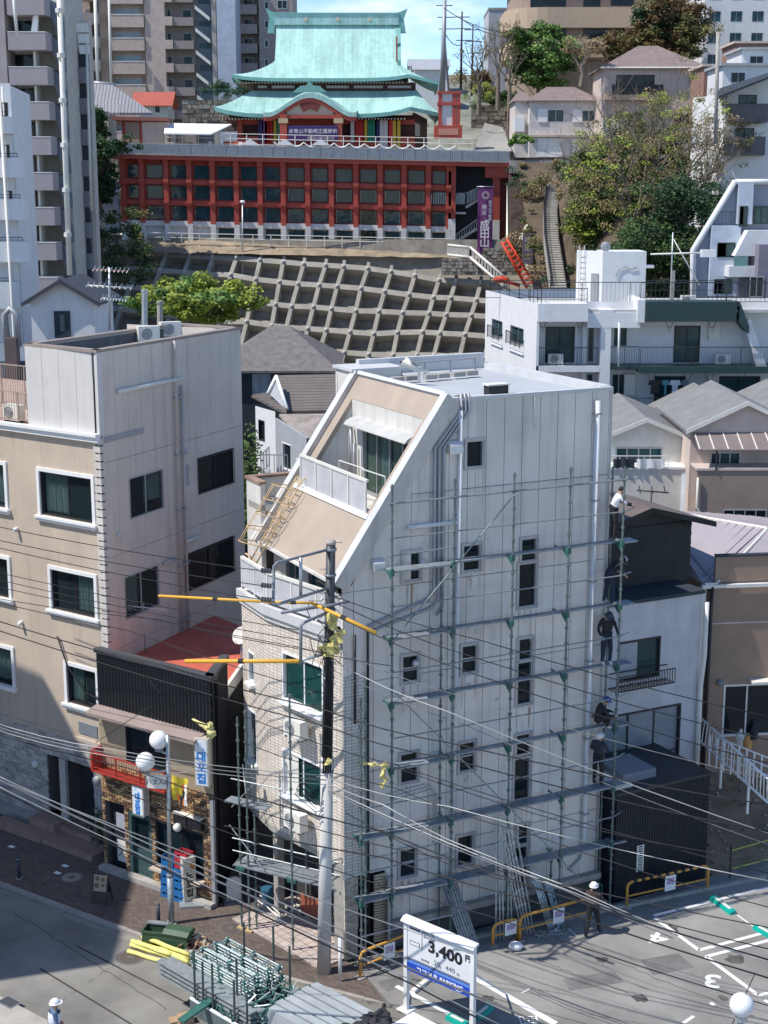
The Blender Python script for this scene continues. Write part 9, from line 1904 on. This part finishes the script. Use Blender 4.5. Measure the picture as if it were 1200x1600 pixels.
# ================================================================== lorry loaded with scaffold steel
def lorry():
 z0 = -.125; o = onz(352,1456,1.8); O = V((o.x,o.y,z0)); td = V((.72,-.69,0)).normalized(); f = Fr(O,td)      # f.ez points to the viewer
 T = thing('flatbed_lorry','white edged flatbed lorry loaded with scaffold steel at the bottom of the picture','lorry',f.pt(2.5,0,1)); BZ = .85; B0,B1,C0,C1 = .75,6.9,-.15,1.85
 MB().box(f,B0,B1,BZ - .12,BZ,C0,C1).build('bed',mat('bed_steel',(.12,.13,.13),.7,var=.3),T)
 for q in ((B0,B1,C1,C1 + .05),(B0,B1,C0 - .05,C0)): MB().box(f,q[0],q[1],BZ - .3,BZ + .12,q[2],q[3]).build('side_gate',mat('gate_paint',(.1,.13,.13),.6),T); MB().box(f,q[0],q[1],BZ + .12,BZ + .17,q[2] - .01,q[3] + .01).build('gate_edge',M_WHITE,T)
 MB().box(f,B0 - .05,B0,BZ - .3,BZ + .0,C0,C1).build('tail_gate',MATS['gate_paint'],T); MB().box(f,B0 - .06,B0 + .01,BZ + .0,BZ + .04,C0,C1).build('gate_edge',M_WHITE,T)
 MB().box(f,1.0,B1 - .2,BZ - .35,BZ - .12,.5,1.3).build('chassis',M_BLACK,T)
 for a in (1.7,6.0):
  for c in (.1,1.6):
   w = MB().tube([f.pt(a,.38,c - .12),f.pt(a,.38,c + .12)],.38,18).build('tyre',M_BLACK,T); MB().tube([f.pt(a,.38,c - .125),f.pt(a,.38,c + .125)],.2,12).build('rim',M_GALV,w)
 # cab, out of the picture at the far end
 MB().box(f,B1 + .1,B1 + 1.7,.45,2.3,C0,C1).build('cab',M_WHITE,T); MB().box(f,B1 + 1.65,B1 + 1.72,1.3,2.1,C0 + .15,C1 - .15).build('windscreen',G_DARK,T); MB().box(f,B1 + .5,B1 + 1.4,1.35,2.05,C1 - .02,C1 + .02).build('cab_window',G_DARK,T)
 for a,c,h in ((.8,.0,2.5),(.85,1.8,2.4),(1.2,1.8,2.2),(2.5,1.82,2.2),(1.9,-.1,2.75),(2.6,-.05,2.45),(1.6,1.8,2.3),(2.0,1.3,2.4),(3.0,1.82,2.0)): MB().tube([f.pt(a,BZ,c),f.pt(a,h,c)],.032,7).build('stake',mat('stake_dark',(.08,.1,.1),.5,metal=.4),T)
 # ladder-like scaffold frames, laid in layers
 M_F = mat('frame_zinc',(.42,.49,.48),.4,var=.2,metal=.55,scale=9)
 mb = MB(); F0 = Fr((0,0,0),td)
 L,Wd = 2.35,.36
 for c in (0,Wd): mb.tube([F0.pt(0,0,c),F0.pt(L,0,c)],.024,6,0)
 for a in (.1,.68,1.25,1.82,2.25): mb.tube([F0.pt(a,.012,0),F0.pt(a,.012,Wd)],.019,5,0)
 me_r = mb.mesh('rails',[M_F]); gb = MB()
 for a in (.1,1.2,2.25): gb.box(F0,a - .04,a + .04,-.03,.03,-.04,.04); gb.box(F0,a - .04,a + .04,-.03,.03,Wd - .04,Wd + .04)
 me_g = gb.mesh('couplers',[M_GRN]); rnd = random.Random(8); first = None; k = 0
 names = ('lowest','second','third','fourth','fifth','sixth','seventh','eighth','ninth','tenth','eleventh','topmost')
 for lay in range(11):
  for j in range(3):
   t = thing('scaffold_section',f'steel scaffold frame in the {names[lay]} layer of the {("far", "middle", "near")[j]} column on the lorry','scaffold section',f.pt(rnd.uniform(-.08,.1),BZ + .05 + lay * .085,-.02 + j * .42 + rnd.uniform(-.02,.02)),'scaffold frames stacked on the lorry'); part('rails',me_r,t); part('couplers',me_g,t)
 # long decks on the near side
 pl = plank_mb(F0,0,3.9,0,0,.25); me_p = pl.mesh('deck',[M_GALV]);
 for i in range(8):
  o_ = part('scaffold_deck',me_p,None); o_.location = f.pt(-.85 + rnd.uniform(-.05,.05),BZ + .1 + .065 * i,1.22 + .27 * (i % 2)); tag(o_,f'long scaffold deck on the near side of the lorry, {names[i]} from the bottom','scaffold deck','long decks on the near side of the lorry')
 # broad decks stacked on the front half
 pl = plank_mb(F0,0,2.2,0,0,.24); mb = MB();
 for x in (0,.225): mb.box(F0,-.04,0,-.05,.01,x - .01,x + .03); mb.box(F0,2.2,2.26,-.06,.01,x - .01,x + .03)
 me_p,me_h = pl.mesh('deck',[mat('deck_zinc',(.5,.54,.56),.45,var=.15,metal=.4)]),mb.mesh('hooks',[M_GRN])
 rows_ = ('nearest','second','third','fourth','fifth','farthest')
 for lay in range(12):
  for j in range(6):
   t = thing('scaffold_plank',f'grey plank on the front of the lorry, {names[lay]} layer up, {rows_[j]} from the kerb','scaffold plank',f.pt(3.45 + rnd.uniform(-.04,.05),BZ + .06 + lay * .07,-.22 + j * .3),'grey planks stacked on the lorry'); part('deck',me_p,t); part('hooks',me_h,t)
 # heap of green brackets between the stacks
 mb = MB()
 for i in range(110):
  c = f.pt(rnd.uniform(2.45,3.4),BZ + rnd.uniform(.05,.75),rnd.uniform(0,1.6)); d = V((rnd.gauss(0,1),rnd.gauss(0,1),rnd.gauss(0,.6))).normalized() * rnd.uniform(.1,.25); mb.tube([c - d,c + d],.022,5,rnd.randrange(2))
 stuff(mb.top('bracket_heap',[M_GRN,M_F],'tangled heap of green and zinc brackets between the stacks on the lorry','brackets'))
 mb = MB()
 for i in range(50):
  c = f.pt(rnd.uniform(1.0,2.6),BZ + rnd.uniform(.05,.3),rnd.uniform(1.6,1.8)); d = V((rnd.gauss(0,.6),rnd.gauss(0,.6),rnd.gauss(0,1))).normalized() * .15; mb.tube([c - d,c + d],.02,5)
 stuff(mb.top('bracket_heap',[M_GRN],'green clamps lying along the near gate of the lorry','brackets'))
 # black net bags
 for i,(a,c,r,lab) in enumerate(((5.85,-.05,.42,'black net bag at the kerb side end of the lorry'),(5.9,.7,.45,'middle black net bag on the lorry'),(6.5,.2,.42,'rear black net bag by the cab'))):
  b = MB().ball(f.pt(a,BZ + .62,c),r,22,14,sc=(1.1,1,.85)); ctr = f.pt(a,BZ + .62,c); b.v = [p + (p - ctr) * .22 * noise.noise(p * 5.5 + V((i,0,0))) * 2 for p in b.v]; b.top('net_bag',mat('black_net',(.035,.035,.04),.8,var=.6,scale=14,bump=1,bscale=25),lab,'bag','black bags on the lorry',smooth=False)
 t = MB().tube([f.pt(5.5,BZ + .5,1.9),f.pt(6.0,BZ + .75,1.7),f.pt(6.8,BZ + .8,-.1),f.pt(6.9,BZ + 1.1,-.15)],.04,7); t.top('white_pole',M_WHITE,'white bent pole lying across the bags on the lorry','pole')
 p = onz(295,1587,.9); q = onz(330,1562,1.0); fr = Fr(p,q - p); MB().box(fr,-.3,.9,0,.05,-.1,.14).top('green_plank',M_GRN,'green edged plank sticking out behind the lorry','plank')
 for u,v,lab in ((290,1597,'cardboard box on the road left of the lorry'),(276,1594,'pale wooden piece beside the cardboard box')): fr = Fr(onz(u,v,-.12),(.9,.4,0)); MB().box(fr,-.2,.2,0,.22 if u > 280 else .05,-.15,.15).top('box',mat('cardboard',(.42,.28,.18),.85),lab,'box')
lorry()
# ================================================================== people
def person(label,foot,face,joints,cols,helmet=None,S=1.0,vest=None,hair=None):
 """joints: metres in the figure's own frame, x = its right, y = forward, z = up; face = heading vector"""
 fw = V((face[0],face[1],0)).normalized(); rt = fw.cross(UP); foot = V(foot)
 J = dict(pel=(0,0,.93),waist=(0,0,1.08),chest=(0,.02,1.3),neck=(0,.02,1.46),head=(0,.04,1.56),crown=(0,.03,1.69),shR=(.19,0,1.4),elR=(.26,.02,1.12),wrR=(.24,.18,.92),shL=(-.19,0,1.4),elL=(-.26,.02,1.12),wrL=(-.24,.18,.92),
   hiR=(.1,0,.9),knR=(.12,.03,.5),anR=(.12,0,.09),toR=(.13,.17,.04),hiL=(-.1,0,.9),knL=(-.12,.03,.5),anL=(-.12,0,.09),toL=(-.13,.17,.04)); J.update(joints)
 Wp = {k: foot + rt * v[0] * S + fw * v[1] * S + UP * v[2] * S for k,v in J.items()}
 bones = [('pel','waist',1),('waist','chest',0),('chest','neck',0),('neck','head',2),('head','crown',2),('chest','shR',0),('shR','elR',0),('elR','wrR',3),('chest','shL',0),('shL','elL',0),('elL','wrL',3),('pel','hiR',1),('hiR','knR',1),('knR','anR',1),('anR','toR',4),('pel','hiL',1),('hiL','knL',1),('knL','anL',1),('anL','toL',4)]
 R = dict(pel=.14,waist=.125,chest=.15,neck=.058,head=.082,crown=.07,shR=.07,shL=.07,elR=.047,elL=.047,wrR=.034,wrL=.034,hiR=.1,hiL=.1,knR=.075,knL=.075,anR=.055,anL=.055,toR=.04,toL=.04)
 names = list(Wp); me = bpy.data.meshes.new('b'); me.from_pydata([tuple(Wp[n] - foot) for n in names],[(names.index(a),names.index(b)) for a,b,_ in bones],[]); o = bpy.data.objects.new('b',me); COL.objects.link(o)
 o.modifiers.new('s','SKIN');
 for i,n in enumerate(names): r = R[n] * S; me.skin_vertices[0].data[i].radius = (r * (1.15 if n in ('chest','pel','waist') else 1),r * (.9 if n in ('chest','waist') else 1)); me.skin_vertices[0].data[i].use_root = (n == 'pel')
 o.modifiers.new('u','SUBSURF').levels = 2; dg = bpy.context.evaluated_depsgraph_get(); m2 = bpy.data.meshes.new_from_object(o.evaluated_get(dg)); bpy.data.objects.remove(o)
 T = thing('person',label,'person',foot); ms = [mat(*c) if isinstance(c,tuple) else c for c in cols]; m2.materials.clear()
 for m in ms: m2.materials.append(m)
 seg = [(Wp[a] - foot,Wp[b] - foot,k) for a,b,k in bones]
 for p in m2.polygons:
  c = p.center; best = None
  for a,b,k in seg:
   ab = b - a; t = max(0,min(1,(c - a).dot(ab) / ab.dot(ab))); d = (c - a - ab * t).length
   if best is None or d < best[0]: best = (d,k)
  p.material_index = best[1]; p.use_smooth = True
 tex = m2.vertices
 for v in tex:                                       # cloth folds
  n_ = noise.noise(v.co * 9 + foot); v.co += v.normal * n_ * .012
 part('body',m2,T); H = Wp['head']; hd = (Wp['crown'] - Wp['head']).normalized(); up = hd; ff = (fw - up * fw.dot(up)).normalized(); sk = ms[2]; rr = ff.cross(up)
 MB().ball(H + ff * .095 * S - up * .01,.017,6,4,sc=(1,1.2,1.3)).build('nose',sk,T,smooth=True)
 for s in (-1,1): MB().ball(H + ff * .078 * S + up * .03 + rr * .032 * s,.011,6,4).build('eye',M_BLACK,T); MB().ball(H + rr * .085 * s * S,.022,6,4,sc=(.5,1,1.3)).build('ear',sk,T,smooth=True)
 MB().tube([H + ff * .083 - up * .045 - rr * .02,H + ff * .083 - up * .045 + rr * .02],.006,4).build('mouth',mat('lip',(.3,.1,.09),.6),T)
 mb = MB(); n = len(mb.v); c = H + up * .045 * S - ff * .015; mb.ball(c,.1 * S,14,9,sc=(1,1,1.0)); mb.v = [p if (p - c).dot(up) > -.01 - .05 * max(0,-(p - c).dot(ff)) * 10 else p - up * 0 - (p - c) * .25 for p in mb.v]; mb.build('hair',mat('hair_black',(.015,.012,.01),.6),T,smooth=True)
 if helmet:
  hb = MB(); c = H + up * .075 * S
  for i in range(7):
   a0 = math.pi / 2 * i / 6
  g = [[c + (rr * math.cos(k * math.pi / 10) + ff * 1.12 * math.sin(k * math.pi / 10)) * (.122 * S * math.cos(math.pi / 2 * j / 6)) + up * (.115 * S * math.sin(math.pi / 2 * j / 6)) for k in range(21)] for j in range(7)]
  hb.sheet(g); h = hb.build('helmet',helmet,T,smooth=True); bb = [[p for p in g[0]],[p + (p - c).normalized() * .02 + (ff * .04 if (p - c).dot(ff) > .08 else V()) - up * .012 for p in g[0]]]; MB().sheet(bb).build('brim',helmet,h); MB().tube([c + rr * .1 - up * .01,H - up * .1 + ff * .06,c - rr * .1 - up * .01],.006,4).build('chin_strap',M_BLACK,h)
 for s,w,e in (('R','wrR','elR'),('L','wrL','elL')):
  d = (Wp[w] - Wp[e]).normalized(); side = d.cross(fw if abs(d.dot(fw)) < .9 else UP).normalized(); nn = d.cross(side); P = Wp[w]; hm = MB(); q = P + d * .045
  hm.tube([P - d * .01,P + d * .03,P + d * .085],[.026,.038,.036],8)
  for i in range(4): b0 = P + d * .08 + side * (-.027 + .018 * i); Ln = (.07,.08,.075,.058)[i]; hm.tube([b0,b0 + d * Ln * .5 + nn * .012,b0 + d * Ln * .75 + nn * .035],[.0095,.009,.007],5)
  tb = P + d * .025 + side * -.035; hm.tube([tb,tb - side * .025 + d * .03,tb - side * .03 + d * .06 + nn * .015],[.012,.011,.008],5); hm.build('hand',ms[3] if len(ms) < 6 else ms[5],T,smooth=True)
 if vest:
  c0 = Wp['chest']; sp = (Wp['neck'] - Wp['waist']).normalized(); s2 = sp.cross(fw).normalized(); f2 = s2.cross(sp)
  g = []
  for j in range(5): t = j / 4; c = Wp['waist'].lerp(Wp['neck'],.0 + .82 * t); w_ = .165 + .03 * math.sin(t * 3); g.append([c + (s2 * math.cos(k * math.pi / 8) * w_ * 1.12 + f2 * math.sin(k * math.pi / 8) * w_ * .88) * S for k in range(17)])
  MB().sheet(g).build('vest',vest,T,smooth=True)
 MB().tube([Wp['waist'] + V((.0,0,-.05)) + (rt * math.cos(k * math.pi / 8) * .16 + fw * math.sin(k * math.pi / 8) * .14) * S for k in range(17)],.02,5).build('tool_belt',M_BLACK,T)
 return T
SKIN = ('skin',(.42,.25,.17),.6); SHW = ('shirt_white',(.62,.62,.64),.8); SHB = ('shirt_black',(.02,.02,.025),.8); NAVY_ = ('trousers_navy',(.02,.028,.055),.85); BLK = ('trousers_black',(.018,.018,.022),.85); BOOTP = ('boot_pale',(.45,.43,.38),.7); BOOTD = ('boot_dark',(.06,.05,.05),.7); BRN = ('jacket_brown',(.07,.045,.045),.85); GLV = ('glove_grey',(.35,.35,.35),.8)
HW = mat('helmet_white',(.75,.75,.76),.3,var=.03); HB = mat('helmet_blue',(.02,.08,.4),.3,var=.03); HS = mat('helmet_silver',(.3,.3,.3),.3,metal=.4); HN = mat('helmet_navy',(.03,.05,.07),.3)
ex,ez = WS.ex,WS.ez
person('man in white shirt and dark trousers on the top deck at the scaffold end',WS.pt(8.72,11.8,.5),ex * 1 + ez * .3,dict(chest=(0,.1,1.29),neck=(0,.16,1.43),head=(0,.22,1.52),crown=(0,.26,1.64),shR=(.18,.12,1.37),shL=(-.18,.12,1.37),elR=(.26,.3,1.17),wrR=(.16,.5,1.1),elL=(-.24,.28,1.15),wrL=(-.1,.48,1.12)),[SHW,BLK,SKIN,BLK,BOOTP,SKIN],None)
person('man in black with silver helmet bending forward on the second deck from the top',WS.pt(8.62,9.85,.5),ex,dict(waist=(0,.06,1.06),chest=(0,.22,1.2),neck=(0,.36,1.28),head=(0,.46,1.3),crown=(0,.57,1.36),shR=(.19,.3,1.25),shL=(-.19,.3,1.25),elR=(.24,.34,.98),wrR=(.16,.5,.86),elL=(-.24,.36,.98),wrL=(-.12,.56,.9),knR=(.16,.06,.5),knL=(-.16,.05,.5),anR=(.17,.02,.09),toR=(.18,.2,.04),anL=(-.17,-.04,.09),toL=(-.18,.14,.04)),[SHB,NAVY_,SKIN,SKIN,BOOTP],HS)
person('man in black facing the camera on the third deck holding the rail',WS.pt(8.62,7.95,.5),ez * 1 - ex * .2,dict(head=(0,.1,1.53),crown=(0,.16,1.64),elR=(.3,.0,1.14),wrR=(.27,.2,.98),elL=(-.3,0,1.14),wrL=(-.27,.2,.98)),[SHB,NAVY_,SKIN,SHB,('boot_white',(.6,.6,.58),.7),GLV],HN)
person('man in dark clothes and blue helmet sitting crouched on the fourth deck',WS.pt(8.3,6.0,.5),ex * .9 + ez * .4,dict(pel=(0,0,.22),waist=(0,.03,.38),chest=(0,.14,.58),neck=(0,.24,.72),head=(0,.3,.8),crown=(0,.36,.92),shR=(.19,.18,.66),shL=(-.19,.18,.66),elR=(.26,.36,.45),wrR=(.18,.55,.42),elL=(-.25,.36,.45),wrL=(-.15,.56,.42),hiR=(.11,.03,.22),hiL=(-.11,.03,.22),knR=(.16,.42,.42),knL=(-.16,.42,.42),anR=(.15,.32,.06),anL=(-.15,.32,.06),toR=(.16,.5,.03),toL=(-.16,.5,.03)),[SHB,BLK,SKIN,SHB,BOOTP,GLV],HB)
person('man in dark jacket and white helmet standing on the fifth deck with his back turned',WS.pt(8.45,4.05,.5),ex * .9 - ez * .5,dict(head=(0,.08,1.55),elR=(.28,.1,1.14),wrR=(.16,.34,1.06),elL=(-.28,.1,1.14),wrL=(-.16,.34,1.04)),[('jacket_navy',(.03,.035,.05),.8),BLK,SKIN,('jacket_navy',0),BOOTD,SKIN],HW)
g6 = onz(925,1462)
person('man in brown jacket and white helmet walking on the ground beside the barrier',g6,ex * .8 - ez * .7,dict(hiR=(.1,0,.9),knR=(.14,.12,.5),anR=(.16,.22,.09),toR=(.17,.4,.04),knL=(-.12,-.06,.5),anL=(-.13,-.28,.11),toL=(-.14,-.12,.04),elR=(.3,.1,1.14),wrR=(.28,.34,1.02),elL=(-.27,.05,1.12),wrL=(-.22,.25,.95)),[BRN,BLK,SKIN,SKIN,BOOTD],HW,vest=mat('vest_dark',(.05,.03,.03),.8))
person('man in dark work clothes leaning at the tail of the lorry',onz(312,1560,-.12),(.9,-.4,0),dict(waist=(0,.04,1.06),chest=(0,.16,1.25),neck=(0,.26,1.37),head=(0,.34,1.44),crown=(0,.42,1.54),shR=(.19,.2,1.33),shL=(-.19,.2,1.33),elR=(.26,.4,1.2),wrR=(.2,.6,1.25),elL=(-.26,.38,1.18),wrL=(-.16,.6,1.22),anR=(.14,-.1,.09),toR=(.15,.08,.04)),[('jacket_navy',0),BLK,SKIN,SKIN,BOOTD],None)
p8 = onz(84,1574,1.5); person('guard in white helmet and white and blue reflective vest at the bottom left',(p8.x,p8.y,-.0),(.9,.3,0),dict(elR=(.25,.05,1.12)),[('shirt_blue',(.1,.15,.25),.8),NAVY_,SKIN,('shirt_blue',0),BOOTD,SKIN],HW,vest=mat('vest_white',(.65,.68,.75),.6,var=.2,scale=12))
# ================================================================== buildings outside the picture whose shade falls into it
def neighbour(name,label,pts,z0,z1,m):
 T = thing(name,label,'building',(sum(p[0] for p in pts) / len(pts),sum(p[1] for p in pts) / len(pts),z0)); P = [V((*p,z0)) for p in pts]; MB().prism(P,(0,0,z1 - z0)).build('walls',m,T)
 for i in range(len(P)):
  f = wall(P[i],P[(i + 1) % len(P)],z0) if 1 else None; L = (P[(i + 1) % len(P)] - P[i]).length; f = Fr(P[i],P[(i + 1) % len(P)] - P[i]); n = int(L / 3)
  for k in range(n):
   for j in range(int((z1 - z0) / 3)): MB().box(f,k * 3 + .8,k * 3 + 2.2,j * 3 + 1,j * 3 + 2.4,-.02,.03).build('window',G_DARK,T)
 MB().prism([p + V((0,0,z1 - z0 + .01)) for p in P],(0,0,.3)).build('roof',M_CONC,T)
neighbour('corner_building','pale corner building across the street beyond the left edge',[(-24,34.4),(-24.3,45),(-31,50.5),(-39,44),(-32,32)],-.1,24.5,M_STUC)
neighbour('side_building','tall grey building beyond the left edge beside the slope',[(-72,142),(-55,140),(-55,194),(-72,194)],2,57,M_GREYW)
# house row across the car park, beyond the lower right edge, that its surroundings need for bounce light
